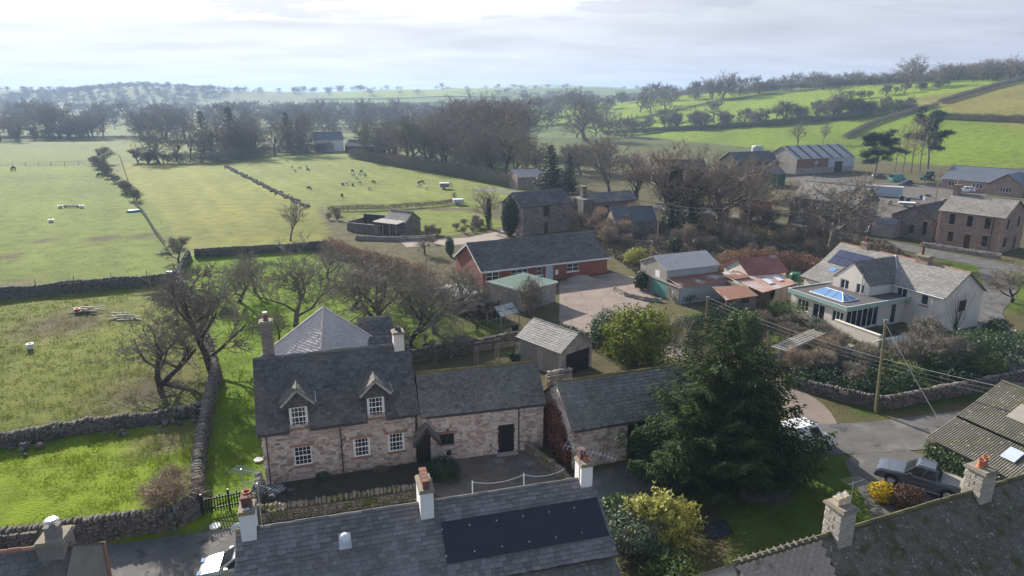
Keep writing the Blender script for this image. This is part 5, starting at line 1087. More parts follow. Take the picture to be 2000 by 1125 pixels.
def bare_tree(seed, H, trunk=.25, limbs=7, kids=5, levels=4, ang=48, up=.25, r0=None, twigs=7, tl=.8, tw=.016, wob=.16, lenk=.62, flat=1.0, stems=1, leader=.5):
    rd = random.Random(seed); nr = np.random.default_rng(seed); segs = [[], []]; tp, td, tln = [], [], []; r0 = r0 or H * .022
    def rot(d, a):
        ax = d.cross(Vector((rd.gauss(0, 1), rd.gauss(0, 1), rd.gauss(0, 1)))).normalized(); return (Matrix.Rotation(a, 3, ax) @ d).normalized()
    def grow(p, d, ln, r, lv):
        ns = 4 if lv == 0 else 3; pts = [p]; k0 = limbs if lv == 0 else kids; dirs = [d]
        for i in range(ns):
            d = (d + Vector((rd.gauss(0, wob), rd.gauss(0, wob), rd.gauss(0, wob) + up * .22 * (lv > 0)))).normalized(); q = pts[-1] + d * ln / ns
            ra, rb = r * (1 - .62 * i / ns), r * (1 - .62 * (i + 1) / ns); segs[0 if lv < 2 else 1].append((pts[-1], q, ra, rb)); pts.append(q); dirs.append(d)
        if lv >= levels - 1:
            for k in range(twigs):
                t = rd.uniform(.1, 1) * ns; i = min(int(t), ns - 1); b = pts[i].lerp(pts[i + 1], t - i); e = rot(dirs[i], R(rd.uniform(15, 60))); e.z += up * .5; tp.append(b); td.append(e.normalized()); tln.append(tl * rd.uniform(.5, 1.2))
            return
        for k in range(k0):
            t = (trunk if lv == 0 else .25) + (1 - (trunk if lv == 0 else .25)) * (k + rd.uniform(.2, 1)) / k0; t = min(t, .99) * ns; i = min(int(t), ns - 1); b = pts[i].lerp(pts[i + 1], t - i)
            a = R(ang * rd.uniform(.65, 1.25)) * (1.0 - .45 * (k / k0) * (lv == 0)); e = rot(dirs[i], a)
            if lv == 0: az = k * 2.4 + rd.uniform(-.4, .4); e = Vector((math.sin(a) * math.cos(az), math.sin(a) * math.sin(az), math.cos(a) * flat)).normalized()
            grow(b, e, ln * lenk * rd.uniform(.75, 1.2) * ((1.25 - .5 * k / k0) if lv == 0 else 1), r * (1 - .6 * t / ns) * .62, lv + 1)
    for s in range(stems):
        a = s * 2.4; d0 = Vector((0, 0, 1)) if stems == 1 else Vector((.45 * math.cos(a), .45 * math.sin(a), 1)).normalized()
        grow(Vector((0, 0, -.1)), d0, H * leader, r0, 0)
    mz = max(max(q[1].z for q in sg) for sg in segs if sg); k = H / mz
    V1, F1 = tube_mesh(segs[0], 6); V2, F2 = tube_mesh(segs[1], 3) if segs[1] else (np.zeros((0, 3)), np.zeros((0, 4), int))
    V3, F3 = blades([tuple(q) for q in tp], [tuple(q) for q in td], np.array(tln), np.full(len(tp), tw), nr)
    Vc = np.concatenate([V2, V3]); F2t = np.concatenate([F2[:, [0, 1, 2]], F2[:, [0, 2, 3]]]) if len(F2) else np.zeros((0, 3), int); Fc = np.concatenate([F2t, F3 + len(V2)])
    return V1 * k, F1, Vc * k, Fc
PROTO = {}
def proto(key, bark='bark', twig='twig', **kw):
    V1, F1, V2, F2 = bare_tree(**kw); PROTO[key] = ('bare', kw['H'], mesh_np('trunk', V1, F1, bark), mesh_np('crown', V2, F2, twig))
proto('oak', 'bark', 'twig', seed=1, H=16, trunk=.3, limbs=9, kids=6, ang=62, up=.12, twigs=10, tl=1.2, tw=.034, leader=.42, lenk=.66, r0=.5)
proto('oak2', 'bark', 'twig_red', seed=2, H=15, trunk=.28, limbs=9, kids=6, ang=66, up=.1, twigs=10, tl=1.2, tw=.034, leader=.4, lenk=.68, r0=.46)
proto('ash', 'bark', 'twig', seed=3, H=18, trunk=.25, limbs=9, kids=5, ang=42, up=.4, twigs=11, tl=1.2, tw=.034, leader=.55, r0=.4)
proto('ash2', 'bark_dark', 'twig_red', seed=4, H=18, trunk=.2, limbs=10, kids=5, ang=46, up=.35, twigs=11, tl=1.2, tw=.03, leader=.52, r0=.42)
proto('alder', 'bark', 'twig_green', seed=5, H=17, trunk=.15, limbs=12, kids=5, ang=40, up=.4, twigs=9, tl=.9, tw=.034, leader=.7, lenk=.42, r0=.3)
proto('larch', 'bark', 'twig_tan', seed=6, H=18, trunk=.3, limbs=16, kids=5, levels=3, ang=70, up=.1, twigs=14, tl=.9, tw=.03, leader=.9, lenk=.26, r0=.25, wob=.05)
proto('apple', 'bark_dark', 'twig', seed=7, H=5.2, trunk=.38, limbs=6, kids=6, ang=58, up=.22, twigs=14, tl=.6, tw=.012, leader=.5, wob=.24, lenk=.68, r0=.2)
proto('apple2', 'bark_dark', 'twig', seed=8, H=5.4, trunk=.3, limbs=6, kids=6, ang=60, up=.18, twigs=14, tl=.6, tw=.012, leader=.48, wob=.28, lenk=.72, r0=.19)
proto('apple3', 'bark', 'twig', seed=9, H=6.0, trunk=.35, limbs=7, kids=6, ang=50, up=.3, twigs=14, tl=.6, tw=.012, leader=.5, wob=.22, lenk=.68, r0=.2)
proto('gnarled', 'bark_dark', 'twig', seed=23, H=6.0, trunk=.3, limbs=5, kids=6, ang=60, up=.22, twigs=10, tl=.5, tw=.015, leader=.5, wob=.24, lenk=.7, r0=.2, stems=2)
proto('thorn', 'bark_dark', 'twig', seed=11, H=6, trunk=.15, limbs=9, kids=6, ang=52, up=.1, twigs=13, tl=.6, tw=.018, leader=.6, lenk=.5, r0=.18)
proto('bush', 'bark', 'twig', seed=12, H=3, trunk=.1, limbs=6, kids=6, levels=3, ang=40, up=.2, twigs=14, tl=.6, tw=.014, leader=.7, stems=5, r0=.05, lenk=.5)
proto('bush_tan', 'bark', 'twig_tan', seed=13, H=2.6, trunk=.05, limbs=6, kids=6, levels=3, ang=38, up=.25, twigs=14, tl=.6, tw=.013, leader=.8, stems=6, r0=.04, lenk=.45)
proto('bush_red', 'bark', 'twig_red', seed=14, H=3.4, trunk=.1, limbs=7, kids=6, levels=3, ang=44, up=.15, twigs=14, tl=.6, tw=.014, leader=.7, stems=5, r0=.05, lenk=.5)
proto('birch', 'bark_pale', 'twig_red', seed=15, H=3.4, trunk=.15, limbs=7, kids=5, levels=3, ang=30, up=.4, twigs=6, tl=.4, tw=.008, leader=.75, stems=5, r0=.05, lenk=.45)
def leaf_tris(p, nrm, size, rnd, aspect=.6):
    p = np.asarray(p); k = len(p); a = rnd.normal(size=(k, 3)); a += nrm * .2; a /= np.linalg.norm(a, axis=1, keepdims=True); b = np.cross(a, nrm + rnd.normal(size=(k, 3)) * .5); b /= np.linalg.norm(b, axis=1, keepdims=True) + 1e-9
    s = (size * rnd.uniform(.6, 1.3, k))[:, None]; V = np.stack([p - b * s * aspect * .5, p + b * s * aspect * .5, p + a * s], 1).reshape(-1, 3); return V, np.arange(len(V)).reshape(-1, 3)
def lumpy(n, rx, ry, rz, rnd, seed, lump=.28, shell=.55, freq=2.2, cz=None):
    d = rnd.normal(size=(n, 3)); d /= np.linalg.norm(d, axis=1, keepdims=True)
    k = np.array([1 + lump * mnoise.noise(Vector(q) * freq + Vector((seed * 3.1, 0, 0))) * 1.6 + lump * .5 * mnoise.noise(Vector(q) * freq * 2.7 + Vector((0, seed, 0))) for q in d])
    r = (shell + (1 - shell) * rnd.random(n) ** .6) * k; P_ = d * r[:, None] * np.array([rx, ry, rz]); P_[:, 2] += rz if cz is None else cz
    return P_, d
def evergreen(name, x, y, rx, ry, h, m, label, cat='shrub', n=3500, size=.16, seed=0, lump=.28, group=None, stem=True, freq=2.2, z=None):
    rnd = np.random.default_rng(seed + 100); P_, d = lumpy(n, rx, ry, h / 2, rnd, seed, lump, freq=freq); P_[:, 2] = np.maximum(P_[:, 2], .02 + rnd.random(n) * .1)
    V, F_ = leaf_tris(P_, d, size, rnd, .75); r = empty(name, (x, y, gz(x, y) if z is None else z), 0, label, cat, group); obj('foliage', mesh_np('foliage', V, F_, m), r)
    if stem:
        mb = MB()
        for k in range(4): a = k * 1.6 + seed; mb.tube([(0, 0, -.05), (rx * .25 * math.cos(a), ry * .25 * math.sin(a), h * .35), (rx * .6 * math.cos(a), ry * .6 * math.sin(a), h * .7)], .05, 5, r1=.015)
        mb.build('stem', 'bark', r)
    return r
def spruce(seed, H, Rm, nb, m, droop=.25, dens=1.0, base=.06, leafs=.32, sweep=.35, power=.8, top=.0, var=(.72, 1.15), sidew=.38, hang=.0):
    """trunk plus whorled boughs, each bough a curved spine carrying flat drooping sprays."""
    rd = random.Random(seed); nr = np.random.default_rng(seed); segs = [(Vector((0, 0, -.1)), Vector((0, 0, H * .5)), H * .022, H * .014), (Vector((0, 0, H * .5)), Vector((0, 0, H * .97)), H * .014, .02)]; P_, D_ = [], []
    for b in range(nb):
        t = base + (1 - base) * (b / nb) ** 1.0; z = H * t * .98; ln = Rm * (1 - t) ** power * rd.uniform(*var) + top; az = b * 2.399 + rd.uniform(-.3, .3); n = max(5, int(ln / .22)); pts = []
        for k in range(n + 1):
            s = k / n; rr = ln * s; zz = z + ln * (.12 * s - droop * s * s * 1.2 + sweep * s ** 3); pts.append(Vector((rr * math.cos(az + .12 * s), rr * math.sin(az + .12 * s), zz)))
        for k in range(0, n, 2): segs.append((pts[k], pts[min(k + 2, n)], .05 * (1 - k / n) + .012, .05 * (1 - min(k + 2, n) / n) + .01))
        side = Vector((-math.sin(az), math.cos(az), 0)); out = Vector((math.cos(az), math.sin(az), 0))
        for k in range(1, n + 1):
            s = k / n; w_ = ln * sidew * (1 - .7 * s) + .25
            for sg in (-1, 1):
                m_ = max(3, int(w_ / .16 * dens))
                for j in range(m_):
                    q = (j + rd.random()) / m_; p = pts[k] + side * sg * w_ * q + out * w_ * q * .55 + Vector((0, 0, -droop * w_ * q * q * .9 + rd.uniform(-.08, .06) - hang * rd.random() ** 2)); P_.append(p); D_.append((out * .6 + side * sg * .8 + Vector((0, 0, -.35 + rd.uniform(-.3, .35)))))
    P_ = np.array([tuple(q) for q in P_]); D_ = np.array([tuple(q) for q in D_]); D_ /= np.linalg.norm(D_, axis=1, keepdims=True); k = len(P_)
    s = np.cross(D_, nr.normal(size=(k, 3)) * .5 + np.array([0, 0, 1.])); s /= np.linalg.norm(s, axis=1, keepdims=True); ln = (leafs * nr.uniform(.6, 1.3, k))[:, None]
    V = np.stack([P_ - s * ln * .22, P_ + s * ln * .22, P_ + D_ * ln + nr.normal(size=(k, 3)) * .03], 1).reshape(-1, 3)
    V1, F1 = tube_mesh(segs, 5); return mesh_np('trunk', V1, F1, 'bark_dark'), mesh_np('crown', V, np.arange(len(V)).reshape(-1, 3), m)
for key, a in (('spruce', dict(seed=31, H=14, Rm=5.0, nb=70, m='leaf_dark', dens=.7, leafs=.6)), ('fir', dict(seed=32, H=17, Rm=3.6, nb=70, m='leaf_pine', dens=.6, leafs=.6))):
    t, c = spruce(**a); PROTO[key] = ('fir', a['H'], t, c)
def pine_proto():
    V1, F1, V2, F2 = bare_tree(seed=33, H=13, trunk=.35, limbs=9, kids=4, levels=3, ang=66, up=.2, twigs=2, tl=.3, leader=.75, lenk=.4, r0=.25, wob=.05)
    rnd = np.random.default_rng(5); c = V2[rnd.integers(0, len(V2), 700)]; n = 46; P_ = np.repeat(c, n, 0) + rnd.normal(size=(len(c) * n, 3)) * np.array([.5, .5, .24]); V, F_ = leaf_tris(P_, np.tile([[0, 0, 1.]], (len(P_), 1)), .36, rnd, .3)
    PROTO['pine'] = ('fir', 13, mesh_np('trunk', V1, F1, 'bark'), mesh_np('crown', V, F_, 'leaf_pine'))
pine_proto()
def ivy_on(root, h, r, seed=0, m='leaf_dark', n=1600, spread=1.0):
    rnd = np.random.default_rng(seed); z = rnd.random(n) ** .8 * h; a = rnd.random(n) * 6.28; rr = r * (1.1 - .6 * z / h) * rnd.uniform(.3, 1.1, n) * spread; P_ = np.stack([rr * np.cos(a), rr * np.sin(a), z], 1)
    V, F_ = leaf_tris(P_, np.stack([np.cos(a), np.sin(a), a * 0], 1), .35, rnd, .8); return obj('ivy', mesh_np('ivy', V, F_, m), root)
def tree_at(key, p, h, label, group=None, wx=1.0, cat='tree', name='bare_tree', rz=None, ivy=0):
    kind, H, tm, cm = PROTO[key]; s = h / H; r = empty(name, p, random.uniform(0, 6.28) if rz is None else rz, label, cat, group); r.scale = (s * wx, s * wx, s)
    obj('trunk', tm, r); obj('crown', cm, r)
    if ivy: ivy_on(r, H * .7, ivy / s, int(p[0] * 10) & 255, n=2600)
    return r
def tree(key, u, v, vtop, label, group=None, wx=1.0, **kw):
    p = G(u, v); return tree_at(key, p, max(1.0, rise(p, vtop)), label, group, wx, **kw)
def hedge(label, pts, wd, h, m, dens=260, size=.16, name='hedge', seed=0, blade=False, group=None, jit=.12, cat='hedge'):
    rnd = np.random.default_rng(seed); P3 = [Vector((p[0], p[1], gz(p[0], p[1]))) for p in pts]; o = P3[0]; ps, ns = [], []
    for a, b in zip(P3, P3[1:]):
        ln = (b - a).length; n = int(ln * dens); t = rnd.random(n); q = rnd.uniform(-1, 1, n); z = rnd.random(n) ** .7; d = (b - a) / ln; nn = Vector((-d.y, d.x, 0)).normalized()
        k = np.array([1 + .3 * mnoise.noise(Vector((a.x + d.x * ln * tt, a.y + d.y * ln * tt, 0)) * .45) for tt in t])
        x = a.x + (b.x - a.x) * t + nn.x * q * wd / 2 * k + rnd.normal(size=n) * jit; y = a.y + (b.y - a.y) * t + nn.y * q * wd / 2 * k + rnd.normal(size=n) * jit
        zz = a.z + (b.z - a.z) * t + z * h * k * (1 - .25 * np.abs(q)) + rnd.normal(size=n) * jit * .5
        ps.append(np.stack([x - o.x, y - o.y, np.maximum(zz - o.z, .03 + terrain(x, y) - o.z)], 1)); nv = np.stack([nn.x * q, nn.y * q, .6 + 0 * q], 1); ns.append(nv / np.linalg.norm(nv, axis=1, keepdims=True))
    ps = np.concatenate(ps); ns = np.concatenate(ns)
    if blade: d = ns + rnd.normal(size=ns.shape) * .6 + np.array([0, 0, .6]); d /= np.linalg.norm(d, axis=1, keepdims=True); V, F_ = blades(ps, d, size * rnd.uniform(.6, 1.5, len(ps)), np.full(len(ps), size * .06), rnd)
    else: V, F_ = leaf_tris(ps, ns, size, rnd, .75)
    return tag(obj(name, mesh_np(name, V, F_, m), mat=Matrix.Translation(o)), label, cat, group)
# --- the great dark conifer
def great_conifer():
    # several leaders sharing one crown
    r = empty('conifer', (13.6, 40.4, 0), 0, 'huge dark spreading conifer in front of the stone barn', 'tree')
    for k, (x, y, H, Rm, nb, sd) in enumerate(((0, .6, 11.7, 6.2, 66, 41), (2.3, .5, 9.8, 4.8, 48, 42), (-1.2, -.4, 8.4, 5.0, 44, 43))):
        t, c = spruce(sd, H, Rm, nb, 'leaf_conifer', droop=.36, dens=3.0, base=.08, leafs=.29, sweep=.55, power=.56, var=(.6, 1.25), sidew=.28, hang=.5)
        obj('trunk', t, r, Matrix.Translation((x, y, 0))); obj('crown', c, r, Matrix.Translation((x, y, 0)))
great_conifer()
# --- orchard and near trees
tree('gnarled', 314, 753, 590, 'gnarled twin-stemmed bare tree over the mud patch in the rough field', rz=1.2, wx=1.15)
tree('thorn', 412, 722, 528, 'dense dark thorn tree growing through the long dry stone wall', wx=1.0)
tree('thorn', 348, 512, 463, 'round thorn bush at the far corner of the rough field walls', wx=1.1)
tree('ash', 567, 470, 385, 'bare tree with open crown just beyond the orchard back wall', wx=1.15)
for (k, u, v, t, wx, lb) in (('apple2', 466, 590, 478, 1.1, 'leaning bare fruit tree, leftmost in the orchard'), ('apple', 498, 572, 490, 1.0, 'low-forked bare fruit tree behind the leaning one'), ('apple3', 584, 652, 462, 1.2, 'tallest bare orchard tree, left of the pyramid roof'),
        ('apple', 742, 668, 492, 1.25, 'wide vase-shaped orchard tree behind the pyramid roof'), ('apple2', 795, 676, 512, 1.1, 'bare orchard tree right of the vase-shaped one'), ('apple3', 848, 650, 505, 1.1, 'bare orchard tree over the garden wall'),
        ('apple', 905, 618, 515, 1.2, 'bare orchard tree in front of the bungalow gable'), ('apple2', 690, 600, 480, 1.2, 'far orchard tree below the beech hedge'), ('apple3', 948, 625, 540, 1.0, 'bare tree beside the block shed'), ('apple2', 800, 590, 498, 1.2, 'far orchard tree left of the bungalow gable'),
        ('apple', 545, 664, 610, 1.0, 'sapling beside the tall brick chimney'), ('apple3', 880, 700, 625, 1.0, 'thin sapling by the garden wall'), ('apple2', 640, 545, 470, 1.2, 'far orchard tree nearest the back wall')):
    tree(k, u, v, t, lb, wx=wx)
tree('bush_tan', 330, 1005, 925, 'grey bramble bush in the corner of the bright lawn', wx=1.5, name='bush', cat='bush')
tree('bush', 1040, 622, 545, 'tall bare shrub in front of the green-roofed garage', wx=1.1, name='bush', cat='bush')
tree('birch', 1318, 700, 615, 'pale multi-stemmed birch in the garden behind the golden conifer', wx=.9)
tree('ash', 955, 447, 362, 'bare tree with ivy foot beside the tall stone barn', wx=1.2, ivy=.5)
tree('ash', 890, 393, 372, 'small bare tree on the paddock fence', wx=1.2)
tree('apple', 830, 497, 455, 'round shrubby tree by the garden path', wx=1.2); tree('apple2', 1975, 590, 505, 'bare apple tree on the roadside green', wx=1.2)
tree('oak', 1622, 486, 338, 'spreading dark oak beside the village road', wx=1.25); 
for (k, u, v, t, wx, iv, lb) in (('ash2', 1312, 452, 272, 1.35, 1.6, 'ivy-trunked tree, left of the three by the stream'), ('ash2', 1352, 450, 280, 1.3, 1.8, 'ivy-trunked tree, middle of the three by the stream'), ('oak2', 1410, 448, 290, 1.2, 0, 'bare reddish tree, right of the ivy-trunked pair'), ('ash', 1190, 388, 246, 1.2, 0, 'tall rounded bare tree behind the low dark barn'),
        ('oak', 1143, 274, 178, 1.2, 0, 'big open-branched tree standing alone at the hill foot'), ('ash', 1098, 232, 172, 1.1, 0, 'tall slim tree left of the lone hill-foot tree'), ('ash2', 1240, 400, 300, 1.1, 0, 'bare tree between the two dark barns'), ('oak2', 1465, 430, 320, 1.1, 0, 'bare tree beside the red container'), ('ash2', 1540, 440, 350, 1.0, 0, 'thin tree left of the oak'), ('alder', 1035, 362, 255, 1.3, 0, 'greenish bare tree left of the spruce'), ('alder', 1000, 350, 250, 1.3, 0, 'greenish bare tree at the right end of the sheep field'),
        ('oak', 310, 318, 243, 1.15, 0, 'round-crowned oak in the far left hedgerow'), ('oak2', 118, 268, 197, 1.1, 0, 'tall oak standing out of the far left tree belt'), ('oak', 1775, 172, 107, 1.2, 0, 'great skyline oak on the hill crest'), ('oak2', 1390, 195, 146, .9, 0, 'left of two bare trees on the hill shoulder'), ('oak2', 1411, 192, 136, .9, 0, 'right of two bare trees on the hill shoulder'),
        ('ash', 1556, 286, 234, 1.2, 0, 'spreading shrub-like tree behind the striped barn roof'), ('ash', 1605, 284, 236, .8, 0, 'slim tree behind the striped barn roof'), ('oak', 1640, 232, 170, 1.1, 0, 'dark bushy tree in the middle hill hedge')):
    tree(k, u, v, t, lb, wx=wx, ivy=iv)
tree('spruce', 1074, 385, 280, 'dark spruce behind the tall stone barn', name='spruce_tree'); tree('spruce', 1110, 378, 298, 'dark evergreen right of the spruce', wx=.8, name='evergreen_tree')
tree('pine', 1706, 350, 255, 'dark pine between the striped barn and the farm yard', wx=1.1, name='pine_tree'); tree('pine', 1812, 330, 212, 'tall pine on the right of the larch clump', wx=.95, name='pine_tree')
for i, (u, t) in enumerate(((1762, 230), (1780, 222), (1796, 215), (1748, 245))): tree('larch', u, 338 - i, t, 'pale-stemmed bare larch beside the tall pine, ' + ('second', 'third', 'fourth', 'first')[i] + ' from the left', 'larches beside the tall pine', wx=.8)
# --- belts of trees, scattered by eye over their ground
WORDS = ['first', 'second', 'third', 'fourth', 'fifth', 'sixth', 'seventh', 'eighth', 'ninth', 'tenth', 'eleventh', 'twelfth', 'thirteenth', 'fourteenth', 'fifteenth', 'sixteenth', 'seventeenth', 'eighteenth', 'nineteenth', 'twentieth']
def ordinal(i): return WORDS[i] if i < 20 else '%d%s' % (i + 1, {1: 'st', 2: 'nd', 3: 'rd'}.get((i + 1) % 10, 'th'))
FARP = []
for sd in (71, 72, 73):
    V1, F1, V2, F2 = bare_tree(seed=sd, H=14, trunk=.22, limbs=8, kids=5, levels=3, ang=58, up=.2, twigs=9, tl=2.0, tw=.12, leader=.45, lenk=.66, r0=.4); FARP.append((14, np.concatenate([V1, V2]), np.concatenate([F1[:, [0, 1, 2]], F1[:, [0, 2, 3]], F2 + len(V1)])))
def belt(n, u0, u1, vb, vt, keys, label, group, seed, wx=1.1, jit=6, ivy=0):
    rd = random.Random(seed); fs = sorted((k + rd.uniform(.1, .9)) / n + rd.gauss(0, .035) for k in range(n))
    for k in range(n):
        f = fs[k]; u = u0 + (u1 - u0) * f; b = vb(f) + rd.uniform(-jit, jit) * .5; t = vt(f) + (b - vt(f)) * max(-.22, min(.5, rd.gauss(.06, .2))); key = rd.choice(keys); tree(key, u, b, min(t, b - 6), label + ', ' + ordinal(k) + ' from the left', group, wx * rd.uniform(.85, 1.2), ivy=ivy if rd.random() < .4 else 0, **(dict(name='thorn_bush', cat='bush') if key in ('thorn', 'bush') else {}))
lerp = lambda a, b: (lambda f: a + (b - a) * f)
belt(16, 695, 1000, lerp(306, 352), lerp(228, 228), ['ash', 'oak', 'ash2', 'alder'], 'bare tree in the belt behind the sheep field', 'trees behind the sheep field', 1, jit=9)
belt(7, 730, 990, lerp(300, 330), lerp(218, 208), ['ash2', 'oak2'], 'tall tree rising above the sheep field belt', 'tall trees behind the sheep field', 2, jit=10)
belt(16, 350, 612, lerp(316, 296), lerp(248, 225), ['ash2', 'ash', 'oak2'], 'bare tree in the clump left of the far farmhouse', 'trees left of the far farmhouse', 3, jit=9)
for i, (u, v, t) in enumerate(((400, 306, 214), (454, 302, 206), (562, 296, 216), (585, 294, 232))): tree('fir', u, v, t, 'dark fir left of the far white farmhouse, ' + WORDS[i] + ' from the left', 'firs left of the far farmhouse', wx=1.3, name='fir_tree')
belt(34, 0, 660, lerp(272, 268), lerp(222, 212), ['ash2', 'oak', 'oak2', 'ash'], 'bare hazy tree in the far left valley belt', 'far left valley trees', 4, jit=10)
belt(26, 560, 1050, lerp(252, 250), lerp(222, 212), ['ash2', 'oak', 'oak2', 'ash'], 'blue hazy tree behind the middle belt', 'hazy middle distance trees', 5, jit=9)
belt(14, 870, 1010, lerp(300, 300), lerp(206, 200), ['ash2', 'oak2'], 'russet tree in the wood behind the bright roof', 'russet wood trees', 6, jit=8)
belt(9, 1000, 1300, lerp(330, 345), lerp(258, 290), ['ash2', 'alder', 'oak2', 'bush_red'], 'bare tree in the spruce and stream thicket', 'stream thicket trees', 7, jit=12)
belt(7, 1230, 1480, lerp(395, 380), lerp(300, 318), ['ash2', 'oak2', 'bush_red', 'alder'], 'bare tree by the stream behind the ivy trunks', 'streamside trees', 8, jit=12)
belt(24, 1290, 1600, lerp(198, 172), lerp(172, 142), ['oak', 'oak2', 'ash', 'ash2'], 'bare tree in the row along the hill crest', 'hill crest row', 9, jit=8, wx=1.2)
belt(26, 1600, 1850, lerp(170, 158), lerp(143, 136), ['oak', 'oak2', 'ash', 'ash2'], 'bare crest tree near the great skyline oak', 'crest trees near the oak', 10, jit=8, wx=1.3)
belt(26, 1840, 2010, lerp(158, 152), lerp(126, 108), ['oak', 'oak2', 'ash2'], 'bare tree in the crest wood at the right edge', 'right crest wood', 11, jit=8, wx=1.3)
belt(20, 1180, 1480, lerp(262, 245), lerp(232, 216), ['thorn', 'bush', 'thorn', 'ash'], 'thorn bush in the hill foot hedge', 'hill foot hedge bushes', 12, jit=6, wx=1.2)
belt(22, 1480, 1790, lerp(245, 215), lerp(205, 188), ['thorn', 'bush', 'ash', 'thorn'], 'thorn in the hedge across the middle hill', 'middle hill hedge thorns', 13, jit=7, wx=1.2)
belt(12, 1660, 1860, lerp(196, 168), lerp(176, 152), ['thorn', 'bush'], 'round bush in the line below the skyline oak', 'upper hill bushes', 14, jit=3, wx=1.2)
belt(10, 10, 170, lerp(274, 272), lerp(254, 248), ['thorn', 'thorn'], 'round thorn on the edge of the far left field', 'far left field thorns', 15, jit=3, wx=1.2)
belt(13, 185, 272, lerp(322, 400), lerp(300, 372), ['thorn', 'bush'], 'dark thorn in the ragged fence hedge', 'ragged fence hedge thorns', 16, jit=5, wx=1.1)
belt(8, 262, 345, lerp(318, 319), lerp(288, 296), ['thorn', 'bush'], 'low thorn at the foot of the round-crowned oak', 'thorns under the far oak', 17, jit=4, wx=1.2)
tree('thorn', 205, 320, 288, 'rounded dark thorn at the top of the fenced hedge', wx=1.3)
def far_scatter(name, n, box, hs, seed, wx=1.3, lines=0):                # trees too far to pick apart: one mass
    rd = random.Random(seed); Vs, Fs, off = [], [], 0; x0, x1, y0, y1 = box; rows = [(rd.uniform(y0, y1), rd.uniform(-.25, .25), rd.uniform(x0, x1), rd.uniform(60, 260)) for _ in range(lines)]
    for k in range(n):
        if lines: yy, sl_, xc, hw = rd.choice(rows); x = xc + rd.uniform(-hw, hw); y = yy + sl_ * (x - xc) + rd.gauss(0, 4)
        else: x, y = rd.uniform(x0, x1), rd.uniform(y0, y1)
        h = rd.uniform(*hs); H, V, F_ = FARP[rd.randrange(len(FARP))]; a = rd.uniform(0, 6.28); s = h / H; c, d = math.cos(a) * s * wx, math.sin(a) * s * wx
        Vs.append(np.stack([V[:, 0] * c - V[:, 1] * d + x, V[:, 0] * d + V[:, 1] * c + y, V[:, 2] * s + gz(x, y) - .3], 1)); Fs.append(F_ + off); off += len(V)
    tag(obj(name, mesh_np(name, np.concatenate(Vs), np.concatenate(Fs), 'twig')), kind='stuff')
far_scatter('valley_wood', 150, (-460, -60, 420, 900), (7, 21), 24, 1.2, 18); far_scatter('valley_trees', 35, (-20, 130, 420, 640), (9, 16), 25, 1.2)
far_scatter('distant_wood', 420, (-960, -560, 1180, 1500), (6, 11), 19, 1.5); far_scatter('skyline_wood', 90, (-1250, -930, 1250, 1550), (6, 10), 20, 1.5)
far_scatter('distant_hedges', 620, (-900, 450, 560, 1300), (8, 17), 18, 1.4, 30); far_scatter('skyline_trees', 320, (-900, 700, 1350, 2000), (7, 14), 21, 1.4, 22); far_scatter('slope_trees', 60, (60, 500, 650, 1300), (8, 16), 22, 1.3, 10); far_scatter('farthest_hedges', 120, (-900, 1500, 2300, 3600), (8, 16), 23, 1.6, 16)
# --- scrub in the stream valley
def scrub(n, poly, keys, hs, label, group, seed):
    rd = random.Random(seed); k = 0
    us = [p[0] for p in poly]; vs2 = [p[1] for p in poly]
    us_ = []
    while len(us_) < n:
        u, v = rd.uniform(min(us), max(us)), rd.uniform(min(vs2), max(vs2))
        if inpoly(np.array([u]), np.array([v]), poly)[0]: us_.append((u, v))
    for k, (u, v) in enumerate(sorted(us_)): tree_at(rd.choice(keys), G(u, v), rd.uniform(*hs), label + ', ' + ordinal(k) + ' from the left', group, rd.uniform(.9, 1.5), 'bush', 'bush')
scrub(34, [(1230, 430), (1400, 420), (1560, 440), (1600, 500), (1480, 505), (1300, 488), (1180, 470)], ['bush', 'bush_tan', 'bush_red', 'bush'], (1.8, 3.6), 'bare scrub bush in the hollow behind the grey barn', 'scrub behind the grey barn', 31)
scrub(16, [(1130, 440), (1200, 430), (1240, 480), (1190, 490), (1140, 455)], ['bush_tan', 'bush_red', 'bush_tan'], (2, 3.4), 'tan bush crowding the end of the brick bungalow', 'bushes by the bungalow end', 32)
scrub(8, [(1030, 455), (1120, 448), (1110, 430), (1040, 440)], ['bush', 'bush_red'], (2.5, 4.2), 'bare shrub against the front of the tall stone barn', 'shrubs at the tall barn', 33)
scrub(12, [(1500, 700), (1640, 660), (1700, 730), (1690, 775), (1570, 750)], ['bush_tan', 'bush', 'bush_tan'], (1.6, 3.0), 'bare garden bush above the boundary wall', 'bushes above the boundary wall', 34)
scrub(9, [(1760, 690), (1860, 690), (1880, 730), (1760, 740)], ['bush', 'thorn'], (2.4, 4.0), 'bare branching shrub right of the leaning telegraph pole', 'shrubs by the telegraph pole', 35)
scrub(8, [(1440, 610), (1560, 620), (1540, 660), (1470, 640)], ['bush_red', 'bush'], (.9, 1.8), 'low brown bush in the lawn garden bed', 'lawn garden bushes', 36)
scrub(14, [(640, 430), (760, 470), (860, 480), (880, 460), (700, 440), (650, 410)], ['bush_tan', 'bush_red', 'bush'], (1.0, 2.0), 'straggling bush round the ruined yard', 'bushes round the ruined yard', 37)
scrub(10, [(900, 430), (960, 440), (930, 465), (880, 450)], ['bush', 'bush_red'], (1, 1.8), 'small bush beside the garden path', 'garden path bushes', 38)
scrub(9, [(1570, 400), (1700, 440), (1700, 465), (1560, 470)], ['bush', 'bush_red'], (1.5, 3), 'bare bush under the spreading oak', 'bushes under the oak', 39)
scrub(8, [(690, 650), (760, 660), (850, 660), (840, 690), (720, 690)], ['bush', 'bush'], (.7, 1.4), 'low twiggy shrub under the orchard trees', 'orchard shrubs', 40)
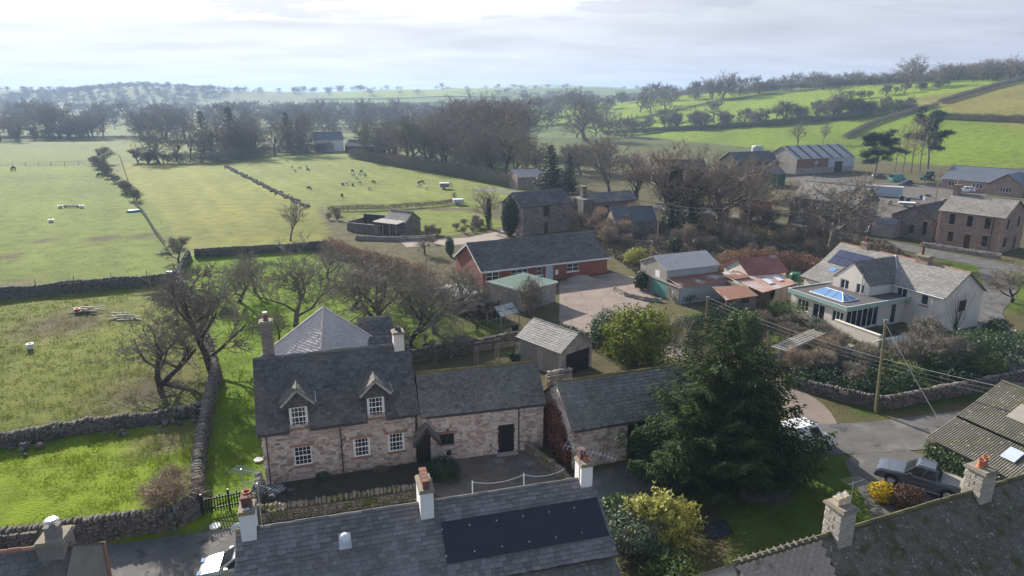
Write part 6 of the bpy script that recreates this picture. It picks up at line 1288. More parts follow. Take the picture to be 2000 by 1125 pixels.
# --- hedges
pts = lambda *l: [(lambda p: (p.x, p.y))(G(u, v)) for u, v in l]
hedge('clipped purple-brown beech hedge between orchard and garden', pts((640, 492), (720, 520), (800, 545), (850, 565)), 1.8, 2.6, 'leaf_beech', 420, .2, seed=1)
hedge('tall orange-brown beech hedge behind the rusty sheds', pts((1405, 535), (1470, 520), (1560, 528), (1605, 540)), 2.2, 3.0, 'leaf_beech', 420, .22, seed=2)
hedge('clipped dark hedge between the rusty sheds and the white house', pts((1500, 612), (1545, 622), (1568, 630)), 1.8, 2.2, 'leaf_hedge', 700, .14, seed=3)
hedge('laurel hedge along the right garden boundary', pts((1835, 712), (1930, 705), (2010, 715)), 3.6, 3.2, 'leaf_ivy', 700, .2, seed=4)
hedge('ivy-smothered garden wall behind the golden conifer', pts((1290, 668), (1370, 640), (1440, 620)), .9, 1.9, 'leaf_dark', 500, .16, seed=5)
hedge('mixed evergreen bank along the yard side of the garage', pts((1060, 640), (1110, 660), (1165, 672)), 1.6, 1.2, 'leaf_grey', 420, .18, seed=6)
hedge('ivy over the boundary wall top under the white house', [(25.2, 57.2), (28.2, 54.6), (30.8, 53.2), (35, 54.8)], 1.3, 1.9, 'leaf_dark', 260, .17, seed=7)
hedge('trimmed hedge climbing to the top right of the hill', pts((1835, 204), (1900, 184), (1960, 167), (2010, 155)), 3.0, 2.8, 'twig', 300, .7, seed=8, blade=True)
hedge('trimmed level hedge under the yellowish hill field', pts((1825, 232), (1900, 236), (2010, 240)), 3.0, 3.0, 'twig_green', 420, .7, seed=9, blade=True)
hedge('dipping hedge from the larch clump up the hill', pts((1650, 272), (1690, 250), (1740, 232), (1830, 208)), 3.0, 2.2, 'twig', 260, .7, seed=10, blade=True)
hedge('straggling hedge along the hill shoulder', pts((1220, 238), (1300, 222), (1400, 200), (1500, 186), (1640, 172)), 2.4, 1.6, 'twig', 120, .7, seed=11, blade=True)
hedge('bushy hedge across the hill foot above the stream', pts((1180, 264), (1300, 256), (1480, 247)), 4, 2.6, 'twig', 300, .8, seed=17, blade=True)
hedge('bushy hedge across the middle of the hill', pts((1480, 247), (1600, 238), (1700, 226), (1790, 216)), 5, 3.4, 'twig', 420, .8, seed=18, blade=True)
hedge('dark hedge under the trees of the hill crest', pts((1440, 184), (1560, 172), (1700, 166), (1850, 158), (2005, 152)), 8, 4.5, 'twig', 300, 1.0, seed=19, blade=True)
hedge('hedge across the far left field end', pts((0, 273), (160, 273), (300, 272)), 2.5, 2.0, 'twig', 160, .7, seed=12, blade=True)
hedge('rough hedge of stems along the paddock fence', pts((640, 413), (760, 410), (860, 402), (900, 396)), 1.0, 1.2, 'twig', 220, .4, seed=13, blade=True)
hedge('dark hedge at the foot of the sheep field trees', pts((690, 308), (780, 325), (900, 345), (1005, 366)), 5, 3.5, 'twig', 330, .8, seed=14, blade=True)
hedge('hedge line on the middle distance slope', pts((1030, 250), (1120, 246), (1180, 238)), 2.5, 2, 'twig', 120, .7, seed=15, blade=True)
hedge('low hedge at the base of the far left tree belt', pts((330, 320), (430, 318), (520, 304), (650, 296)), 5, 4, 'twig', 260, .8, seed=16, blade=True)
for i, (a, b, lb) in enumerate((((600, 197), (1000, 192), 'thin hedge high on the distant middle fields'), ((640, 206), (1040, 203), 'lower thin hedge on the distant middle fields'), ((0, 236), (360, 232), 'long hedge across the hazy left valley'), ((420, 262), (700, 258), 'hedge behind the far white farmhouse'))): hedge(lb, pts(a, b), 6, 4, 'twig', 60, 1.4, seed=40 + i, blade=True)
# --- shrubs
p = P(1248, 716); evergreen('golden_conifer', p.x, p.y + 1.5, 3.1, 2.9, 5.3, 'leaf_gold', 'big rounded golden conifer behind the garage', 'tree', 11000, .26, 1, .45, freq=3.6)
p = P(1190, 690); evergreen('laurel', p.x, p.y + 1.5, 2.0, 1.8, 3.4, 'leaf_dark', 'dark evergreen shrub left of the golden conifer', n=3500, size=.2, seed=2); evergreen('laurel', p.x + .8, p.y + 4.5, 2.2, 1.8, 3.0, 'leaf_grey', 'greyish evergreen shrub behind the golden conifer', n=3500, size=.2, seed=3)
p = P(1455, 690); evergreen('golden_conifer', p.x, p.y + 1, 2.0, 1.9, 4.2, 'leaf_hedge', 'smaller yellow-green conifer behind the huge dark one', 'tree', 4500, .26, 4, .3, freq=3)
p = P(862, 942); evergreen('hebe', p.x, p.y + .5, 1.25, 1.15, 1.5, 'leaf_dark', 'round dark bush beside the arched porch', n=3600, size=.11, seed=5, lump=.15)
p = P(633, 935); evergreen('hebe', p.x, p.y, .45, .4, .5, 'leaf_grey', 'small grey plant under the farmhouse downpipe', n=500, size=.1, seed=6); p = P(745, 922); evergreen('hebe', p.x, p.y, .6, .4, .45, 'scrub', 'withered plant below the right farmhouse windows', n=500, size=.1, seed=7)
p = P(1290, 1075); evergreen('bamboo', p.x, p.y + .4, 1.7, 1.4, 3.2, 'leaf_yellow', 'feathery yellow bamboo beside the cottage row', n=7500, size=.22, seed=8, lump=.6)
p = P(1205, 1040); evergreen('laurel', p.x, p.y + .6, 1.3, 1.2, 2.0, 'leaf_ivy', 'rounded laurel left of the yellow bamboo', n=3200, size=.16, seed=9); evergreen('shrub', 6.9, 33.0, 1.9, 1.7, 2.6, 'leaf_grey', 'grey-green shrub in front of the yellow bamboo', n=5000, size=.17, seed=10); evergreen('shrub', 8.6, 30.6, 1.6, 1.4, 1.8, 'leaf_hedge', 'low green shrub by the diamond-tiled roof', n=3000, size=.16, seed=11)
p = P(1728, 985); evergreen('golden_shrub', p.x, p.y + .4, .85, .8, 1.25, 'leaf_bright', 'clipped bright yellow shrub in front of the pickup', n=2600, size=.12, seed=12, lump=.12); p = P(1775, 995); evergreen('brown_shrub', p.x, p.y + .4, 1.25, .95, 1.35, 'leaf_brown', 'clipped brown shrub in front of the pickup', n=3600, size=.12, seed=13, lump=.1)
p = P(1252, 566); evergreen('ivy_bush', p.x, p.y, 1.0, .9, 2.6, 'leaf_dark', 'dark ivy bush at the left corner of the grey barn', n=2200, size=.18, seed=14); p = P(1243, 516); evergreen('yellow_shrub', p.x, p.y, 1.7, 1.5, 2.6, 'leaf_yellow', 'yellow-green shrub behind the grey barn gable', n=2600, size=.24, seed=15)
p = P(1318, 492); evergreen('conifer_bush', p.x, p.y, 1.1, 1.1, 2.6, 'leaf_dark', 'pointed dark bush behind the grey barn roof', n=1800, size=.2, seed=16); p = P(879, 500); evergreen('cypress', p.x, p.y, .75, .75, 3.2, 'leaf_dark', 'narrow clipped dark cypress in the garden by the bungalow', 'tree', 2400, .16, 17, .08)
p = P(993, 462); evergreen('ivy_column', p.x + .3, p.y + .3, 1.6, 1.2, 7.4, 'leaf_dark', 'tall tapering column of ivy on the barn gable', 'ivy', 6000, .24, 18, .12); p = P(1116, 440); evergreen('ivy_column', p.x + .6, p.y + 1, .7, .6, 5.6, 'leaf_grey', 'thin pale ivy column on the right corner of the tall barn', 'ivy', 1800, .22, 19, .2)
p = P(1335, 590); evergreen('shrub', p.x, p.y, 1.6, .9, 1.3, 'leaf_hedge', 'green shrub at the foot of the rusty lean-to', n=1500, size=.17, seed=20); p = P(1590, 640); evergreen('shrub', p.x, p.y - .3, .9, .8, 1.3, 'leaf_grey', 'shrub beside the extension patio door', n=900, size=.15, seed=21)
for i, (u, v, rr, hh, m, lb) in enumerate(((1945, 650, 1.4, 1.6, 'leaf_hedge', 'clipped bush outside the white house gable'), (1905, 690, 1.6, 2.0, 'leaf_ivy', 'glossy shrub at the left end of the laurel hedge'), (1790, 458, 1.6, 1.0, 'leaf_grey', 'grey shrub in front of the chapel'), (905, 670, 1.2, .7, 'leaf_grey', 'pale garden plant under the orchard trees'), (1010, 702, .9, .8, 'leaf_dark', 'dark plant at the end of the trellis'), (945, 560, .3, .3, 'leaf_ivy', 'small potted plant by the bungalow corner'))): p = P(u, v); evergreen('shrub', p.x, p.y, rr, rr * .8, hh, m, lb, n=1300, size=.18, seed=50 + i)
for i, (u, v, rr, hh, m, lb) in enumerate(((1560, 700, 1.6, 1.6, 'leaf_hedge', 'green shrub behind the weathered pergola'), (1640, 730, 1.5, 1.5, 'leaf_grey', 'grey-green shrub below the terrace rockery'), (1800, 705, 1.7, 2.3, 'leaf_hedge', 'leafy shrub in front of the green-framed greenhouse'), (1885, 765, 1.8, 1.8, 'leaf_dark', 'dark shrub over the roadside wall on the right'), (1735, 725, 1.2, 1.3, 'leaf_ivy', 'small glossy shrub beside the leaning pole'), (1700, 770, 1.8, 1.9, 'leaf_dark', 'dark ivy mound on the boundary wall left of the leaning pole'), (1770, 760, 1.9, 2.2, 'leaf_hedge', 'green shrub on the boundary wall right of the leaning pole'), (1850, 745, 2.2, 2.6, 'leaf_ivy', 'tall glossy shrub between the two right garden hedges'), (1620, 755, 1.6, 1.5, 'leaf_dark', 'ivy clump hanging over the wall by the sandy track'), (1940, 745, 2.0, 2.2, 'leaf_hedge', 'rounded roadside shrub below the laurel hedge'))): p = P(u, v); evergreen('shrub', p.x, p.y + 1.2, rr, rr * .8, hh, m, lb, n=2400, size=.18, seed=80 + i, lump=.35)
# creeper and ivy on walls
def wall_climber(label, O, U, N_out, ln, h, m, n, size, seed, thick=.25, name='creeper', shape=None):
    rnd = np.random.default_rng(seed); a = rnd.random(n); b = rnd.random(n)
    if shape: k = np.array([shape(x) for x in a]); b = b * k
    O, U, N_ = np.array(O), np.array(U), np.array(N_out); P_ = U * (a * ln)[:, None] + np.array([0, 0, 1.]) * (b * h)[:, None] + N_ * (rnd.random(n) * thick)[:, None]; V, F_ = leaf_tris(P_, np.tile(N_, (n, 1)), size, rnd, .8)
    return tag(obj(name, mesh_np(name, V, F_, m), mat=Matrix.Translation(O)), label, 'climber')
a = R(18.7); gU = (math.sin(a), -math.cos(a), 0); gN = (-math.cos(a), -math.sin(a), 0)
wall_climber('reddish brown creeper over the pale barn gable', (4.16 - math.sin(a) * 5.2, 42.09 + math.cos(a) * 5.2, 0), gU, gN, 5.2, 3.9, 'leaf_creeper', 4200, .17, 61, .5, shape=lambda x: .45 + .5 * math.sin(math.pi * min(1, x * 1.1)) + .15 * mnoise.noise(Vector((x * 9, 0, 0))))
d = Vector((1.0, -2.6, 0)).normalized(); wall_climber('ivy covering the corrugated barn wall beside the pickup', (28.5, 42.1, 0), tuple(d), (-.93, -.36, 0), 9, 2.3, 'leaf_ivy', 7000, .16, 62, .5, 'ivy')
def gable_stems():
    a = R(-66.1); U = Vector((-math.sin(a), math.cos(a), 0)); N_ = Vector((math.cos(a), math.sin(a), 0)); o = Vector((39.79, 85.12, 0)) + Vector((math.cos(a), math.sin(a), 0)) * 16.43 + U * 2.6; m = MB(); rd = random.Random(3)
    for k in range(16):
        x, z, s = rd.uniform(-.3, .3), 0, (k - 8) / 8 * .5; q = [N_ * .04 + U * x]
        for i in range(6): x += s * rd.uniform(.2, 1.1); z += rd.uniform(.5, .85); q.append(N_ * (.05 + .03 * rd.random()) + U * x + Vector((0, 0, z)))
        m.tube(q, .028, 4, r1=.008)
    tag(m.build('climber', 'bark_dark', mat=Matrix.Translation(o)), 'bare climber stems spread over the white house gable', 'climber')
gable_stems()
# --- tufts of grass on the near ground
def tufts(name, poly, n, m, size, seed, avoid=()):
    rnd = np.random.default_rng(seed); xs = [p[0] for p in poly]; ys = [p[1] for p in poly]; x = rnd.uniform(min(xs), max(xs), n * 3); y = rnd.uniform(min(ys), max(ys), n * 3); k = inpoly(x, y, poly)
    for a in avoid: k &= ~inpoly(x, y, a)
    nz = np.array([mnoise.noise(Vector((p * .7, q * .7, seed))) for p, q in zip(x, y)]); k &= rnd.random(len(x)) < np.clip(.5 + nz * 1.3, .08, 1); x, y = x[k][:n], y[k][:n]; c = len(x)
    p = np.stack([x, y, terrain(x, y) + 0.0], 1); p = np.repeat(p, 3, 0) + rnd.normal(size=(c * 3, 3)) * np.array([.05, .05, 0]); d = rnd.normal(size=(c * 3, 3)) * .55 + np.array([0, 0, 1.]); d /= np.linalg.norm(d, axis=1, keepdims=True)
    V, F_ = blades(p, d, size * rnd.uniform(.6, 1.6, c * 3), size * rnd.uniform(.10, .2, c * 3), rnd); tag(obj(name, mesh_np(name, V, F_, m)), kind='stuff')
HOUSE_FP = [(-16.4, 40), (-6.5, 43), (-9, 60), (-18, 58)]
tufts('lawn_grass', LAWN, 22000, 'grass_blade', .11, 1); tufts('orchard_grass', STRIP, 30000, 'grass_blade', .13, 2, [HOUSE_FP]); tufts('field_grass', FIELD_A, 30000, 'rough_blade', .15, 3); tufts('rough_undergrowth', [(16, 57), (46, 63), (38, 78), (36, 84), (20, 74)], 9000, 'scrub', .3, 4); tufts('hollow_undergrowth', [(18, 96), (60, 88), (66, 118), (40, 150), (14, 118)], 14000, 'scrub', .5, 5); tufts('field_tussocks', [p for p in FIELD_B], 9000, 'rough_blade', .15, 7); tufts('verge_grass', [(12, 30), (25, 33), (24, 43), (14, 47)], 7000, 'rough_blade', .09, 6)
# ---------------------------------------------------------------- vehicles
def wheel(root, x, y, r, wd):
    T = Matrix.Translation((x, y, r)) @ Matrix.Rotation(R(90), 4, 'X')
    w_ = obj('wheel', MB().lathe([(r * .62, -wd / 2), (r * .93, -wd / 2), (r, -wd * .3), (r, wd * .3), (r * .93, wd / 2), (r * .62, wd / 2)], n=18).mesh('tyre', 'rubber'), root, T)
    MB().lathe([(0, -wd * .36), (r * .2, -wd * .4), (r * .55, -wd * .34), (r * .64, -wd * .48)], n=10).lathe([(0, wd * .36), (r * .2, wd * .4), (r * .55, wd * .34), (r * .64, wd * .48)], n=10).build('rim', 'metal', w_)
def car(name, label, loc, rz, kind='hatch', paint='car_silver'):
    S = dict(pickup=dict(L=5.3, W=1.86, top=[(-2.65, .98), (-2.6, 1.08), (-1.0, 1.08), (.95, 1.10), (1.2, 1.09), (2.2, 1.0), (2.55, .86), (2.65, .62)], cab=(-1.0, 1.05, -.82, .35, 1.08, 1.8), wb=1.6, r=.39, cat='pickup truck'),
             van=dict(L=5.2, W=2.0, top=[(-2.6, 1.0), (-2.55, 1.15), (1.3, 1.15), (1.8, 1.12), (2.35, .98), (2.55, .75), (2.6, .6)], cab=(-2.55, 1.75, -2.5, 1.0, 1.14, 2.15), wb=1.6, r=.36, cat='van'),
             hatch=dict(L=4.3, W=1.76, top=[(-2.15, .8), (-2.1, .92), (-1.2, .94), (.8, .93), (1.1, .92), (1.75, .82), (2.08, .68), (2.15, .5)], cab=(-2.0, 1.05, -1.6, .25, .92, 1.48), wb=1.3, r=.32, cat='car'))[kind]
    r = empty(name, loc, rz, label, S['cat']); W2 = S['W'] / 2; rings = []
    for x, zt in S['top']:
        k = 1 - .12 * max(0, abs(x) / (S['L'] / 2) - .78) / .22; w_ = W2 * k; half = [(w_ * .9, .3), (w_ * .99, .48), (w_, .65 * zt + .1), (w_ * .97, zt - .07), (w_ * .88, zt)]
        rings.append([(x, y, z) for y, z in half] + [(x, -y, z) for y, z in half[::-1]])
    b = MB(); n = len(rings[0])
    for i in range(len(rings) - 1):
        for k in range(n): b.poly([rings[i][k], rings[i][(k + 1) % n], rings[i + 1][(k + 1) % n], rings[i + 1][k]])
    b.poly(rings[0]); b.poly(rings[-1][::-1]); me = b.mesh('body', paint); bm = bmesh.new(); bm.from_mesh(me); bmesh.ops.remove_doubles(bm, verts=bm.verts, dist=1e-4); bm.to_mesh(me); bm.free()
    me.polygons.foreach_set('use_smooth', [True] * len(me.polygons)); me.set_sharp_from_angle(angle=R(38)); obj('body', me, r)
    x0, x1, t0, t1, zb, zt = S['cab']; wl, wt = W2 * .9, W2 * .74; c = MB(); lo = [(x0, -wl, zb - .03), (x1, -wl, zb - .03), (x1, wl, zb - .03), (x0, wl, zb - .03)]; hi = [(t0, -wt, zt - .06), (t1, -wt, zt - .06), (t1, wt, zt - .06), (t0, wt, zt - .06)]; tp = [(t0 + .12, -wt * .86, zt), (t1 - .15, -wt * .86, zt), (t1 - .15, wt * .86, zt), (t0 + .12, wt * .86, zt)]
    for A, B in ((lo, hi), (hi, tp)):
        for k in range(4): c.poly([A[k], A[(k + 1) % 4], B[(k + 1) % 4], B[k]])
    c.poly(tp); cb = c.build('cabin', paint, r)
    Lo, Hi = [Vector(p) for p in lo], [Vector(p) for p in hi]
    def pane(a, b, s0, s1, h0=.1, h1=.9, nm='window'):
        q = [Lo[a].lerp(Lo[b], s0).lerp(Hi[a].lerp(Hi[b], s0), h0), Lo[a].lerp(Lo[b], s1).lerp(Hi[a].lerp(Hi[b], s1), h0), Lo[a].lerp(Lo[b], s1).lerp(Hi[a].lerp(Hi[b], s1), h1), Lo[a].lerp(Lo[b], s0).lerp(Hi[a].lerp(Hi[b], s0), h1)]
        nn = (q[1] - q[0]).cross(q[3] - q[0]).normalized(); m = MB(); m.poly([p + nn * .012 for p in q]); m.poly([p - nn * .012 for p in q[::-1]]); m.build(nm, 'glass', cb)
    pane(1, 2, .06, .94, nm='windscreen'); pane(3, 0, .08, .92, nm='rear_window')
    for a, b in ((0, 1), (2, 3)):
        sp = ((.06, .44), (.5, .93)) if kind != 'van' else ((.72, .94),)
        for s0, s1 in sp: pane(a, b, *((s0, s1) if a == 0 else (1 - s1, 1 - s0)))
    for sx in (-S['wb'], S['wb']):
        for sy in (-1, 1): wheel(r, sx, sy * (W2 - .12), S['r'], .24)
        for sy in (-1, 1):
            ar = MB()
            for k in range(8): a0, a1 = math.pi * k / 8, math.pi * (k + 1) / 8; f = lambda rr, t: (sx + rr * math.cos(t), sy * (W2 + .004), S['r'] + rr * math.sin(t)); ar.poly([f(S['r'] * .8, a0), f(S['r'] * 1.18, a0), f(S['r'] * 1.18, a1), f(S['r'] * .8, a1)])
            ar.build('wheel_arch', 'rubber', r)
    for sy in (-1, 1): MB().box(S['L'] / 2 - .22, S['L'] / 2 - .02, sy * W2 * .62 - .16, sy * W2 * .62 + .16, .62, .76).build('headlight', 'glass_sky', r); MB().box(-S['L'] / 2 - .01, -S['L'] / 2 + .08, sy * W2 * .8 - .09, sy * W2 * .8 + .09, .72, .98).build('tail_light', 'plastic_red', r); MB().box(x1 - .55, x1 - .35, sy * (W2 + .04) - .09, sy * (W2 + .04) + .09, zb, zb + .17).build('mirror', paint, r)
    if kind == 'pickup':
        MB().box(-2.52, -1.1, -W2 * .8, W2 * .8, 1.07, 1.13).build('bed_cover', 'timber_grey', r)
        for sy in (-1, 1): MB().box(-2.45, -1.15, sy * W2 * .84 - .025, sy * W2 * .84 + .025, 1.1, 1.17).build('bed_rail', 'metal', r); MB().box(-.6, .3, sy * wt * .8 - .02, sy * wt * .8 + .02, zt, zt + .05).build('roof_rail', 'metal', r); MB().box(-1.2, 1.2, sy * W2 - .05, sy * W2 + .05, .3, .36).build('side_step', 'metal', r)
    return r
car('pickup_truck', 'dark grey double-cab pickup parked by the ivy wall', (27.0, 39.9, .03), R(143), 'pickup', 'car_grey')
p = P(1592, 893); car('van', 'white van half hidden behind the huge conifer', (20.9, 44.9, .04), R(22), 'van', 'car_white')
p = P(1480, 925); car('parked_car', 'silver car glimpsed through the lower boughs of the conifer', (16.6, 42.6, .04), R(25), 'hatch', 'car_white')
car('parked_car', 'silver car in the lane at the left end of the cottage row', (-14.6, 31.4, .04), R(192), 'hatch', 'car_silver')
for (u, v, a, k, c, lb) in ((1768, 362, 200, 'hatch', 'car_blue', 'dark blue estate car in the farm yard'), (1752, 354, 20, 'van', 'car_teal', 'teal van behind the dark blue estate car'), (1885, 375, 160, 'hatch', 'car_white', 'white car in front of the blue-roofed bungalow'), (1716, 348, 10, 'hatch', 'car_grey', 'grey car at the left side of the farm yard')): car('parked_car', lb, G(u, v), R(a), k, c)
def tractor(p, rz):
    r = empty('tractor', p, rz, 'dark green tractor under the trees at the farm yard edge', 'tractor')
    MB().box(.1, 2.0, -.4, .4, .8, 1.55).box(-1.2, .1, -.35, .35, .7, 1.2).build('bonnet', 'tractor_green', r); c = MB().box(-1.3, .3, -.75, .75, 2.6, 2.75).box(-1.25, -1.15, -.7, -.6, 1.2, 2.6).box(.15, .25, -.7, -.6, 1.2, 2.6).box(-1.25, -1.15, .6, .7, 1.2, 2.6).box(.15, .25, .6, .7, 1.2, 2.6).build('cab', 'tractor_green', r); MB().box(-1.14, .14, -.66, .66, 1.25, 2.58).build('cab_glass', 'glass', r)
    for sy in (-1, 1): wheel(r, -.7, sy * .85, .85, .5); wheel(r, 1.5, sy * .75, .55, .35); MB().box(-1.3, .0, sy * .85 - .28, sy * .85 + .28, 1.62, 1.72).build('mudguard', 'tractor_green', r)
    MB().tube([(1.2, .2, 1.5), (1.2, .2, 2.4)], .05, 6).build('exhaust', 'metal_dark', r)
tractor(G(1812, 352), R(190))
# ---------------------------------------------------------------- animals
def skinned(name, verts, edges, radii, m, sub=1):
    me = bpy.data.meshes.new(name); me.from_pydata(verts, edges, []); o = bpy.data.objects.new('skin_tmp', me); COL.objects.link(o); o.modifiers.new('s', 'SKIN'); s = o.modifiers.new('d', 'SUBSURF'); s.levels = sub; s.render_levels = sub
    for i, r in enumerate(radii): me.skin_vertices[0].data[i].radius = (r, r)
    me.skin_vertices[0].data[0].use_root = True
    dg = bpy.context.evaluated_depsgraph_get(); out = bpy.data.meshes.new_from_object(o.evaluated_get(dg)); bpy.data.objects.remove(o); out.materials.clear(); out.materials.append(M[m]); out.name = name
    out.polygons.foreach_set('use_smooth', [True] * len(out.polygons)); return out
def quad_mesh(name, m, graze=True, k=1.0, leg=.38, body=.27, ln=.42, neck=.3, lr=.06, head=.09):
    h = leg + body * .8; hd = (ln + neck, 0, .12) if graze else (ln + neck, 0, h + .45)
    v = [(0, 0, h), (ln * .7, 0, h + .02), (-ln * .7, 0, h + .02), (ln + neck * .45, 0, h + (-.08 if graze else .3)), hd, (hd[0] + head * 1.7, 0, hd[2] - head * .9), (-ln * 1.05, 0, h + .05), (-ln * 1.15, 0, h - .2)]; e = [(0, 1), (0, 2), (1, 3), (3, 4), (4, 5), (2, 6), (6, 7)]; r = [body, body * .95, body, body * .5, head * 1.15, head * .7, body * .3, body * .15]
    for x, up, base in ((ln * .75, 1, 0), (-ln * .75, 2, 1)):
        for s in (-1, 1):
            n = len(v); y = s * body * .55; v += [(x, y, leg + .05), (x + (.03 if base == 0 else -.06), y, leg * .5), (x, y, .03)]; e += [(up, n), (n, n + 1), (n + 1, n + 2)]; r += [lr * 1.5, lr, lr * .85]
    return skinned(name, [tuple(c * k for c in q) for q in v], e, [q * k for q in r], m)
SHEEP_M = [quad_mesh('sheep', 'wool', True), quad_mesh('sheep', 'wool', False), quad_mesh('sheep', 'wool_dark', True)]
sheep = [(599, 328, 0), (586, 330, 0), (577, 336, 0), (601, 334, 2), (688, 336, 2), (690, 344, 0), (697, 350, 0), (702, 343, 0), (706, 337, 2), (712, 342, 0), (713, 345, 0), (669, 363, 2), (677, 361, 0), (689, 364, 2), (702, 359, 0), (729, 358, 2), (721, 371, 0), (603, 370, 2), (668, 385, 2), (818, 360, 2), (824, 358, 2), (819, 366, 0), (833, 371, 1), (880, 362, 1), (570, 328, 0), (912, 347, 0), (548, 299, 0), (560, 301, 0), (532, 303, 0), (520, 306, 0)]
cnt = {0: 0, 2: 0}
for (u, v, k) in sorted(sheep):
    p = G(u, v); dk = 2 if k == 2 else 0; tag(obj('sheep', SHEEP_M[k], mat=Matrix.Translation(p) @ Matrix.Rotation(random.uniform(0, 6.28), 4, 'Z') @ Matrix.Scale(1.0, 4)), ('dark brown' if dk else 'cream') + ' sheep in the sheep field, ' + ordinal(cnt[dk]) + ' from the left of its colour', 'sheep', 'sheep in the field'); cnt[dk] += 1
hm = quad_mesh('horse', 'horse_dark', True, 1.0, .85, .32, .62, .75, .09, .15)
tag(obj('horse', hm, mat=Matrix.Translation(G(28, 333)) @ Matrix.Rotation(R(170), 4, 'Z')), 'dark horse grazing by the far left field wall', 'horse'); h2 = tag(obj('horse', hm, mat=Matrix.Translation(G(196, 346)) @ Matrix.Rotation(R(250), 4, 'Z')), 'rugged horse standing beside the ragged hedge', 'horse')
MB().box(-.7, .45, -.34, .34, .85, 1.46).build('rug', 'render_grey', h2)
# ---------------------------------------------------------------- fences, gates, poles, wires
def picket_gate():
    a, b = Vector((-19.0, 36.75, 0)), Vector((-16.3, 37.9, 0)); d = (b - a); ln = d.length; g = empty('picket_gate', a, math.atan2(d.y, d.x), 'black timber picket gate between the lane walls left of the farmhouse', 'gate')
    for k in range(19): x = ln * k / 18; MB().box(x - .035, x + .035, -.02, .02, .12, 1.18 + .12 * (k % 3 == 0)).build('picket', 'black_paint', g)
    for z in (.3, .98): MB().box(0, ln, .02, .06, z, z + .09).build('rail', 'black_paint', g)
    MB().tube([(.1, .05, .3), (ln - .1, .05, 1.0)], .035, 4).build('brace', 'black_paint', g)
    for x in (-.08, ln / 2, ln + .08): MB().box(x - .06, x + .06, -.0, .12, 0, 1.45).build('post', 'black_paint', g)
picket_gate()
def fence(label, pts_, h=1.2, step=2.5, rails=3, m='timber', name='fence', thick=.05):
    P3 = [Vector((x, y, gz(x, y))) for x, y in pts_]; r = empty(name, P3[0], 0, label, 'fence'); o = P3[0]; po = []
    for a, b in zip(P3, P3[1:]):
        n = max(1, int((b - a).length / step))
        for k in range(n + 1): p = a.lerp(b, k / n) - o; po.append(Matrix.Translation(p + Vector((0, 0, h / 2))) @ Matrix.Rotation(random.uniform(-.06, .06), 4, 'X') @ Matrix.Diagonal((thick * 2, thick * 2, h, 1)))
        for z in range(rails): zz = h * (.35 + .55 * z / max(1, rails - 1)); MB().tube([a - o + Vector((0, 0, zz)), b - o + Vector((0, 0, zz))], thick * .6, 4).build('rail', m, r)
    pieces(r, 'post', 'box', po, m, 300, nvar=1); return r
fence('post and rail fence between the left field and the yellow field', pts((262, 398), (284, 425), (302, 455), (322, 482)), 1.35, 2.2, 3)
fence('wire fence with thin posts behind the sheltered paddock', pts((650, 413), (770, 410), (870, 402), (905, 396)), 1.3, 3, 2, thick=.04); fence('rail fence along the farm yard edge', pts((1722, 402), (1780, 410), (1850, 418)), 1.1, 2.2, 2, 'timber'); fence('far field fence left of the rounded thorn', pts((0, 326), (100, 324), (180, 322)), 1.5, 4, 2, 'timber_grey', thick=.06)
fence('thin posts standing behind the far rough field wall', [(-80, 78.3), (-62, 85.6), (-50, 90.4)], 2.0, 4, 1, thick=.035)
def rock_line(label, a, b, n, size):
    A, B = G(*a), G(*b); r = empty('ruined_wall', A, 0, label, 'wall'); T = []
    for k in range(n): t = k / n; p = A.lerp(B, t) - A + Vector((random.gauss(0, .5), random.gauss(0, .5), .12)); s = size * random.uniform(.5, 1.5); T.append(Matrix.Translation(p) @ Matrix.Rotation(random.uniform(0, 3), 4, 'Z') @ Matrix.Diagonal((s, s * .8, s * .7, 1)))
    pieces(r, 'stone', 'rock', T, 'drystone', 0, 'stone_row')
rock_line('ruined line of stones between the yellow field and the sheep field', (440, 325), (600, 405), 420, .6)
def chain_posts():
    q = [P(923, 966), P(1023, 951), Vector((3.5, 40.6, 0))]
    for i, p in enumerate(q[:2]): tag(MB().box(-.04, .04, -.04, .04, 0, .95).box(-.05, .05, -.05, .05, .95, 1.0).build('chain_post', 'white_paint', mat=Matrix.Translation(p)), ('left', 'right')[i] + ' white post of the chain across the courtyard', 'post')
    for i in range(2):
        a, b = q[i] + Vector((0, 0, .92)), q[i + 1] + Vector((0, 0, .92)); tag(MB().tube([a.lerp(b, t / 10) - Vector((0, 0, .3 * (1 - (t / 5 - 1) ** 2))) for t in range(11)], .02, 4).build('chain', 'white_paint'), ('left', 'right')[i] + ' hanging length of white courtyard chain', 'chain')
chain_posts()
for i, (x, y, a) in enumerate(((-.9, 43.2, .3), (1.3, 42.9, .5))): tag(MB().box(-.35, .35, -.28, .28, .035, .06).build('manhole_cover', 'render_grey', mat=Matrix.Translation((x, y, 0)) @ Matrix.Rotation(a, 4, 'Z')), ('left', 'right')[i] + ' drain cover in the courtyard paving', 'drain cover')
def pole(name, base, h, label, lean=(0, 0), m='timber', r=.13, arm=0):
    e = empty(name, base, 0, label, 'pole'); top = Vector((lean[0], lean[1], h)); MB().tube([(0, 0, -.2), top * .5, top], r, 8, r1=r * .72).build('post', m, e)
    if arm: MB().box(-arm, arm, -.05, .05, h - .4, h - .28).build('crossarm', 'timber_dark', e)
    for k in range(2): MB().lathe([(.05, 0), (.06, .06), (.03, .14), (0, .15)], (lean[0] + (.12 if k else -.12), lean[1], h - .12), 6).build('insulator', 'plastic_white', e)
    return Vector(base) + top
def wire(label, a, b, sag, r=.018, m='wire', n=14): tag(MB().tube([Vector(a).lerp(Vector(b), t / n) - Vector((0, 0, sag * (1 - (2 * t / n - 1) ** 2))) for t in range(n + 1)], r, 4).build('overhead_wire', m), label, 'wire')
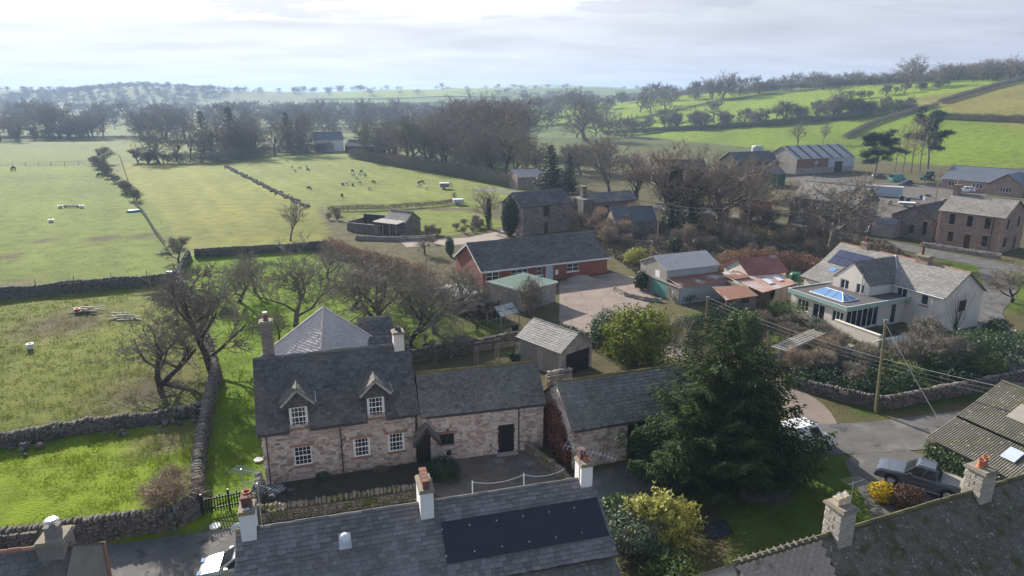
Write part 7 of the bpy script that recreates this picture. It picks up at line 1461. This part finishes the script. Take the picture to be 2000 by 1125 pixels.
tA = pole('telegraph_pole', P(1710, 806), 8.0, 'leaning telegraph pole beside the lane junction', (-.35, 0), 'timber_moss'); tB = pole('telegraph_pole', (20.8, 69.5, 0), 4.4, 'short mossy pole in the lawn garden', (0, 0), 'timber_moss', .15); tC = pole('telegraph_pole', P(1457, 472), 8.4, 'slim pole in the scrub left of the spreading oak'); tD = pole('telegraph_pole', P(1283, 478), 7.4, 'pole behind the grey barn with crossarm', arm=.8)
tE = pole('telegraph_pole', G(1826, 396), 8.5, 'pole in the farm yard by the blue-roofed bungalow'); tF = pole('telegraph_pole', G(1515, 378), 10, 'pole beside the dark green shed'); tG = pole('telegraph_pole', G(1297, 216), 13, 'thin pole on the hill shoulder'); tH = pole('telegraph_pole', G(1782, 208), 12, 'pole with transformer on the middle of the hill'); tI = pole('telegraph_pole', G(253, 362), 8.5, 'leaning pole beside the ragged field hedge', (-1.6, 0)); tJ = pole('telegraph_pole', P(1270, 528), 4.5, 'short pole with crossarm by the yellow-green shrub', arm=.9)
tag(MB().box(-.35, .35, -.3, .3, -2.2, -1.2).build('transformer', 'render_grey', mat=Matrix.Translation(tH)), 'grey transformer box on the hill pole', 'transformer')
end = Vector((40, 41.5, 5.0))
for k in range(3): wire(('upper', 'middle', 'lower')[k] + ' of three wires sagging from the mossy garden pole to the right', tB - Vector((0, 0, .1 + .4 * k)), end - Vector((0, 0, .35 * k)), 1.2)
wire('stay wire dropping from the leaning telegraph pole to the corrugated barn', tA - Vector((0, 0, .3)), (30.2, 44.0, 2.9), .1); wire('wire from the white house gable out to the right edge', (46.2, 70.6, 5.8), (62, 52, 6.0), .6); wire('upper wire between the two scrub poles', tD, tC - Vector((0, 0, 2.0)), .8, .03); wire('lower wire between the two scrub poles', tD - Vector((0, 0, .7)), tC - Vector((0, 0, 2.6)), .9, .03); wire('wire from the crossarm pole to the bungalow ridge', tJ, (13.6, 101.5, 5.3), .5, .025); wire('long low wire across the bright lawn corner', (-46, 40.5, 1.2), (-26.0, 49.5, 2.2), .1, .015)
# ---------------------------------------------------------------- garden and field things
def lattice(name, label, a, b, h, parent=None, step=.22, top=False):
    a, b = Vector((*a, 0)), Vector((*b, 0)); d = b - a; ln = d.length; r = empty(name, a, math.atan2(d.y, d.x), label, 'trellis'); m = MB(); n = int(ln / step)
    for k in range(n + 1): m.box(ln * k / n - .02, ln * k / n + .02, 0, .02, .1, h)
    for k in range(int(h / step) + 1): z = .1 + k * step; m.box(0, ln, .02, .04, z - .02, z + .02)
    o = m.build('lattice', 'timber_grey', r); o['kind'] = 'stuff'
    for k in range(max(2, int(ln / 1.8) + 1)): x = ln * k / max(1, int(ln / 1.8)); MB().box(x - .05, x + .05, -.05, .05, 0, h + .1).build('post', 'timber_grey', r)
    if top:
        for k in range(int(ln / .45)): MB().box(k * .45, k * .45 + .2, -.7, .9, h + .12, h + .18).build('slat', 'timber_grey', r)
        MB().box(0, ln, -.6, -.5, h + .02, h + .11).box(0, ln, .7, .8, h + .02, h + .11).build('beam', 'timber_grey', r)
    return r
lattice('pergola', 'long weathered pergola with slatted top in the white house garden', (25.0, 59.8), (31.2, 65.0), 2.0, top=True)
for k, (a, b) in enumerate((((-3.6, 61.2), (-1.9, 61.9)), ((-1.6, 61.9), (.2, 62.5)), ((.4, 62.2), (2.2, 62.6)))): 
    r = empty('trellis_arch', (*a, 0), math.atan2(b[1] - a[1], b[0] - a[0]), ('left', 'middle', 'right')[k] + ' of three rustic trellis panels beside the garage', 'trellis'); ln = math.dist(a, b)
    for x in (0, .35): MB().box(x - .04, x + .04, -.04, .04, 0, 1.9).build('post', 'timber', r)
    for z in range(8): MB().box(0, .35, -.02, .02, .2 + z * .22, .25 + z * .22).build('rung', 'timber', r)
    for z in (1.45, 1.65, 1.85): MB().box(.0, ln, -.05, -.02, z, z + .05).build('rail', 'timber', r)
def lump(name, label, cat, p, prof, m, n=12, sx=1, sy=1, rz=0): return tag(MB().lathe(prof, n=n).build(name, m, mat=Matrix.Translation(p) @ Matrix.Rotation(rz, 4, 'Z') @ Matrix.Diagonal((sx, sy, 1, 1)), smooth=True), label, cat)
TUB = [(0, .05), (.5, .05), (.6, .55), (.66, .6), (.6, .6), (.52, .25), (0, .2)]
for (u, v, lb, m) in ((100, 434, 'white feed tub alone in the left field', 'plastic_white'), (118, 406, 'pale tub left of the long trough in the left field', 'plastic_white'), (160, 406, 'pale tub right of the long trough in the left field', 'plastic_white'), (60, 682, 'white bucket in the rough field', 'plastic_white'), (152, 612, 'red bucket on the heap of boards', 'plastic_red')): lump('feed_tub', lb, 'tub', G(u, v), TUB, m, sx=.5 if v > 500 else .85, sy=.5 if v > 500 else .7)
p = G(335, 541); e = empty('water_drum', p + Vector((0, 0, .45)), R(20), 'blue plastic drum lying by the wall corner', 'drum'); MB().lathe([(0, -.6), (.42, -.6), (.46, -.55), (.46, -.2), (.44, 0), (.46, .2), (.46, .55), (.42, .6), (0, .6)], n=14).build('barrel', 'plastic_blue', e, Matrix.Rotation(R(90), 4, 'Y'), True)
def boards(label, u, v, n, ln, m='timber', seed=0):
    rd = random.Random(seed); r = empty('timber_pile', P(u, v), 0, label, 'timber')
    for k in range(n): MB().box(-ln / 2, ln / 2, -.12, .12, 0, .06).build('plank', m, r, Matrix.Translation((rd.gauss(0, .6), rd.gauss(0, .5), .04 + .07 * k)) @ Matrix.Rotation(rd.uniform(-.6, .6), 4, 'Z') @ Matrix.Rotation(rd.uniform(-.06, .06), 4, 'Y'))
boards('heap of weathered boards in the middle of the rough field', 165, 612, 9, 2.4, 'timber', 1); boards('scattered pale boards right of the board heap', 245, 622, 7, 2.0, 'timber_grey', 2); boards('few split logs stacked against the long wall', 378, 800, 8, 1.2, 'timber', 3); boards('loose boards at the foot of the field fence', 318, 495, 5, 2.2, 'timber_grey', 4)
tag(MB().box(-2.0, 2.0, -.12, .12, .05, .28).build('timber_beam', 'timber_moss', mat=Matrix.Translation(P(352, 758)) @ Matrix.Rotation(R(-28), 4, 'Z')), 'long squared beam lying beside the gnarled tree', 'beam')
r = empty('feed_trough', G(140, 405), .1, 'long low trough between two tubs in the left field', 'trough'); MB().box(-1.6, 1.6, -.3, .3, .2, .5).box(-1.4, -1.3, -.3, .3, 0, .2).box(1.3, 1.4, -.3, .3, 0, .2).build('basin', 'render_grey', r)
def trailer(u, v, label, m, L=3.2, W=1.8, h=1.5, rz=0):
    r = empty('livestock_trailer', G(u, v), rz, label, 'trailer'); MB().box(-L / 2, L / 2, -W / 2, W / 2, .55, .55 + h).build('box_body', m, r); MB().slab([(-L / 2 - .05, -W / 2 - .05, .57 + h), (L / 2 + .05, -W / 2 - .05, .57 + h), (L / 2 + .05, W / 2 + .05, .62 + h), (-L / 2 - .05, W / 2 + .05, .62 + h)], .06).build('roof', 'plastic_white', r)
    for sy in (-1, 1): wheel(r, -.2, sy * W / 2, .34, .2)
    MB().tube([(L / 2, 0, .5), (L / 2 + 1.1, 0, .45)], .05, 5).build('drawbar', 'metal_dark', r)
trailer(868, 369, 'white field shelter trailer among the sheep', 'render_grey', 2.6, 1.7, 1.1, .2); trailer(895, 400, 'small blue-grey trailer at the paddock corner', 'blue_grey_paint', 2.4, 1.5, .8, .3); lump('boat', 'small upturned teal boat beside the field fence', 'boat', G(262, 414), [(1.0, 0), (.95, .3), (.7, .5), (0, .6)], 'teal_plastic', 10, 1.6, .8, .5)
lump('tarpaulin_heap', 'black tarpaulin heap under the huge conifer', 'tarpaulin', P(1490, 968), [(1.5, 0), (1.35, .35), (.9, .62), (.4, .7), (0, .66)], 'tarpaulin', 9, 1.3, .7); lump('gravel_heap', 'low heap of pale gravel in front of the brick bungalow', 'gravel', (9.8, 93.0, .0), [(1.7, .0), (1.2, .25), (.6, .5), (0, .6)], 'gravel', 10, 1.3, .8); lump('oil_tank', 'round green tank beside the red-roofed shed', 'tank', P(1551, 560), [(0, 0), (.7, 0), (.75, .1), (.75, 1.7), (.6, 1.95), (0, 2.0)], 'plastic_green', 12)
lump('oil_tank', 'pale round farm tank behind the striped barn', 'tank', G(1487, 312) + Vector((0, 6, 0)), [(0, 0), (2.2, 0), (2.2, 4.6), (1.6, 5.2), (0, 5.3)], 'tin_grey', 14)
lump('bird_bath', 'small pale bird bath behind the long barn', 'bird bath', (-6.2, 56.2, 0), [(.18, 0), (.1, .1), (.08, .5), (.32, .62), (.34, .68), (.25, .66), (0, .62)], 'render_white', 14)
tag(MB().box(-.35, .35, -.02, .02, .75, 1.05).build('wall_sign', 'timber', mat=Matrix.Translation((27.9, 52.85, 0)) @ Matrix.Rotation(R(-40), 4, 'Z')), 'blank tan nameplate on the boundary wall', 'sign')
tag(MB().slab([(-.8, -.5, .1), (.8, -.5, .1), (.8, .5, .45), (-.8, .5, .45)], .04).build('cold_frame', 'glass', mat=Matrix.Translation(P(1400, 1040)) @ Matrix.Rotation(.3, 4, 'Z')), 'glass cold frame leaning in the shaded lower right garden', 'cold frame')
for k, (u, v) in enumerate(((420, 1030), (505, 900))): lump('flower_pot', ('white plant tray behind the picket gate', 'pale slab on the grass beside the farmhouse')[k], 'tray', P(u, v), [(0, 0), (.32, 0), (.35, .12), (0, .1)], 'render_white', 6)
boards('heap of cut timber beside the red container', 1515, 418, 14, 3.0, 'timber_grey', 5); boards('stack of farm yard timber behind the rail fence', 1790, 402, 10, 3.0, 'timber', 6)
BALE = [(0, 0), (.55, 0), (.6, .08), (.6, 1.1), (.55, 1.18), (0, 1.2)]
for i, (u, v) in enumerate(((1692, 388), (1702, 392), (1697, 396), (1760, 392), (1772, 396))): lump('silage_bale', 'black wrapped bale in the farm yard, ' + ('first', 'second', 'third', 'fourth', 'fifth')[(0, 2, 1, 3, 4)[i]] + ' from the left', 'bale', G(u, v), BALE, 'tarpaulin', 14)
def pallets(u, v, n, label, rz):
    r = empty('pallet_stack', G(u, v), rz, label, 'pallets')
    for k in range(n): MB().box(-.6, .6, -.5, .5, k * .16, k * .16 + .12).build('pallet', 'timber', r, Matrix.Rotation(random.uniform(-.06, .06), 4, 'Z'))
pallets(1735, 400, 7, 'tall pallet stack by the grey site cabin', .3); pallets(1812, 384, 5, 'low pallet stack left of the yard pole', .8); pallets(1845, 392, 4, 'small pallet stack right of the yard pole', .1)
for (u, v, lb, m) in ((1798, 388, 'blue drum in the farm yard', 'plastic_blue'), (1806, 392, 'white drum in the farm yard', 'plastic_white'), (1745, 372, 'red drum behind the site cabin', 'plastic_red')): lump('drum', lb, 'drum', G(u, v), [(0, 0), (.3, 0), (.32, .3), (.3, .45), (.32, .6), (.3, .9), (0, .9)], m, 10)
trailer(1770, 404, 'flat grey trailer in front of the yard pallets', 'render_grey', 3.4, 1.8, .5, -.4)
# ---------------------------------------------------------------- the air
HAZE = 0.00029
def haze():
    m = bpy.data.materials.new('haze'); m.use_nodes = True; nt = m.node_tree; nt.nodes.clear(); o = nt.nodes.new('ShaderNodeOutputMaterial'); v = nt.nodes.new('ShaderNodeVolumePrincipled')
    v.inputs['Color'].default_value = (.44, .61, .88, 1); v.inputs['Density'].default_value = HAZE; v.inputs['Anisotropy'].default_value = .2; nt.links.new(v.outputs[0], o.inputs['Volume']); M['haze'] = m
    tag(MB().box(-5600, 5600, -90, 6000, -3, 92).build('haze', 'haze'), kind='stuff')
haze()
